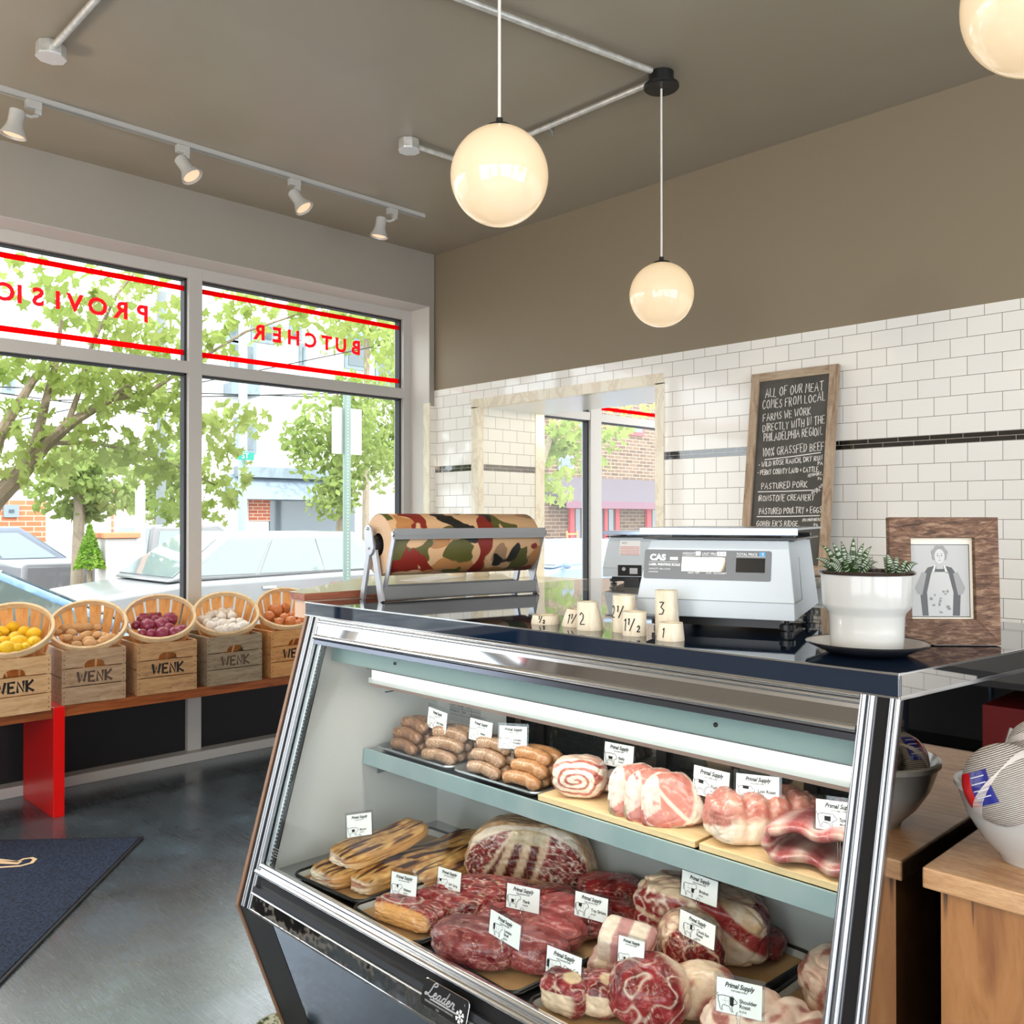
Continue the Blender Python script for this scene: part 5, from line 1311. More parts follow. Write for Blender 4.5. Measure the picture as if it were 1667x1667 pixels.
roll = thing('paper_roll', 'large roll of camouflage-printed butcher paper in the grey cutter stand', 'paper roll', A0, R(-9.7))
RR = .0835; cy, cz = .050, .150
Mr = Matrix.Translation((0, cy, cz)) @ Matrix.Rotation(R(90), 4, 'Y')
MB().lathe([(RR - .002, .016), (RR, .018), (RR, LC - .018), (RR - .002, LC - .016)], 72, Mr).build('paper', k.m, roll, smooth=True, angle=60)
kk = N('paper_edge'); w_ = kk.n('ShaderNodeTexWave'); w_.wave_type = 'RINGS'; w_.rings_direction = 'X'; w_.inputs['Scale'].default_value = 60; w_.inputs['Distortion'].default_value = 1.2
kk.l(kk.co((0, 1, 1), loc=(0, -cy, -cz)), w_.inputs['Vector'])
kk.set(Base_Color=kk.ramp(w_.outputs['Fac'], [(.2, S(206, 170, 134)), (.8, S(226, 194, 160))]), Roughness=.7)
MB().lathe([(.031, .0158), (RR - .002, .016)], 72, Mr).build('paper_edge', kk.m, roll)
MB().lathe([(.031, LC - .0158), (RR - .002, LC - .016)], 72, Mr).build('paper_edge', kk.m, roll)
MB().lathe([(.031, .0158), (.031, LC - .0158)], 40, Mr).build('core', M_blackpl, roll)
# --- wooden counter at the left end
M_wtop = wood('counter_top_wood', S(214, 204, 174), S(196, 184, 150), S(224, 214, 188), (1.6, 14, 10), 3, .35, .2, .1)
M_wside = wood('counter_edge_wood', S(168, 102, 76), S(128, 70, 50), S(186, 124, 96), (2, 10, 14), 3, .45)
M_wlight = P('pale_panel', S(226, 190, 164), .5)
wp = [(1.30, 2.108), (2.06, 2.084), (2.28, 2.36), (1.95, 2.62), (1.73, 2.50), (1.30, 2.184)]
t = thing('wooden_counter', 'wooden counter with pale top and brown edge beyond the left end of the case', 'counter', (1.7, 2.3, 0))
MB().prism(wp, 'z', 1.1305, 1.1495).mat(1).prism(wp, 'z', 1.1485, 1.1502).build('counter_top', [M_wside, M_wtop], t, world=True)
ip = [(1.312, 2.118), (2.04, 2.092), (2.25, 2.36), (1.95, 2.60), (1.74, 2.48), (1.312, 2.176)]
MB().prism(ip, 'z', 1.082, 1.1304).build('apron', M_wlight, t, world=True)
MB().prism([(1.46, 2.125), (2.0, 2.10), (2.2, 2.34), (1.95, 2.55), (1.75, 2.42), (1.46, 2.2)], 'z', 0, 1.0818).build('base_cabinet', M_wside, t, world=True)
sp_ = [oz(650, 945, 1.151), oz(700, 946.5, 1.151), oz(760, 938, 1.151), oz(710, 936.5, 1.151)]
m = MB().prism([(p.x, p.y) for p in sp_], 'z', 1.1503, 1.1515)
tag(m.build('paper_sheet', M_paper), 'loose white paper sheet on the wooden counter behind the cutter', 'paper')
for x, y, lab in ((745, 932, 'small pale wooden block under the roll, left of the pair on the wooden counter'), (783, 931, 'small pale wooden block under the roll, right of the pair on the wooden counter')):
    p = oz(x, y + 6, 1.1503)
    o = MB().lathe([(.001, 0), (.030, 0), (.027, .045), (.020, .045), (.018, .038), (.001, .038)], 20).build('wooden_block', P('pale_wood', S(218, 204, 178), .6), smooth=True)
    o.location = p; tag(o, lab, 'wooden block', 'numbered wooden blocks')
# --- work table behind, gray top
t = thing('work_table', 'grey stone-topped work table between the case and the tiled wall', 'table', (3.0, 2.1, 0))
MB().box(2.24, 3.845, 1.79, 2.44, 1.072, 1.10).build('table_top', M_greymarble, t, world=True, bevel=.002)
for x in (2.30, 3.78):
    for y in (1.85, 2.38): MB().box(x - .02, x + .02, y - .02, y + .02, 0, 1.072).build('leg', M_steel, t, world=True)
# --- numbered wooden blocks
M_cup = wood('pale_turned_wood', S(232, 222, 200), S(206, 188, 156), S(238, 230, 212), (7, 7, 1.2), 5, .6, 0, .1)
def cup(px, py, wb, wt, hpx, txt, lab, lean=0., tx=.0, ny=.22):
    p = oz(px, py, ZC); d = depth(p); s_ = d / FPX
    rb, rt, h = wb * s_ / 2, wt * s_ / 2, hpx * s_
    p += Vector((FW.x, FW.y, 0)).normalized() * rb * .9
    t = thing('wooden_block', lab, 'wooden block', p, 0, 'numbered wooden blocks')
    n = 28; prof = [(.001, 0, 0), (rb, 0, 0), (rb * .96 + rt * .04, h * .15, .05), ((rb + rt) / 2 * (1.0), h * .55, .5), (rt, h, 1), (rt * .62, h, 1), (rt * .55, h - .004, 1), (.001, h - .004, 1)]
    ln = RT * (lean * s_)
    sd = random.random() * 9
    def rad(r, an): return r * (1 + .05 * noise.noise(Vector((math.cos(an) * 1.2, math.sin(an) * 1.2, sd))))
    vs = []; 
    for r, z, f in prof:
        for i in range(n):
            an = 2 * math.pi * i / n; q = rad(r, an); vs.append((q * math.cos(an) + ln.x * f, q * math.sin(an) + ln.y * f, z))
    fs = [(j * n + i, j * n + (i + 1) % n, (j + 1) * n + (i + 1) % n, (j + 1) * n + i) for j in range(len(prof) - 1) for i in range(n)]
    MB().add(vs, fs).build('block', M_cup, t, smooth=True, angle=35)
    # number drawn on the side that faces the room
    az = math.atan2(-p.y, -p.x); hs = min((.50 if h > .03 else .72) * h, .022)
    lines = []
    x = 0
    for kind, s__ in txt:
        st, w_ = strokes(s__, hs * (1 if kind == 'n' else .5), .02, 5, .1)
        dy = 0 if kind == 'n' else (hs * .55 if kind == 't' else -hs * .05)
        lines += [[(x + a, b + dy) for a, b in q] for q in st]
        if kind != 't': x += w_
        else: x += w_ * .7
    V_, F_ = ribbon2d([sum([[(a[0] + (b[0] - a[0]) * i / 4, a[1] + (b[1] - a[1]) * i / 4) for i in range(4)] for a, b in zip(q[:-1], q[1:])], []) + [q[-1]] for q in lines], .0020)
    vs = []
    for u, v in V_:
        z = h * ny + v; f = z / h; r0 = rb + (rt - rb) * f
        an = az + (u - x * .5 + tx * s_) / r0; q = rad(r0, an) + .0012
        vs.append((q * math.cos(an) + ln.x * f, q * math.sin(an) + ln.y * f, z))
    MB().add(vs, F_).build('ink_number', M_ink, t)
cup(1018, 1030, 40, 37, 60, [('n', '2'), ('t', '1'), ('n', '/'), ('b', '2')], 'tall wooden block marked 2 1/2, behind the 1 1/2 block', 0, -8, .40)
cup(1090, 1036, 40, 36, 74, [('n', '3')], 'tallest wooden block, marked 3, behind the 1 block', -2, -7, .48)
cup(940, 1021, 50, 40, 28, [('n', '1'), ('t', '1'), ('n', '/'), ('b', '4')], 'wooden block marked 1 1/4, half hidden by the 2 block', 4, -6)
cup(889, 1017, 49, 44, 14, [('t', '1'), ('n', '/'), ('b', '2')], 'lowest wooden block, marked 1/2, at the left of the row', 0, -6)
cup(962, 1027, 44, 34, 46, [('n', '2')], 'wooden block marked 2, narrower at the top', -4, -10)
cup(1035, 1036, 40, 40, 39, [('n', '1'), ('t', '1'), ('n', '/'), ('b', '2')], 'wooden block marked 1 1/2, in front of the 2 1/2 block', 0, -4)
cup(1095.5, 1044.5, 46, 38, 29, [('n', '1')], 'small wooden block marked 1, nearest the scale', 1, -12)
# --- label printing scales
M_sc = P('pale_grey_scale_plastic', S(198, 208, 216), .42)
M_scs = P('scale_side_plastic', S(206, 204, 198), .45)
M_panel = P('scale_panel_grey', S(104, 110, 116), .4)
def scale(o, rz, lab, front=True, w=.310, dep=.40):
    """local: x across the front (0 left - w right), y back, z up"""
    t = thing('label_scale', lab, 'scale', o, rz, 'label printing scales')
    z0 = .030
    # body: front view trapezoid, side view with slanted face
    st = [(0.0, z0, 0), (0.0, z0 + .033, 0), (0.004, z0 + .058, .004), (.022, z0 + .132, .016), (.034, z0 + .148, .020)]
    V, F = [], []
    for y, z, tp in st: V += [(tp, y, z), (w - tp * .8, y, z)]
    V += [(.022, dep - .05, z0 + .148), (w - .016, dep - .05, z0 + .148), (.022, dep - .02, z0 + .118), (w - .016, dep - .02, z0 + .118), (.004, dep, z0), (w - .003, dep, z0)]
    nn = len(V) // 2
    for i in range(nn - 1): F.append((2 * i, 2 * i + 1, 2 * i + 3, 2 * i + 2))
    F.append((2 * nn - 2, 2 * nn - 1, 1, 0))
    F.append(tuple(range(0, 2 * nn, 2))); F.append(tuple(range(2 * nn - 1, 0, -2)))
    MB().add(V, F).build('body', M_sc, t, bevel=.002)
    MB().bar((.0, -.0006, z0 + .033), (w, -.0006, z0 + .033), .0012, .0012).bar((w + .0004, 0, z0 + .033), (w + .0004, .10, z0 + .033), .001, .001).bar((w + .0002, .10, z0 + .033), (w - .008, .115, z0 + .115), .001, .001).build('seam', P('seam_grey', S(140, 146, 150), .6), t)
    MB().box(.03, w - .03, .03, dep - .04, .012, z0 + .001).build('base_tray', M_blackpl, t)
    for x in (.035, w - .02):
        for y in (.04, dep - .05):
            MB().tube([(x, y, 0), (x, y, .006)], .012, 16).tube([(x, y, .006), (x, y, z0)], .0045, 10).tube([(x, y, .010), (x, y, .020)], .016, 18).build('foot', M_blackpl, t, smooth=True)
    # platter on four posts
    m = MB()
    for x in (.07, w - .02):
        for y in (.06, dep - .10): m.box(x - .012, x + .012, y - .012, y + .012, z0 + .146, z0 + .160)
    m.build('platter_post', M_blackpl, t)
    MB().box(.002, w + .004, .012, dep + .0, z0 + .168, z0 + .1725).box(.002, w + .004, .010, .0145, z0 + .158, z0 + .1725).build('platter', P('blue_grey_steel', S(168, 184, 204), .22, .8, bump=(7, .1, .01)), t, bevel=.001)
    MB().box(.004, w - .0, .03, dep - .03, z0 + .149, z0 + .153).build('top_tray', M_blackpl, t)
    a = Vector((0, .0045, z0 + .058)); b = Vector((0, .022, z0 + .132)); u = (b - a).normalized(); r = Vector((1, 0, 0)); n = Vector((0, -u.z, u.y))
    if front:
        o_ = a + u * .043 + r * (w * .445) + n * .0012
        pn = plate(MB(), rrect(w * .815, .058, .004), o_ - n * .001, r, u, n, .002).build('display_panel', M_panel, t)
        o2 = o_ + n * .0013; pw = w * .815
        def txt(s, size, x, y, mt, name='lettering', **kw_): return MB().flat(shift2d(text2d(s, size, 'LEFT', **kw_), x, y), o2, r, u).build(name, mt, pn)
        Mw = P('white_print', S(236, 240, 242), .5) if 'white_print_scale' not in bpy.data.materials else bpy.data.materials['white_print_scale']
        txt('CAS', .0165, -pw * .455, .008, Mw, bold=.0009, sx=1.05)
        m = MB().flat(([(-pw * .29, .0085), (-pw * .225, .0085), (-pw * .225, .0145), (-pw * .29, .0145)], [(0, 1, 2, 3)]), o2, r, u)
        m.flat(ribbon2d([[(-pw * .46, .0045), (-pw * .225, .0045)]], .0005), o2, r, u)
        for x0, x1 in ((-.19, -.045), (-.035, .155), (.235, .455)): m.flat(ribbon2d([[(pw * x0, .0175), (pw * x1, .0175)]], .0006), o2, r, u)
        for x0, x1 in ((-.085, -.045), (.085, .155)): m.flat(([(pw * x0, .0185), (pw * x1, .0185), (pw * x1, .0265), (pw * x0, .0265)], [(0, 1, 2, 3)]), o2, r, u)
        m.build('printed_lines', Mw, pn)
        txt('LP-1000', .0062, -pw * .286, .0095, M_panel, sx=.85)
        txt('lb', .008, -pw * .072, .0205, M_panel); txt('$/lb', .008, pw * .095, .0205, M_panel)
        txt('LABEL PRINTING SCALE', .0064, -pw * .46, -.003, Mw, bold=.0002, sx=.92)
        txt('CAPACITY: 30lb x 0.01lb', .0042, -pw * .46, -.011, Mw); txt('e=d=0.01lb', .0042, -pw * .46, -.017, Mw)
        txt('WEIGHT', .0072, -pw * .19, .0195, Mw, sx=.9); txt('UNIT PRICE', .0072, -pw * .035, .0195, Mw, sx=.9); txt('TOTAL PRICE', .0072, pw * .235, .0195, Mw, sx=.9)
        for s_, x in (('ZERO', -.14), ('NET', -.08), ('SAVE', .005), ('AUTO', .065), ('SHIFT', .12)): txt(s_, .0046, pw * x, -.0175, Mw)
        MB().flat(([(pw * .41, .0185), (pw * .455, .0185), (pw * .455, .0265), (pw * .41, .0265)], [(0, 1, 2, 3)]), o2, r, u).build('price_patch', P('blue_patch', S(70, 160, 214), .5), pn)
        txt('$', .008, pw * .427, .0205, Mw)
        for x0, x1 in ((-.19, -.042), (-.036, .155), (.235, .455)):
            plate(MB(), [(pw * x0, -.013), (pw * x1, -.013), (pw * x1, .0145), (pw * x0, .0145)], o2 - n * .0006, r, u, n, .0009).build('display_window', P('dark_display', (.012, .014, .016), .04, ior=1.9), pn)
    else:
        plate(MB(), [(w * .17, .005), (w * .38, .005), (w * .38, .06), (w * .17, .06)], a + u * .02 + n * .0006, r, u, n, .0006).build('rating_sticker', M_paper, t)
        s2 = a + u * .02 + n * .0016; Mr_ = P('red_print', S(206, 110, 96), .6)
        MB().flat(ribbon2d([[(w * .18, .036 - .006 * i), (w * .37, .036 - .006 * i)] for i in range(6)], .0022), s2, r, u).build('lettering', Mr_, t)
        MB().flat(ribbon2d([[(w * .19, .051), (w * .22, .054), (w * .25, .051), (w * .22, .048), (w * .19, .051)]], .0012), s2, r, u).build('sticker_mark', M_ink, t)
        MB().box(w * .16, w * .40, -.002, .02, z0 + .004, z0 + .045).build('port_recess', M_black, t)
        MB().tube([(w * .22, -.004, z0 + .03), (w * .22, .0, z0 + .03)], .007, 12).box(w * .28, w * .36, -.003, 0, z0 + .012, z0 + .034).build('socket', M_alum, t)
        MB().box(w * .30, w * .86, -.09, -.02, .004, .018).box(w * .27, w * .42, -.10, -.07, .0, .030).build('paper_lever', M_blackpl, t)
    return t
A_ = oz(1294, 1012, 1.16); B_ = oz(1037, 1000, 1.16)
ang = math.atan2(A_.y - B_.y, A_.x - B_.x)
scale(Vector((B_.x, B_.y, ZC)), ang, 'pale grey label printing scale with a grey display panel, beside the potted plant', True, (A_ - B_).length)
b_ = EYE + ray(981, 950) * 3.42; b_.z = 1.1005
scale(b_, R(-62), 'second pale grey scale standing further back, behind the first, with a sticker', False, .37)
# --- pot, saucer, succulent
pc = EYE + ray(1411, 1058) * 1.478
pcx, pcy = pc.x, pc.y
o = MB().lathe([(.001, .002), (.062, .002), (.070, .006), (.094, .016), (.0955, .0185), (.092, .0185), (.068, .0095), (.001, .009)], 56).build('saucer', [M_white], smooth=True, angle=50)
o.location = (pcx, pcy, ZC)
tag(o, 'white enamel saucer with dark underside, under the plant pot', 'saucer')
x = MB().lathe([(.001, .0015), (.0625, .0015), (.0705, .0055), (.0948, .0158), (.0962, .0185), (.0948, .0195)], 56).build('dark_underside', P('dark_enamel', (.02, .02, .024), .15, coat=.5), o, smooth=True)
ZPOT = ZC + .0096
t = thing('potted_succulent', 'white stepped enamel pot with a striped succulent, in front of the picture frame', 'potted plant', (pcx, pcy, ZPOT))
MB().lathe([(.001, 0), (.0545, 0), (.0565, .002), (.0575, .03), (.0585, .052), (.0605, .058), (.0672, .066), (.0690, .072), (.0705, .095), (.0716, .121), (.068, .121), (.066, .11), (.001, .108)], 64).build('pot', M_white, t, smooth=True, angle=60)
MB().lathe([(.0700, .119), (.0745, .1205), (.0755, .123), (.0735, .1255), (.068, .1245), (.067, .119)], 64).build('pot_rim', P('dark_brown_rim', S(44, 32, 28), .2, coat=.5), t, smooth=True)
MB().lathe([(.001, .116), (.04, .117), (.067, .113)], 32).build('soil', P('potting_soil', S(58, 46, 38), .95, var=(90, S(110, 96, 80), .45, .7), bump=(120, 1., .004)), t, smooth=True)
M_succ = vcol('succulent_leaf', .4, .2, (40, .2), (60, .1, .001))
tips = [(1338, 887, -.01), (1327, 909, .0), (1332, 922, .02), (1355, 884, -.03), (1369, 881, .0), (1390, 874, .01), (1406, 884, -.02), (1419, 889, .02), (1421, 907, -.02), (1429, 915, .02), (1405, 905, -.03), (1380, 900, -.04), (1350, 908, -.035), (1438, 907, .02), (1443, 902, -.01), (1460, 906, .01), (1479, 913, .0), (1495, 918, .01), (1450, 922, -.03), (1470, 925, -.03), (1428, 925, -.03), (1344, 918, -.04), (1372, 915, -.045), (1398, 918, -.045)]
lv = MB()
for i, (tx, ty, dd) in enumerate(tips):
    tip = EYE + ray(tx, ty) * (1.478 + dd)
    left = tx < 1434
    ctrp = (EYE + ray(1385 if left else 1456, 940) * 1.475)
    base = Vector((ctrp.x, ctrp.y, ZPOT + .112)) + (Vector((tip.x, tip.y, 0)) - Vector((ctrp.x, ctrp.y, 0))) * .32
    L = (tip - base).length; w0 = .0074 if L > .035 else .0055
    n_ = 44; dv = tip - base
    side = dv.cross(FW).normalized(); nr = side.cross(dv).normalized()
    vs = []; cs_ = []
    for j in range(n_ + 1):
        f = j / n_; c = base + dv * f + Vector((0, 0, .010 * math.sin(f * math.pi)))
        w = w0 * (1 - f ** 1.6) * (1 if f > .12 else .7 + f * 2.5) + .0003
        band = math.sin(f * L * 1750 + i) > .72 and .08 < f < .93
        base_c = lerp(S(34, 58, 26), S(60, 84, 40), f)
        for s_ in (-1, -.5, 0, .5, 1):
            out = nr * (w * .55 * (1 - abs(s_) ** 2)) * (-1)
            vs.append(c + side * (w * s_) + out); cs_.append(S(214, 222, 206) if band and abs(s_) < .9 else base_c)
        vs.append(c + nr * w * .35); cs_.append(base_c)
    m_ = 6
    fs = [(j * m_ + q, j * m_ + (q + 1) % m_, (j + 1) * m_ + (q + 1) % m_, (j + 1) * m_ + q) for j in range(n_) for q in range(m_)]
    lv.add(vs, fs, None, cs_)
lv.build('leaves', M_succ, t, smooth=True, world=True, angle=180)
# --- framed photograph
fr_c = EYE + ray(1534, 1056) * 1.575
r_ = (RT * 1 - FW * .035); r_.z = 0; r_.normalize()
n_ = Vector((r_.y, -r_.x, 0)); n_ = -n_ if n_.dot(EYE - fr_c) < 0 else n_
u_ = (Vector((0, 0, 1)) - n_ * .045).normalized(); n_ = r_.cross(u_); 
o_ = Vector((fr_c.x, fr_c.y, ZC + .001))
fw, fh, bl_, br_, bt, bb = .187, .221, .037, .041, .036, .044
t = thing('picture_frame', 'barn-wood picture frame with a black and white photograph behind the potted plant', 'picture frame', o_)
M_barn = wood('barn_wood', S(112, 82, 64), S(50, 36, 28), S(170, 142, 118), (4, 4, 18), 9, .8, 0, 1.0)
def board4(pts, nm): return plate(MB(), pts, o_, r_, u_, n_, .016).build(nm, M_barn, t, world=True, bevel=.001)
x0, x1 = -fw / 2, fw / 2
board4([(x0, 0), (x1, 0), (x1 - br_, bb), (x0 + bl_, bb)], 'frame_rail'); board4([(x0, fh), (x0 + bl_, fh - bt), (x1 - br_, fh - bt), (x1, fh)], 'frame_rail')
board4([(x0, 0), (x0 + bl_, bb), (x0 + bl_, fh - bt), (x0, fh)], 'frame_rail'); board4([(x1, 0), (x1, fh), (x1 - br_, fh - bt), (x1 - br_, bb)], 'frame_rail')
plate(MB(), [(x0 + .01, .01), (x1 - .01, .01), (x1 - .01, fh - .01), (x0 + .01, fh - .01)], o_ - n_ * .003, r_, u_, n_, .003).build('backing_board', M_black, t, world=True)
plate(MB(), [(x0 + bl_ - .004, bb - .004), (x1 - br_ + .004, bb - .004), (x1 - br_ + .004, fh - bt + .004), (x0 + bl_ - .004, fh - bt + .004)], o_ + n_ * .004, r_, u_, n_, .001).build('mount', P('cream_mount', S(226, 218, 200), .6), t, world=True)
# a plain studio portrait of a person in an apron
pwid = fw - bl_ - br_; ph = fh - bt - bb; px0 = x0 + bl_ + .001; py0 = bb + .003
def PX(u, v): return (px0 + u * (pwid - .006), py0 + v * (ph - .014))
img = MB()
def shp(pts, g, lay): img.flat(([PX(*p) for p in pts], [tuple(range(len(pts)))]), o_ + n_ * (.0054 + .00012 * lay), r_, u_, (g, g, g * .98))
def ell(cx, cy_, a, b, n=26, wob=0.): return [(cx + a * (1 + wob * math.sin(7 * q)) * math.cos(q), cy_ + b * (1 + wob * math.sin(7 * q)) * math.sin(q)) for q in [2 * math.pi * i / n for i in range(n)]]
shp([(0, 0), (1, 0), (1, 1), (0, 1)], .012, 0); shp([(0, .012), (.985, .012), (.985, .99), (0, .99)], .36, 1)
shp([(.20, .0 + .02), (.82, .02), (.84, .30), (.80, .56), (.70, .68), (.56, .71), (.44, .71), (.30, .68), (.20, .56), (.17, .30)], .035, 2)
shp([(.08, .40), (.20, .62), (.28, .60), (.20, .30), (.12, .32)], .22, 3); shp([(.92, .40), (.80, .62), (.72, .60), (.80, .30), (.88, .32)], .22, 3)
shp([(.30, .015), (.70, .015), (.72, .34), (.64, .62), (.36, .62), (.28, .34)], .40, 4); shp([(.36, .60), (.40, .60), (.44, .71), (.41, .71)], .52, 4); shp([(.60, .60), (.64, .60), (.59, .71), (.56, .71)], .52, 4)
shp([(.44, .66), (.56, .66), (.555, .76), (.445, .76)], .34, 5); shp(ell(.5, .87, .135, .115, 40, .07), .20, 5); shp(ell(.5, .835, .085, .10), .45, 6)
for sx in (-1, 1): shp(ell(.5 + sx * .033, .845, .014, .007, 10), .05, 7); shp([(.5 + sx * .018, .866), (.5 + sx * .05, .868), (.5 + sx * .05, .874), (.5 + sx * .018, .872)], .1, 7)
shp([(.492, .845), (.508, .845), (.515, .81), (.485, .81)], .33, 7); shp([(.475, .785), (.525, .785), (.515, .776), (.485, .776)], .13, 7)
for i in range(14): shp(ell(.34 + .32 * random.random(), .06 + .42 * random.random(), .012 + .02 * random.random(), .01 + .012 * random.random(), 10), .16, 8 + i % 3)
img.build('photograph', vcol('photo_print', .35, .3, (2, 0.), (2, .01, .0001)), t, world=True)
q_ = o_ - n_ * .075; MB().bar(o_ - n_ * .004 + u_ * (fh * .6), Vector((q_.x, q_.y, ZC + .002)), .03, .003, up=n_).build('easel_strut', M_black, t, world=True)
# --- chalkboard leaning on the tiles
TL = ox(1228, 611.6, 3.845); TR = ox(1368.5, 593.6, 3.845); TR.x = TL.x; TR.z = TL.z
bp = oy(1211, 868, TL.y)
dn = (bp - TL).normalized(); dn.y = 0; dn.normalize()
HB = (TL.z - 1.1015) / -dn.z; WB = TL.y - TR.y
r_ = Vector((0, -1, 0)); u_ = -dn; n_ = r_.cross(u_); 
o_ = TL + dn * HB
t = thing('chalkboard', 'framed chalkboard with white handwriting leaning on the white tiles', 'chalkboard', o_)
M_cbw = wood('weathered_frame_wood', S(178, 156, 132), S(122, 96, 76), S(196, 180, 158), (9, 9, 1.2), 5, .85, 0, .8)
M_cbh = wood('weathered_frame_wood_across', S(178, 156, 132), S(122, 96, 76), S(196, 180, 158), (9, 1.2, 9), 5, .85, 0, .8)
fb = .040
def cbp(x0, x1, y0, y1, nm, mt, th=.024, z=0.): return plate(MB(), [(x0, y0), (x1, y0), (x1, y1), (x0, y1)], o_ + n_ * z, r_, u_, n_, th).build(nm, mt, t, world=True, bevel=.0015 if th > .01 else 0)
cbp(0, fb, 0, HB, 'frame_stile', M_cbw); cbp(WB - fb, WB, 0, HB, 'frame_stile', M_cbw)
cbp(fb, WB - fb, HB - fb, HB, 'frame_rail', M_cbh); cbp(fb, WB - fb, 0, fb, 'frame_rail', M_cbh)
cbp(fb - .005, WB - fb + .005, fb - .005, HB - fb + .005, 'board', P('chalkboard_slate', S(70, 68, 64), .7, var=(7, S(84, 82, 78), .4, .7)), .005, .006)
pl0 = o_ + n_ * .0113
def cb(zx, zy):
    p = opl(1210 + zx / 5.5556, 590 + zy / 5.5556, pl0, n_); d_ = p - o_
    return d_.dot(r_), d_.dot(u_)
CH = []
def chalk(s, a, b, hz, seed=1, w=None):
    (xa, ya), (xb, yb) = cb(*a), cb(*b)
    xh, yh = cb(a[0], a[1] - hz * .86); hgt = (yh - ya)
    st, wd = strokes(s, hgt, .045, seed, .02, 1.)
    L = math.hypot(xb - xa, yb - ya); k_ = L / wd; an = math.atan2(yb - ya, xb - xa); c_, s__ = math.cos(an), math.sin(an)
    lines = [[(xa + c_ * px * k_ - s__ * py, ya + s__ * px * k_ + c_ * py) for px, py in q] for q in st]
    CH.append(ribbon2d(lines, w or max(.0032, hgt * .085)))
def under(a, b): CH.append(ribbon2d([[cb(*a), cb((a[0] + b[0]) / 2, (a[1] + b[1]) / 2 + 3), cb(*b)]], .0042))
chalk('ALL OF OUR MEAT', (200, 315), (735, 252), 88, 1); chalk('COMES FROM LOCAL', (175, 428), (752, 340), 86, 2)
chalk('FARMS WE WORK', (180, 535), (620, 466), 76, 3); chalk('DIRECTLY WITH IN THE', (178, 627), (745, 550), 76, 4)
chalk('PHILADELPHIA REGION.', (186, 715), (722, 652), 80, 5); chalk('100% GRASSFED BEEF', (176, 853), (742, 788), 82, 6); under((195, 880), (700, 815))
chalk('- WILD ROSE RANCH, DRY RUN', (140, 945), (722, 884), 50, 7); chalk('PA', (676, 926), (725, 922), 32, 8)
chalk('- PERRY COUNTY LAND & CATTLE.', (130, 1018), (692, 985), 50, 9); chalk('NEWPORT,', (586, 1038), (722, 1014), 30, 10, .0026); chalk('PA', (676, 1062), (712, 1060), 28, 11, .0026)
chalk('PASTURED PORK', (165, 1146), (588, 1128), 62, 12); under((135, 1170), (630, 1155)); chalk('RICHLAND', (628, 1188), (735, 1108), 26, 13, .0024); chalk('PA', (668, 1182), (706, 1156), 24, 14, .0024)
chalk('IRONSTONE CREAMERY', (135, 1256), (650, 1246), 60, 15); chalk('PASTURED POULTRY + EGGS', (144, 1372), (716, 1360), 60, 16); under((125, 1395), (690, 1385))
chalk("GOBBLER'S RIDGE.", (120, 1482), (512, 1482), 54, 17); chalk('NEW PROVIDENCE', (535, 1438), (712, 1432), 28, 18, .0024); chalk('PA', (640, 1484), (680, 1482), 30, 19, .0028)
MB().flat(join2d(*CH), pl0 + n_ * .0004, r_, u_).build('chalk_writing', P('white_chalk', S(232, 230, 224), .95), t, world=True)
# ================================================================ butcher block counter at the right
XC = 1.3215; ZK = .854
M_block = wood('butcher_block', S(192, 148, 104), S(138, 90, 52), S(212, 176, 134), (10, 1.5, 10), 4, .4, .15, .2)
k = N('cracked_wood_panel')
f = k.noise(k.co((1, 5, 1.2)), 4, 6, .6, .8)
col = k.ramp(f, [(.3, S(118, 72, 38)), (.5, S(158, 108, 62)), (.75, S(178, 128, 80))])
cr = k.noise(k.co((1, 30, 1.1)), 1.1, 3, .5, .5)
col = k.mix(k.ramp(cr, [(.63, 0.), (.66, 1.)]), col, S(40, 26, 18))
k.set(Base_Color=col, Roughness=.55, Coat_Weight=.1); k.bump(f, .3, .002)
t = thing('butcher_block_counter', 'wooden butcher-block counter at the right edge, against the end of the case', 'counter', (1.7, 0, 0))
MB().box(XC, 2.05, -1.1, .508, ZK - .030, ZK).build('counter_top', M_block, t, world=True, bevel=.003)
MB().box(XC + .022, XC + .042, -1.1, .490, 0, ZK - .0302).build('front_panel', k.m, t, world=True)
MB().box(XC + .042, 2.03, .470, .490, 0, ZK - .0302).build('end_panel', k.m, t, world=True)
# bowl with twine
bc = oz(1688, 1402, ZK); bc.y -= .0
o = MB().lathe([(.001, .004), (.040, .004), (.043, 0), (.047, 0), (.050, .008), (.072, .030), (.092, .062), (.104, .098), (.108, .101), (.108, .108), (.103, .110), (.098, .104), (.086, .066), (.066, .034), (.045, .016), (.001, .012)], 64).build('bowl', M_white, smooth=True, angle=50)
o.location = (bc.x, bc.y, ZK + .0005)
tag(o, 'white ceramic bowl of twine balls on the wooden counter, cut off by the right edge', 'bowl')
k = N('white_twine')
sp2 = k.n('ShaderNodeTexWave'); sp2.wave_type = 'BANDS'; sp2.bands_direction = 'Z'; sp2.inputs['Scale'].default_value = 120; sp2.inputs['Distortion'].default_value = .8; k.l(k.co(), sp2.inputs['Vector'])
k.set(Base_Color=k.ramp(sp2.outputs['Fac'], [(.1, S(150, 140, 132)), (.5, S(216, 210, 204))]), Roughness=.7); k.bump(sp2.outputs['Fac'], .9, .003)
M_twine = k.m
M_twl = P('twine_strand', S(200, 193, 187), .8)
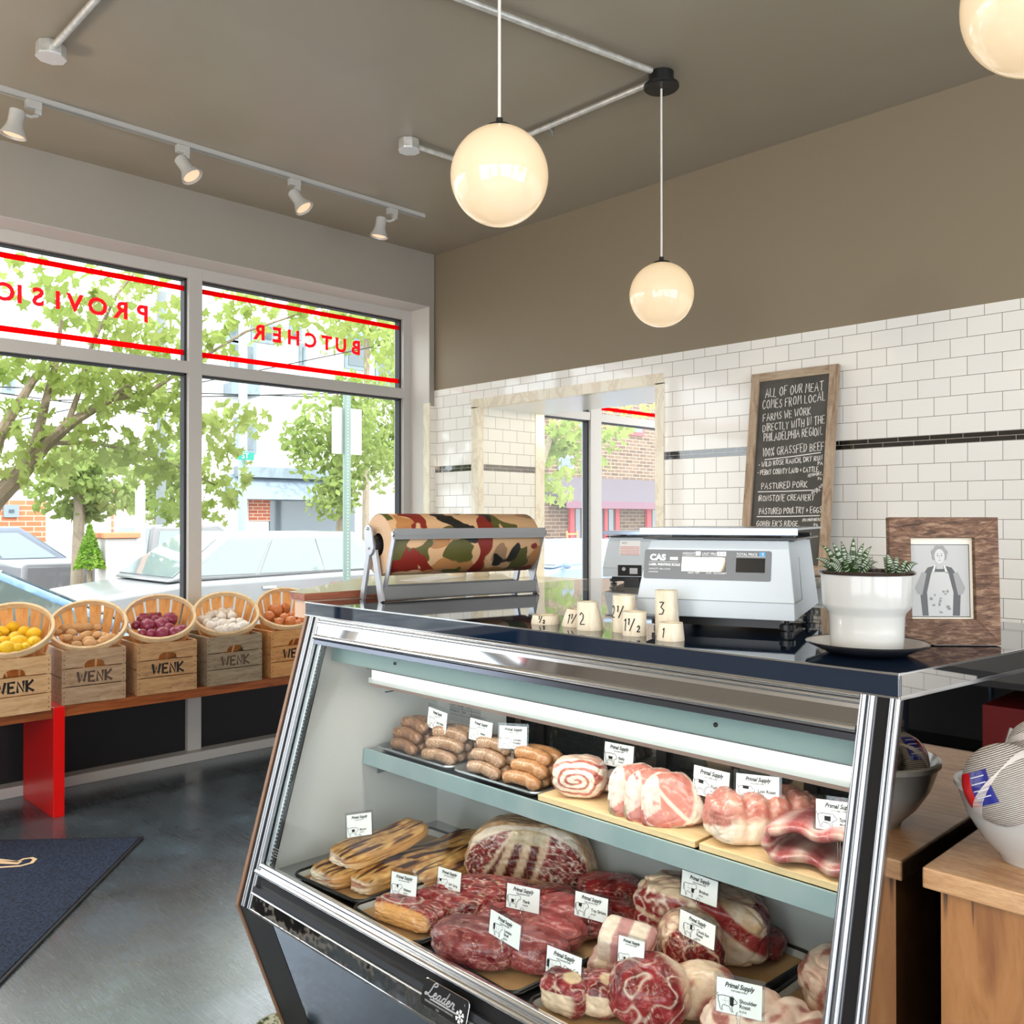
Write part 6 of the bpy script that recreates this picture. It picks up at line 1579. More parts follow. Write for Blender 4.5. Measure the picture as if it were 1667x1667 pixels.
def ball(c, r, rot, lab, label_patch=True):
    t = thing('twine_ball', lab, 'twine ball', c, Euler(rot), 'balls of white twine in the bowl')
    MB().sphere((0, 0, 0), r, 48, 32).build('twine', M_twine, t, smooth=True)
    m = MB()
    for i in range(9):
        a0 = .55 + i * .02
        pts = []
        for q in range(40):
            an = 2 * math.pi * q / 40; v_ = Vector((math.cos(an), math.sin(an) * math.cos(a0), math.sin(an) * math.sin(a0)))
            v_ = Matrix.Rotation(.035 * i, 3, 'Z') @ v_; pts.append(v_ * (r * 1.004))
        m.tube(pts, .0008, 5, closed=True)
    m.build('crossing_strands', M_twl, t, smooth=True)
    if label_patch:
        for nm, mt, lo0, lo1 in (('red_label', P('red_label', S(206, 20, 30), .25, coat=.4), -.62, -.05), ('blue_label', P('blue_label', S(40, 44, 130), .25, coat=.4), -.05, .50)):
            vs = []; n_ = 10
            for i in range(n_ + 1):
                for j in range(n_ + 1):
                    th = R(58) + R(46) * i / n_; ph_ = lo0 + (lo1 - lo0) * j / n_
                    vs.append(Vector((math.sin(th) * math.cos(ph_), math.sin(th) * math.sin(ph_), math.cos(th))) * (r * 1.012))
            MB().add(vs, [(i * (n_ + 1) + j, i * (n_ + 1) + j + 1, (i + 1) * (n_ + 1) + j + 1, (i + 1) * (n_ + 1) + j) for i in range(n_) for j in range(n_)]).build(nm, mt, t, smooth=True)
        lines = MB()
        for i in range(4):
            th = R(66) + R(9) * i
            pts = [Vector((math.sin(th) * math.cos(p_), math.sin(th) * math.sin(p_), math.cos(th))) * (r * 1.018) for p_ in (.0, .1, .2, .3, .4)]
            lines.tube(pts, .0008, 5)
        lines.build('label_print', P('label_white', S(226, 226, 236), .5), t)
    return t
bd = depth(bc)
ball(EYE + ray(1640, 1278) * (bd - .035), .0575, (R(25), R(10), R(155)), 'largest ball of twine in front, resting on the bowl rim')
ball(EYE + ray(1697, 1222) * (bd + .015), .046, (R(-20), R(30), R(40)), 'ball of twine on top of the others, cut by the right edge')
ball(EYE + ray(1680, 1318) * (bd - .045), .036, (R(70), R(0), R(10)), 'small part of a ball of twine low in the bowl at the right edge', False)
ball((bc.x + .02, bc.y + .035, ZK + .10), .05, (R(10), R(-30), R(100)), 'ball of twine at the back of the bowl, seen in the mirror panel')
# storage rack with red cartons, reflected in the case's end panel
t = thing('storage_rack', 'dark metal storage rack seen reflected in the polished case end', 'rack', (3.3, -.1, 0))
m = MB()
for z in (.06, .46, .84): m.box(2.95, 3.82, -.95, .66, z, z + .02)
m.box(3.80, 3.82, -.95, .66, 0, .9)
m.build('shelf_board', M_black, t, world=True)
M_pole = P('blue_black_pole', (.03, .05, .09), .25, .6)
for x in (2.96, 3.81):
    for y in (-.94, -.15, .65): MB().tube([(x, y, 0), (x, y, .95)], .014, 12).build('pole', M_pole, t, world=True, smooth=True)
for i, (y, z, h) in enumerate(((-.75, .08, .26), (-.42, .08, .22), (.12, .08, .28), (.42, .08, .24), (-.70, .48, .24), (.05, .48, .28), (.38, .48, .22))):
    t = thing('carton', f'red carton with white print on the dark rack, {["lower", "upper"][z > .3]} shelf, {ORD[i if i < 4 else i - 4]} along', 'carton', (3.08, y, z), 0, 'red cartons on the rack')
    MB().box(0, .35, 0, .22, 0, h).build('box', P('red_carton', S(120, 8, 10), .6), t)
    MB().flat(([(-.06, .02), (-.01, .0), (.0, .06), (.05, .08), (.03, .15), (-.02, .13), (-.07, .16), (-.08, .08)], [tuple(range(8))]), (-.001, .11, h * .25), (0, -1, 0), (0, 0, 1)).build('white_print', M_paper, t)

# dish on the floor beside the foot of the case
p = oz(462, 1672, 0.03)
o = MB().lathe([(.001, .004), (.05, .004), (.075, .025), (.078, .030), (.074, .030), (.048, .010), (.001, .009)], 40).build('dish', P('green_pattern_glaze', S(70, 100, 60), .25, coat=.4, var=(60, S(214, 222, 200), .45, .55)), smooth=True, angle=50)
o.location = (p.x, p.y, 0); tag(o, 'green patterned dish with a white rim on the floor at the foot of the case', 'dish')
MB().lathe([(.0735, .029), (.0765, .032), (.079, .030)], 40).build('rim', M_white, o, smooth=True)
# ================================================================ the street outside
struct('ground_street', MB().box(-40, 80, 6.2, 90, -.75, -.55), P('asphalt', (.13, .13, .13), .8, var=(2, (.26, .26, .25), .4, .6)))
struct('ground_sidewalk', MB().box(-40, 60, 4.97, 6.3, -.4, -.10).box(-40, 80, 18.6, 22, -.75, -.40), P('pavement', (.42, .41, .39), .8))
# --- cars
M_tyre = P('tyre_rubber', (.02, .02, .02), .8)
M_rim = P('wheel_rim', (.55, .56, .57), .3, .9)
M_carglass = P('car_window_glass', (.16, .20, .20), .05, ior=1.8)
M_lamp = P('car_lamp_clear', (.75, .78, .80), .1, .3); M_amber = P('amber_lamp', (.9, .38, .05), .3); M_rlamp = P('red_lamp', (.7, .03, .03), .25)
def car(label, o, L, W, flip, paint, body, cab, wheels, wr=.36, pick=False, cat='car', name='car', tall=0):
    """side-on car; local x from its front bumper, y from the near side, z up from the road"""
    t = thing(name, label, cat, o, R(180) if flip else 0)
    y0, y1 = (0, W) if not flip else (-W, 0)
    mp = P('car_paint', paint, .3, .0, coat=.25)
    MB().prism(body, 'y', y0, y1).build('body', mp, t, bevel=.07, seg=3, smooth=True)
    # cabin: narrower towards the roof
    (xa, za), (xb, zb), (xc, zc), (xd, zd) = cab
    ins = .26
    V = [(xa, y0 + .05, za), (xd, y0 + .05, zd), (xd, y1 - .05, zd), (xa, y1 - .05, za), (xb, y0 + ins, zb), (xc, y0 + ins, zc), (xc, y1 - ins, zc), (xb, y1 - ins, zb)]
    MB().add(V, [(0, 1, 2, 3), (4, 5, 6, 7), (0, 1, 5, 4), (1, 2, 6, 5), (2, 3, 7, 6), (3, 0, 4, 7)]).build('cabin', mp, t, bevel=.06, seg=3, smooth=True)
    def side(fx0, fx1, f0, f1, sgn):
        def pt(fx_, f):
            xl = xa + (xb - xa) * f; xr = xd + (xc - xd) * f; z = za + (zb - za) * f
            yy = (y0 + .05 + (ins - .05) * f - .012) if sgn > 0 else (y1 - .05 - (ins - .05) * f + .012)
            return (xl + (xr - xl) * fx_, yy, z)
        return [pt(fx0, f0), pt(fx1, f0), pt(fx1 if fx1 < .9 else fx1 - .03, f1), pt(fx0 if fx0 > .1 else fx0 + .03, f1)]
    n = 3 if not pick else 2
    for sg in (1, -1):
        for i in range(n):
            a, b = .05 + .90 * i / n, .05 + .90 * (i + 1) / n - .02
            q = side(a, b, .12, .84, sg)
            MB().add(q + [(x, y + .01 * sg, z) for x, y, z in q], [(0, 1, 2, 3), (4, 5, 6, 7), (0, 1, 5, 4), (1, 2, 6, 5), (2, 3, 7, 6), (3, 0, 4, 7)]).build('side_window', M_carglass, t)
    for (xe, ze, xf, zf, s_) in ((xa, za, xb, zb, -1), (xd, zd, xc, zc, 1)):
        q = []
        for f, yy in ((.10, .10), (.10, -.10), (.86, -.3), (.86, .3)):
            q.append((xe + (xf - xe) * f + .012 * s_, (y0 + yy) if yy > 0 else (y1 + yy), ze + (zf - ze) * f + .012))
        MB().add(q + [(x - .01 * s_, y, z - .01) for x, y, z in q], [(0, 1, 2, 3), (4, 5, 6, 7), (0, 1, 5, 4), (1, 2, 6, 5), (2, 3, 7, 6), (3, 0, 4, 7)]).build('windscreen', M_carglass, t)
    for x in wheels:
        for yy, s_ in ((y0, 1), (y1, -1)):
            Mw = Matrix.Translation((x, yy + .09 * s_, wr - .0)) @ Matrix.Rotation(R(90), 4, 'X')
            w = MB().lathe([(wr * .66, -.105), (wr * .95, -.10), (wr, -.06), (wr, .06), (wr * .95, .10), (wr * .66, .105)], 32, Mw).build('wheel', M_tyre, t, smooth=True)
            MB().lathe([(.001, -.09), (wr * .2, -.09), (wr * .3, -.06), (wr * .6, -.08), (wr * .67, -.10), (wr * .67, .10), (wr * .6, .08), (.001, .09)], 10, Mw).build('rim', M_rim, w)
            MB().lathe([(wr * 1.08, -.10), (wr * 1.20, -.105), (wr * 1.20, .0)], 28, Mw, a0=R(0), a1=R(180) if True else None).build('wheel_arch', M_black, t)
    zf = body[1][1]
    fy = max(p[1] for p in body[:3])
    for yy in (y0 + .02, y1 - .42):
        MB().box(.02, .34, yy - .035, yy + .40, tall or .66, (tall or .66) + .12).build('headlight', M_lamp, t, bevel=.03)
        MB().box(.26, .38, yy - .04, yy + .1, (tall or .66) + .02, (tall or .66) + .11).build('indicator', M_amber, t, bevel=.01)
        MB().box(L - .20, L + .01, yy - .015, yy + .35, .80, .98).build('tail_light', M_rlamp, t, bevel=.02)
    for i in range(2):
        x = xa + (xd - xa) * (.36 + .3 * i); ym = y0 - .02
        MB().box(x, x + .2, ym, ym + .05, za - .13, za - .10).build('door_handle', M_chrome, t)
    MB().sphere((xa + .28, y0 - .08, za + .06), (.07, .11, .08), 14, 8).build('wing_mirror', mp, t, smooth=True)
    return t
SUVB = [(0, .35), (.02, .78), (.25, .98), (1.25, 1.10), (4.55, 1.16), (4.68, .95), (4.70, .35), (4.3, .28), (.4, .28)]
car('silver-white sport utility car parked across the window, headlight to the left', (3.80, 11.0, -.56), 4.7, 1.9, False, (.21, .215, .22), SUVB, [(1.05, 1.10), (1.95, 1.72), (4.0, 1.72), (4.62, 1.15)], (.95, 3.72), .37, tall=.78)
SEDB = [(0, .32), (.04, .60), (.3, .78), (1.15, .92), (3.6, .98), (4.4, .95), (4.5, .6), (4.48, .30), (.4, .24)]
car('light blue car close to the window behind the lemon and potato baskets', (3.75, 6.95, -.42), 4.5, 1.75, True, (.16, .30, .50), SEDB, [(.85, .90), (1.95, 1.46), (3.2, 1.46), (4.1, .96)], (.85, 3.55), .32)
PKB = [(0, .40), (.03, .95), (.3, 1.05), (1.3, 1.15), (3.2, 1.20), (5.3, 1.22), (5.35, .5), (5.2, .42), (.4, .36)]
car('grey pickup truck across the street, seen behind the cone-shaped shrub', (9.65, 15.0, -.56), 5.35, 1.9, True, (.17, .165, .17), PKB, [(1.25, 1.15), (2.0, 1.80), (3.2, 1.80), (3.4, 1.18)], (.95, 4.35), .39, True)
car('dark car at the far left behind the pickup truck', (7.2, 18.2, -.56), 4.6, 1.8, True, (.10, .12, .16), SUVB, [(1.05, 1.10), (1.9, 1.75), (4.1, 1.75), (4.5, 1.15)], (.95, 3.65), .36)
car('blue-grey car seen through the tiled opening', (12.6, 12.4, -.56), 4.5, 1.75, False, (.20, .28, .42), SEDB, [(.85, .90), (1.95, 1.46), (3.2, 1.46), (4.1, .96)], (.85, 3.55), .32)
car('far blue car behind the rear of the silver car', (11.6, 17.0, -.56), 4.5, 1.75, False, (.12, .20, .36), SEDB, [(.85, .90), (1.95, 1.46), (3.2, 1.46), (4.1, .96)], (.85, 3.55), .32)
car('pale red car at the left edge of the view through the opening', (7.9, 8.6, -.56), 1.95, 1.6, False, (.62, .22, .22), [(0, .3), (.05, .8), (.6, .95), (1.6, .95), (1.9, .75), (1.92, .3)], [(.3, .9), (.6, 1.35), (1.3, 1.35), (1.6, .92)], (.4, 1.5), .28)
# --- trees
M_bark = wood('bark', S(150, 136, 116), S(112, 98, 80), None, (3, 3, 1), 6, .9, 0, .8)
M_leafA = leafy('maple_leaf_near', (.27, .35, .085), (.40, .46, .15), .58, 1.4)
M_leafB = leafy('tree_leaf_far', (.25, .33, .09), (.36, .42, .16), .5, .8)
M_leafC = leafy('shrub_leaf', (.12, .26, .03), (.26, .40, .06), .4, 3)
MAPLE = [(0, -.5), (.12, -.22), (.42, -.30), (.30, -.05), (.52, .16), (.22, .16), (.18, .30), (0, .55), (-.18, .30), (-.22, .16), (-.52, .16), (-.30, -.05), (-.42, -.30), (-.12, -.22)]
OVAL = [(0, -.5), (.25, -.1), (.2, .25), (0, .5), (-.2, .25), (-.25, -.1)]
def leaves(mb, c, rad, n, size, rg, shape, flat=.75):
    for _ in range(n):
        while True:
            p = Vector((rg.uniform(-1, 1), rg.uniform(-1, 1), rg.uniform(-1, 1)))
            if p.length < 1: break
        p = Vector(c) + Vector((p.x * rad[0], p.y * rad[1], p.z * rad[2]))
        s_ = size * rg.uniform(.6, 1.2)
        M = Matrix.Translation(p) @ Euler((rg.uniform(-1.2, 1.2), rg.uniform(-1.2, 1.2), rg.uniform(0, 6.3))).to_matrix().to_4x4() @ Matrix.Rotation(R(90) if rg.random() < flat else 0, 4, 'X')
        mb.add([(x * s_, y * s_, .06 * s_ * math.sin(x * 9)) for x, y in shape], [tuple(range(len(shape)))], M)
def tree(label, base, branches, clusters, size, mat, shape, sd, group='street trees'):
    rg = random.Random(sd)
    t = thing('street_tree', label, 'tree', base, 0, group)
    for i, (pts, r0, r1) in enumerate(branches):
        n = len(pts)
        MB().tube(pts, [r0 + (r1 - r0) * j / (n - 1) for j in range(n)], 9).build('trunk' if i == 0 else 'branch', M_bark, t, smooth=True, world=True)
    m = MB()
    for c, rad, n in clusters: leaves(m, c, rad, n, size, rg, shape)
    m.build('foliage', mat, t, world=True, rec=False)
    return t
Q = lambda x, y, Y=6.0: oy(x, y, Y)
br = [([Vector((Q(-60, 900).x, 6.0, -.2)), Q(-60, 900), Q(-10, 815), Q(35, 770), Q(75, 722), Q(120, 685), Q(180, 650), Q(250, 598)], .08, .014), ([Q(-40, 870), Q(0, 705), Q(35, 650), Q(60, 610), Q(85, 590)], .04, .016), ([Q(52, 745), Q(66, 690), Q(78, 640), Q(92, 590), Q(100, 520)], .035, .012),
      ([Q(110, 690), Q(128, 640), Q(150, 560), Q(190, 480), Q(230, 430)], .02, .006), ([Q(180, 650), Q(240, 640), Q(300, 600), Q(400, 540), Q(520, 500)], .02, .006), ([Q(75, 722), Q(150, 720), Q(240, 740), Q(290, 760), Q(350, 790)], .016, .005)]
cl = []
for x, y, rx, rz, n in ((20, 590, 50, 30, 45), (90, 610, 60, 34, 70), (170, 640, 55, 40, 85), (245, 625, 55, 45, 95), (285, 680, 30, 40, 60), (30, 690, 50, 45, 60), (60, 760, 60, 40, 70), (150, 720, 60, 40, 80), (220, 560, 60, 30, 55), (285, 835, 18, 36, 30), (240, 750, 60, 50, 100), (110, 500, 80, 40, 55), (200, 510, 80, 50, 60), (280, 530, 40, 50, 40), (60, 450, 70, 30, 26), (190, 440, 70, 20, 20), (250, 450, 30, 25, 14),
                       (350, 700, 26, 50, 50), (362, 765, 26, 50, 60), (345, 820, 18, 40, 34), (390, 690, 40, 30, 36), (350, 560, 30, 50, 40), (430, 520, 60, 40, 50), (520, 510, 60, 40, 60), (600, 520, 55, 50, 70), (640, 580, 20, 50, 30), (460, 480, 70, 18, 22), (380, 500, 40, 25, 24)):
    c = Q(x, y); k_ = depth(c) / FPX
    cl.append((c, (rx * k_ * 1.1, .38, rz * k_), n))
tree('large maple close to the window, branches rising from the left edge', (Q(-60, 900).x, 6.0, -.1), br, cl, .10, M_leafA, MAPLE, 3)
def crown(px, py, Y, rx, ry, n, size, lab, sd, trunk=True, mat=None, extra=()):
    c = oy(px, py, Y); k_ = depth(c) / FPX
    rg = random.Random(sd); cl = []
    for i in range(26):
        a_ = rg.uniform(0, 6.28); q = rg.random() ** .5
        p = c + Vector((math.cos(a_) * q * rx * k_ * .7, rg.uniform(-.5, .5) * rx * k_, math.sin(a_) * q * ry * k_ * .75))
        cl.append((p, (rx * k_ * .34, rx * k_ * .34, ry * k_ * .26), n // 26))
    b = Vector((c.x, c.y, -.55))
    tree(lab, b, [([b, Vector((c.x + .05, c.y, c.z - ry * k_ * .5)), c, Vector((c.x - .05, c.y, c.z + ry * k_ * .8))], .11, .02)], cl, size, mat or M_leafB, OVAL, sd + 1)
crown(552, 740, 14.5, 100, 150, 2600, .16, 'leafy tree across the street behind the sign post', 11)
crown(650, 690, 15.6, 70, 190, 1500, .18, 'tree at the right side of the shop window, partly behind the frame', 12)
crown(124, 785, 14.3, 110, 75, 1900, .16, 'small round street tree in front of the pickup truck', 13)
crown(255, 790, 20.5, 75, 80, 1100, .2, 'tree further back, left of the window mullion', 14)
crown(595, 520, 21.5, 120, 90, 900, .24, 'tall tree top behind the red word on the right-hand pane', 15)
# the tree seen through the opening
cl = []
for x, y, rx, rz, n in ((905, 705, 34, 34, 60), (945, 700, 30, 26, 45), (925, 735, 30, 22, 36), (898, 770, 16, 22, 26), (893, 805, 14, 20, 18), (990, 715, 22, 20, 26), (1010, 700, 30, 14, 22), (985, 760, 8, 14, 8), (945, 770, 12, 10, 8), (1030, 668, 34, 14, 20)):
    c = oy(x, y, 7.4); k_ = depth(c) / FPX; cl.append((c, (rx * k_, .4, rz * k_), n))
b = oy(870, 900, 7.4); b.z = -.1
tree('maple branch with bright leaves seen through the tiled opening', b, [([b, oy(872, 780, 7.4), oy(900, 700, 7.4), oy(940, 660, 7.4)], .07, .02), ([oy(900, 700, 7.4), oy(930, 725, 7.4), oy(945, 775, 7.4)], .012, .004)], cl, .15, M_leafA, MAPLE, 21)
# cone shrub and planter
c = oy(146, 880, 13.5); k_ = depth(c) / FPX; b = oy(146, 925, 13.5)
m = MB(); rg = random.Random(5)
for i in range(1100):
    h = rg.random() ** 1.3; a_ = rg.uniform(0, 6.28); r_q = (1 - h) * 22 * k_ * rg.uniform(.75, 1.05) + .01
    p = Vector((b.x + r_q * math.cos(a_), b.y + r_q * math.sin(a_), b.z + h * 70 * k_))
    M = Matrix.Translation(p) @ Euler((rg.uniform(-1.5, 1.5), rg.uniform(-1.5, 1.5), rg.uniform(0, 6.3))).to_matrix().to_4x4()
    m.add([(x * .07, y * .07, 0) for x, y in OVAL], [tuple(range(6))], M)
t = thing('cone_shrub', 'narrow cone-shaped green shrub in front of the pickup truck', 'shrub', (b.x, b.y, -.5))
m.build('foliage', M_leafC, t, world=True, rec=False)
MB().tube([(b.x, b.y, -.5), (b.x, b.y, b.z + 50 * k_)], .04, 8).build('stem', M_bark, t, world=True)
MB().lathe([(.001, 0), (.22, 0), (.30, .34), (.27, .34), (.001, .30)], 24, Matrix.Translation((b.x, b.y, -.54))).build('tub', P('terracotta', S(190, 118, 82), .8), t, world=True)
p = oy(188, 900, 13.6)
t = thing('planter', 'tall pale planter with a terracotta rim beside the cone shrub', 'planter', (p.x, p.y, -.5))
MB().box(p.x - .22, p.x + .22, p.y - .22, p.y + .22, -.54, p.z + .22).build('planter_body', P('pale_render', (.62, .58, .54), .8), t, world=True, bevel=.02)
MB().box(p.x - .27, p.x + .27, p.y - .27, p.y + .27, p.z + .22, p.z + .30).build('planter_rim', P('terracotta_rim', S(206, 130, 92), .8), t, world=True, bevel=.01)
# --- posts and signs
M_post = P('grey_green_post', (.22, .30, .27), .5, .3)
p = oy(566, 800, 7.0)
t = thing('sign_post', 'perforated grey-green sign post with the white back of a sign, outside the right-hand pane', 'sign post', (p.x, p.y, -.1))
k_ = depth(p) / FPX
MB().box(p.x - .032, p.x + .032, 7.0 - .003, 7.0 + .003, -.12, 2.62).box(p.x - .032, p.x - .028, 7.0, 7.03, -.12, 2.62).box(p.x + .028, p.x + .032, 7.0, 7.03, -.12, 2.62).build('post', M_post, t, world=True)
hl = MB()
for i in range(84): hl.lathe([(.001, 0), (.006, 0)], 10, Matrix.Translation((p.x, 6.9962, .05 + i * .03)) @ Matrix.Rotation(R(90), 4, 'X'))
hl.build('holes', P('bright_hole', (.75, .78, .76), .8), t, world=True)
s0, s1 = oy(540, 738, 7.04), oy(588, 667, 7.04)
MB().box(s0.x, s1.x, 7.035, 7.04, s0.z, s1.z).build('sign_panel', P('sign_back_white', (.72, .74, .74), .5), t, world=True)
def pole(px, Y, r, top, lab, mat, name='street_pole'):
    p = oy(px, 844, Y); t = thing(name, lab, 'pole', (p.x, p.y, -.5), 0, 'poles along the street')
    MB().tube([(p.x, p.y, -.55), (p.x, p.y, top)], r, 12).build('pole', mat, t, smooth=True, world=True)
    return t, p
t, p = pole(395, 17.5, .09, 7.2, 'pale green street light pole with a small green street sign', P('pale_green_pole', (.34, .44, .40), .5))
q0, q1 = oy(383, 748, 17.3), oy(413, 737, 17.3)
sg = MB().box(q0.x, q1.x, 17.28, 17.3, q0.z, q1.z).build('street_sign', P('green_sign', S(34, 150, 130), .5), t, world=True)
vf = text2d('ST', .16, 'CENTER')
e = MB().flat(vf, ((q0.x + q1.x) / 2, 17.27, q0.z + .03), (1, 0, 0), (0, 0, 1)).build('lettering', M_paper, sg)
pole(262, 19.0, .10, 6.2, 'dark utility pole behind the trees, left of the window mullion', P('dark_pole', (.20, .22, .22), .7))
pole(228, 13.4, .07, 2.1, 'short white bollard post beyond the silver car', P('white_post', (.7, .7, .68), .6))
for i, (x0, y0, x1, y1) in enumerate(((320, 640, 480, 645), (320, 646, 480, 642), (0, 640, 110, 655), (0, 690, 300, 628))):
    a, b = oy(x0, y0, 18.5), oy(x1, y1, 18.5)
    d_ = b - a
    tag(MB().tube([a - d_ * 2, a, b, b + d_ * 2], .012, 6).build('power_line', M_black), ['upper power line across the white building', 'lower power line across the white building', 'power line at the far left behind the branches', 'long sloping power line behind the maple'][i], 'cable', 'overhead power lines')
# --- buildings
M_bw = P('white_render', (.72, .72, .70), .85); M_win = P('dark_window', (.10, .13, .15), .08, ior=1.7); M_wf = P('window_surround', (.22, .27, .30), .6)
YW_ = 24.0
bt = thing('white_building', 'white rendered building across the street with flower boxes and a grey shop awning', 'building', (14, 24, -.5))
a, b = oy(322, 800, YW_), oy(700, 800, YW_)
MB().box(a.x, b.x + 1.4, YW_, YW_ + 6, -.5, 12).build('wall', M_bw, bt, world=True)
def facade_win(px0, py0, px1, py1, Y, parent, frame=M_wf, glass=M_win, fr=.12):
    p, q = oy(px0, py1, Y), oy(px1, py0, Y)
    f = MB().box(p.x, q.x, Y - .07, Y + .01, p.z, q.z).build('window', frame, parent, world=True)
    g = MB().box(p.x + fr, q.x - fr, Y - .085, Y - .05, p.z + fr, q.z - fr).build('pane', glass, f)
for w in ((380, 683, 416, 738), (374, 560, 416, 632), (486, 560, 496, 600), (366, 528, 400, 556), (408, 528, 446, 556), (560, 545, 600, 600), (610, 575, 640, 640), (470, 528, 490, 552)): facade_win(*w, YW_, bt)
for px in (386, 408):
    p = oy(px, 636, YW_ - .3)
p0, p1 = oy(373, 642, YW_ - .35), oy(419, 628, YW_ - .35)
MB().box(p0.x, p1.x, YW_ - .5, YW_ - .02, p0.z, p1.z).build('flower_box', M_wf, bt, world=True)
fm = MB(); rg = random.Random(9); leaves(fm, ((p0.x + p1.x) / 2, YW_ - .3, p1.z + .18), ((p1.x - p0.x) * .5, .2, .25), 120, .14, rg, OVAL)
fm.build('red_flowers', leafy('geranium', (.55, .06, .05), (.25, .35, .08), .3), bt, world=True, rec=False)
p0, p1 = oy(388, 812, YW_ - .8), oy(470, 775, YW_ - .1)
MB().prism([(YW_ - .9, p0.z), (YW_, p0.z), (YW_, p1.z)], 'x', p0.x, p1.x + 2).build('awning', P('grey_blue_awning', (.20, .25, .30), .8), bt, world=True)
q0, q1 = oy(386, 776, YW_ - .2), oy(482, 763, YW_ - .2)
MB().box(q0.x, q1.x + 1.5, YW_ - .35, YW_, q0.z, q1.z).build('cornice', M_wf, bt, world=True)
p0, p1 = oy(405, 848, YW_), oy(438, 812, YW_)
def brick(name, c1, c2, mo, w, h):
    k = N(name); tc = k.n('ShaderNodeTexCoord'); sp = k.n('ShaderNodeSeparateXYZ'); k.l(tc.outputs['Object'], sp.inputs[0]); cb = k.n('ShaderNodeCombineXYZ'); k.l(sp.outputs['X'], cb.inputs[0]); k.l(k.math('ADD', sp.outputs['Z'], 20), cb.inputs[1])
    br = k.n('ShaderNodeTexBrick'); br.inputs['Scale'].default_value = 1; br.inputs['Brick Width'].default_value = w; br.inputs['Row Height'].default_value = h; br.inputs['Mortar Size'].default_value = h * .1
    br.inputs['Color1'].default_value = c4(c1); br.inputs['Color2'].default_value = c4(c2); br.inputs['Mortar'].default_value = c4(mo); k.l(cb.outputs[0], br.inputs['Vector']); k.set(Base_Color=br.outputs['Color'], Roughness=.9); return k.m
MB().box(p0.x, p1.x, YW_ - .06, YW_, p0.z, p1.z).build('brick_pier', brick('orange_brick', S(196, 110, 80), S(176, 90, 66), S(220, 200, 180), .3, .1), bt, world=True)
MB().box(p1.x, p1.x + 3, YW_ - .06, YW_, p0.z - .4, p1.z).build('shop_front', M_win, bt, world=True)
bo = thing('brown_building', 'orange-brown low building at the far left beyond the parked cars', 'building', (5, 26, -.5))
a, b = oy(-60, 845, 26), oy(75, 815, 26)
MB().box(a.x - 3, b.x, 26, 30, -.5, b.z).build('wall', brick('brown_brick', S(196, 120, 84), S(180, 100, 70), S(206, 170, 146), .4, .14), bo, world=True)
facade_win(5, 822, 30, 842, 26, bo)
bo = thing('pale_building', 'pale building at the upper left, behind the maple branches', 'building', (9, 30, -.5))
a, b = oy(-80, 800, 30.3), oy(30, 600, 30.3)
MB().box(a.x - 6, b.x, 30.3, 36, -.5, b.z + 1.2).build('wall', M_bw, bo, world=True)
facade_win(3, 600, 24, 640, 30.3, bo)
a, b = oy(255, 800, 30), oy(320, 640, 30)
bo = thing('orange_shop', 'small orange-striped shop front between the trees, left of the mullion', 'building', (a.x, 30, -.5))
MB().box(a.x, b.x, 30, 34, -.5, oy(300, 782, 30).z).build('wall', brick('orange_cladding', S(226, 150, 110), S(214, 130, 92), S(240, 200, 170), 3., .3), bo, world=True)
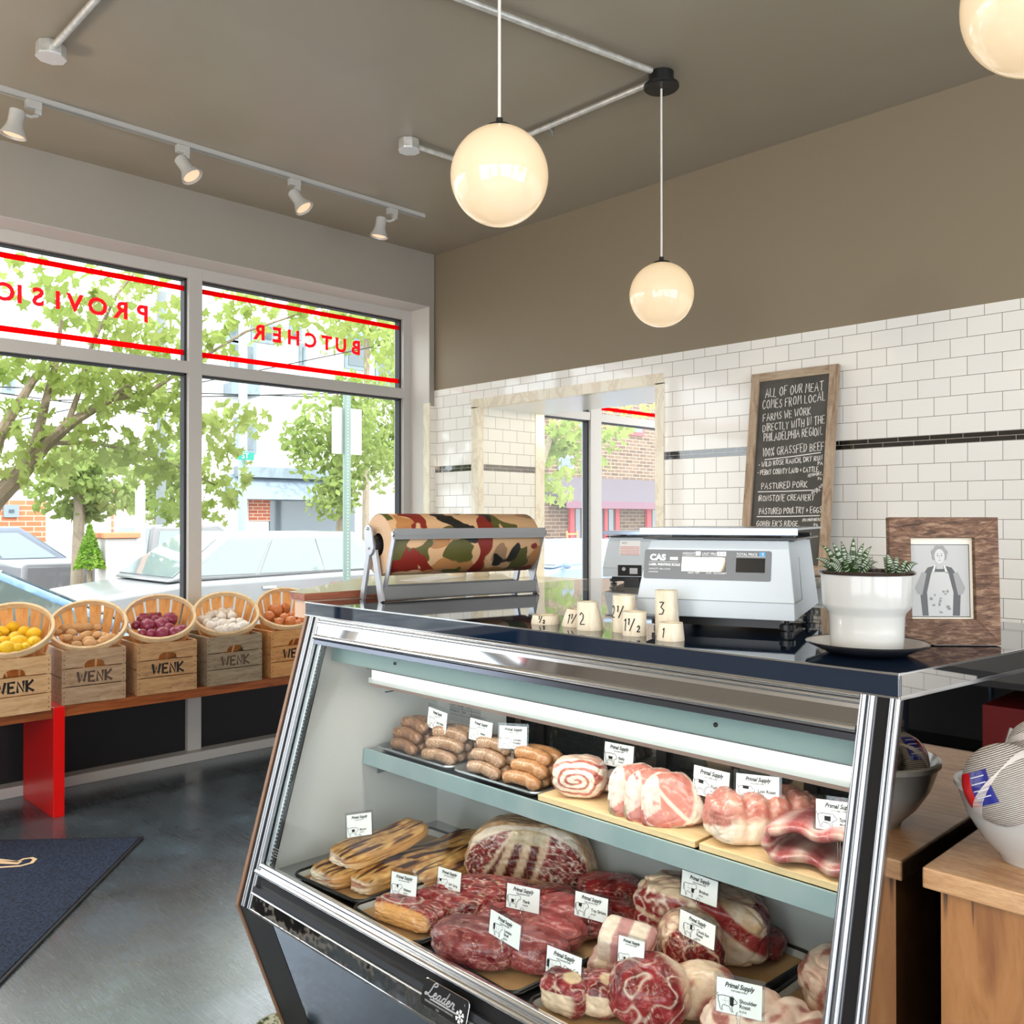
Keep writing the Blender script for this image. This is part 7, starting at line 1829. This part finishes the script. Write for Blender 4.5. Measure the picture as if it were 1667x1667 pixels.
# brick building seen through the opening
YB2 = 20.5
bk = thing('brick_building', 'brown brick building with red door frames and a grey-purple awning, seen through the opening', 'building', (26, YB2, -.5))
a, b = oy(893, 800, YB2), oy(1180, 600, YB2)
MB().box(a.x, b.x, YB2, YB2 + 6, -.5, 9).build('wall', brick('brown_brick_wall', S(120, 94, 74), S(92, 70, 54), S(160, 142, 122), .42, .125), bk, world=True)
M_rf = P('red_frame_paint', S(206, 66, 70), .5)
facade_win(907, 742, 932, 764, YB2, bk); facade_win(936, 684, 966, 704, YB2, bk, M_rf); facade_win(1022, 690, 1046, 708, YB2, bk, M_rf)
p0, p1 = oy(920, 822, YB2 - .9), oy(925, 776, YB2)
MB().prism([(YB2 - .95, p0.z + .12), (YB2, p0.z + .12), (YB2, p1.z)], 'x', p0.x, b.x).build('awning', P('grey_purple_awning', S(90, 82, 88), .9), bk, world=True)
MB().box(p0.x, b.x, YB2 - .97, YB2 - .94, p0.z - .10, p0.z + .14).build('awning_valance', P('maroon_valance', S(120, 88, 100), .9), bk, world=True)
zt_, zb_ = oy(950, 827, YB2).z, oy(950, 880, YB2).z
for x0, x1 in ((928, 935), (948, 952), (984, 989), (1002, 1008), (1053, 1060)):
    p, q = oy(x0, 850, YB2 - .1), oy(x1, 850, YB2 - .1)
    MB().box(p.x, q.x, YB2 - .12, YB2 - .02, -.5, zt_).build('red_post', M_rf, bk, world=True)
p, q = oy(921, 850, YB2), oy(1180, 850, YB2)
MB().box(p.x, q.x, YB2 - .14, YB2 - .02, zt_ - .02, zt_ + .16).build('red_lintel', M_rf, bk, world=True)
for x0, x1 in ((935, 983), (989, 1002), (1060, 1090)):
    p, q = oy(x0, 850, YB2), oy(x1, 850, YB2)
    MB().box(p.x, q.x, YB2 - .06, YB2 - .02, -.3, zt_).build('shop_glass', M_win, bk, world=True)
M_och = P('orange_wood', S(224, 130, 84), .6)
for i, (px, lab) in enumerate(((899, 'orange rocking chair left of the red door, through the opening'), (954, 'orange chair by the red door, behind the inner mullion'))):
    p = oy(px, 850, YB2 - 1.2); t = thing('rocking_chair', lab, 'chair', (p.x, p.y, -.4), 0, 'orange chairs outside the brick building')
    w = .5
    for sx in (-w / 2, w / 2):
        MB().bar((sx, 0, 0), (sx, 0, .45), .05, .05, up=(0, 1, 0)).build('leg', M_och, t); MB().bar((sx, .5, 0), (sx, .62, 1.35), .05, .05, up=(0, 1, 0)).build('leg', M_och, t)
        MB().bar((sx, -.1, .62), (sx, .55, .62), .06, .03).build('armrest', M_och, t)
    MB().box(-w / 2, w / 2, -.02, .52, .42, .46).build('seat', M_och, t)
    m = MB()
    for i_ in range(5): m.bar((-w / 2, .53 + .017 * i_, .6 + .16 * i_), (w / 2, .53 + .017 * i_, .6 + .16 * i_), .02, .06)
    m.build('backrest', M_och, t)
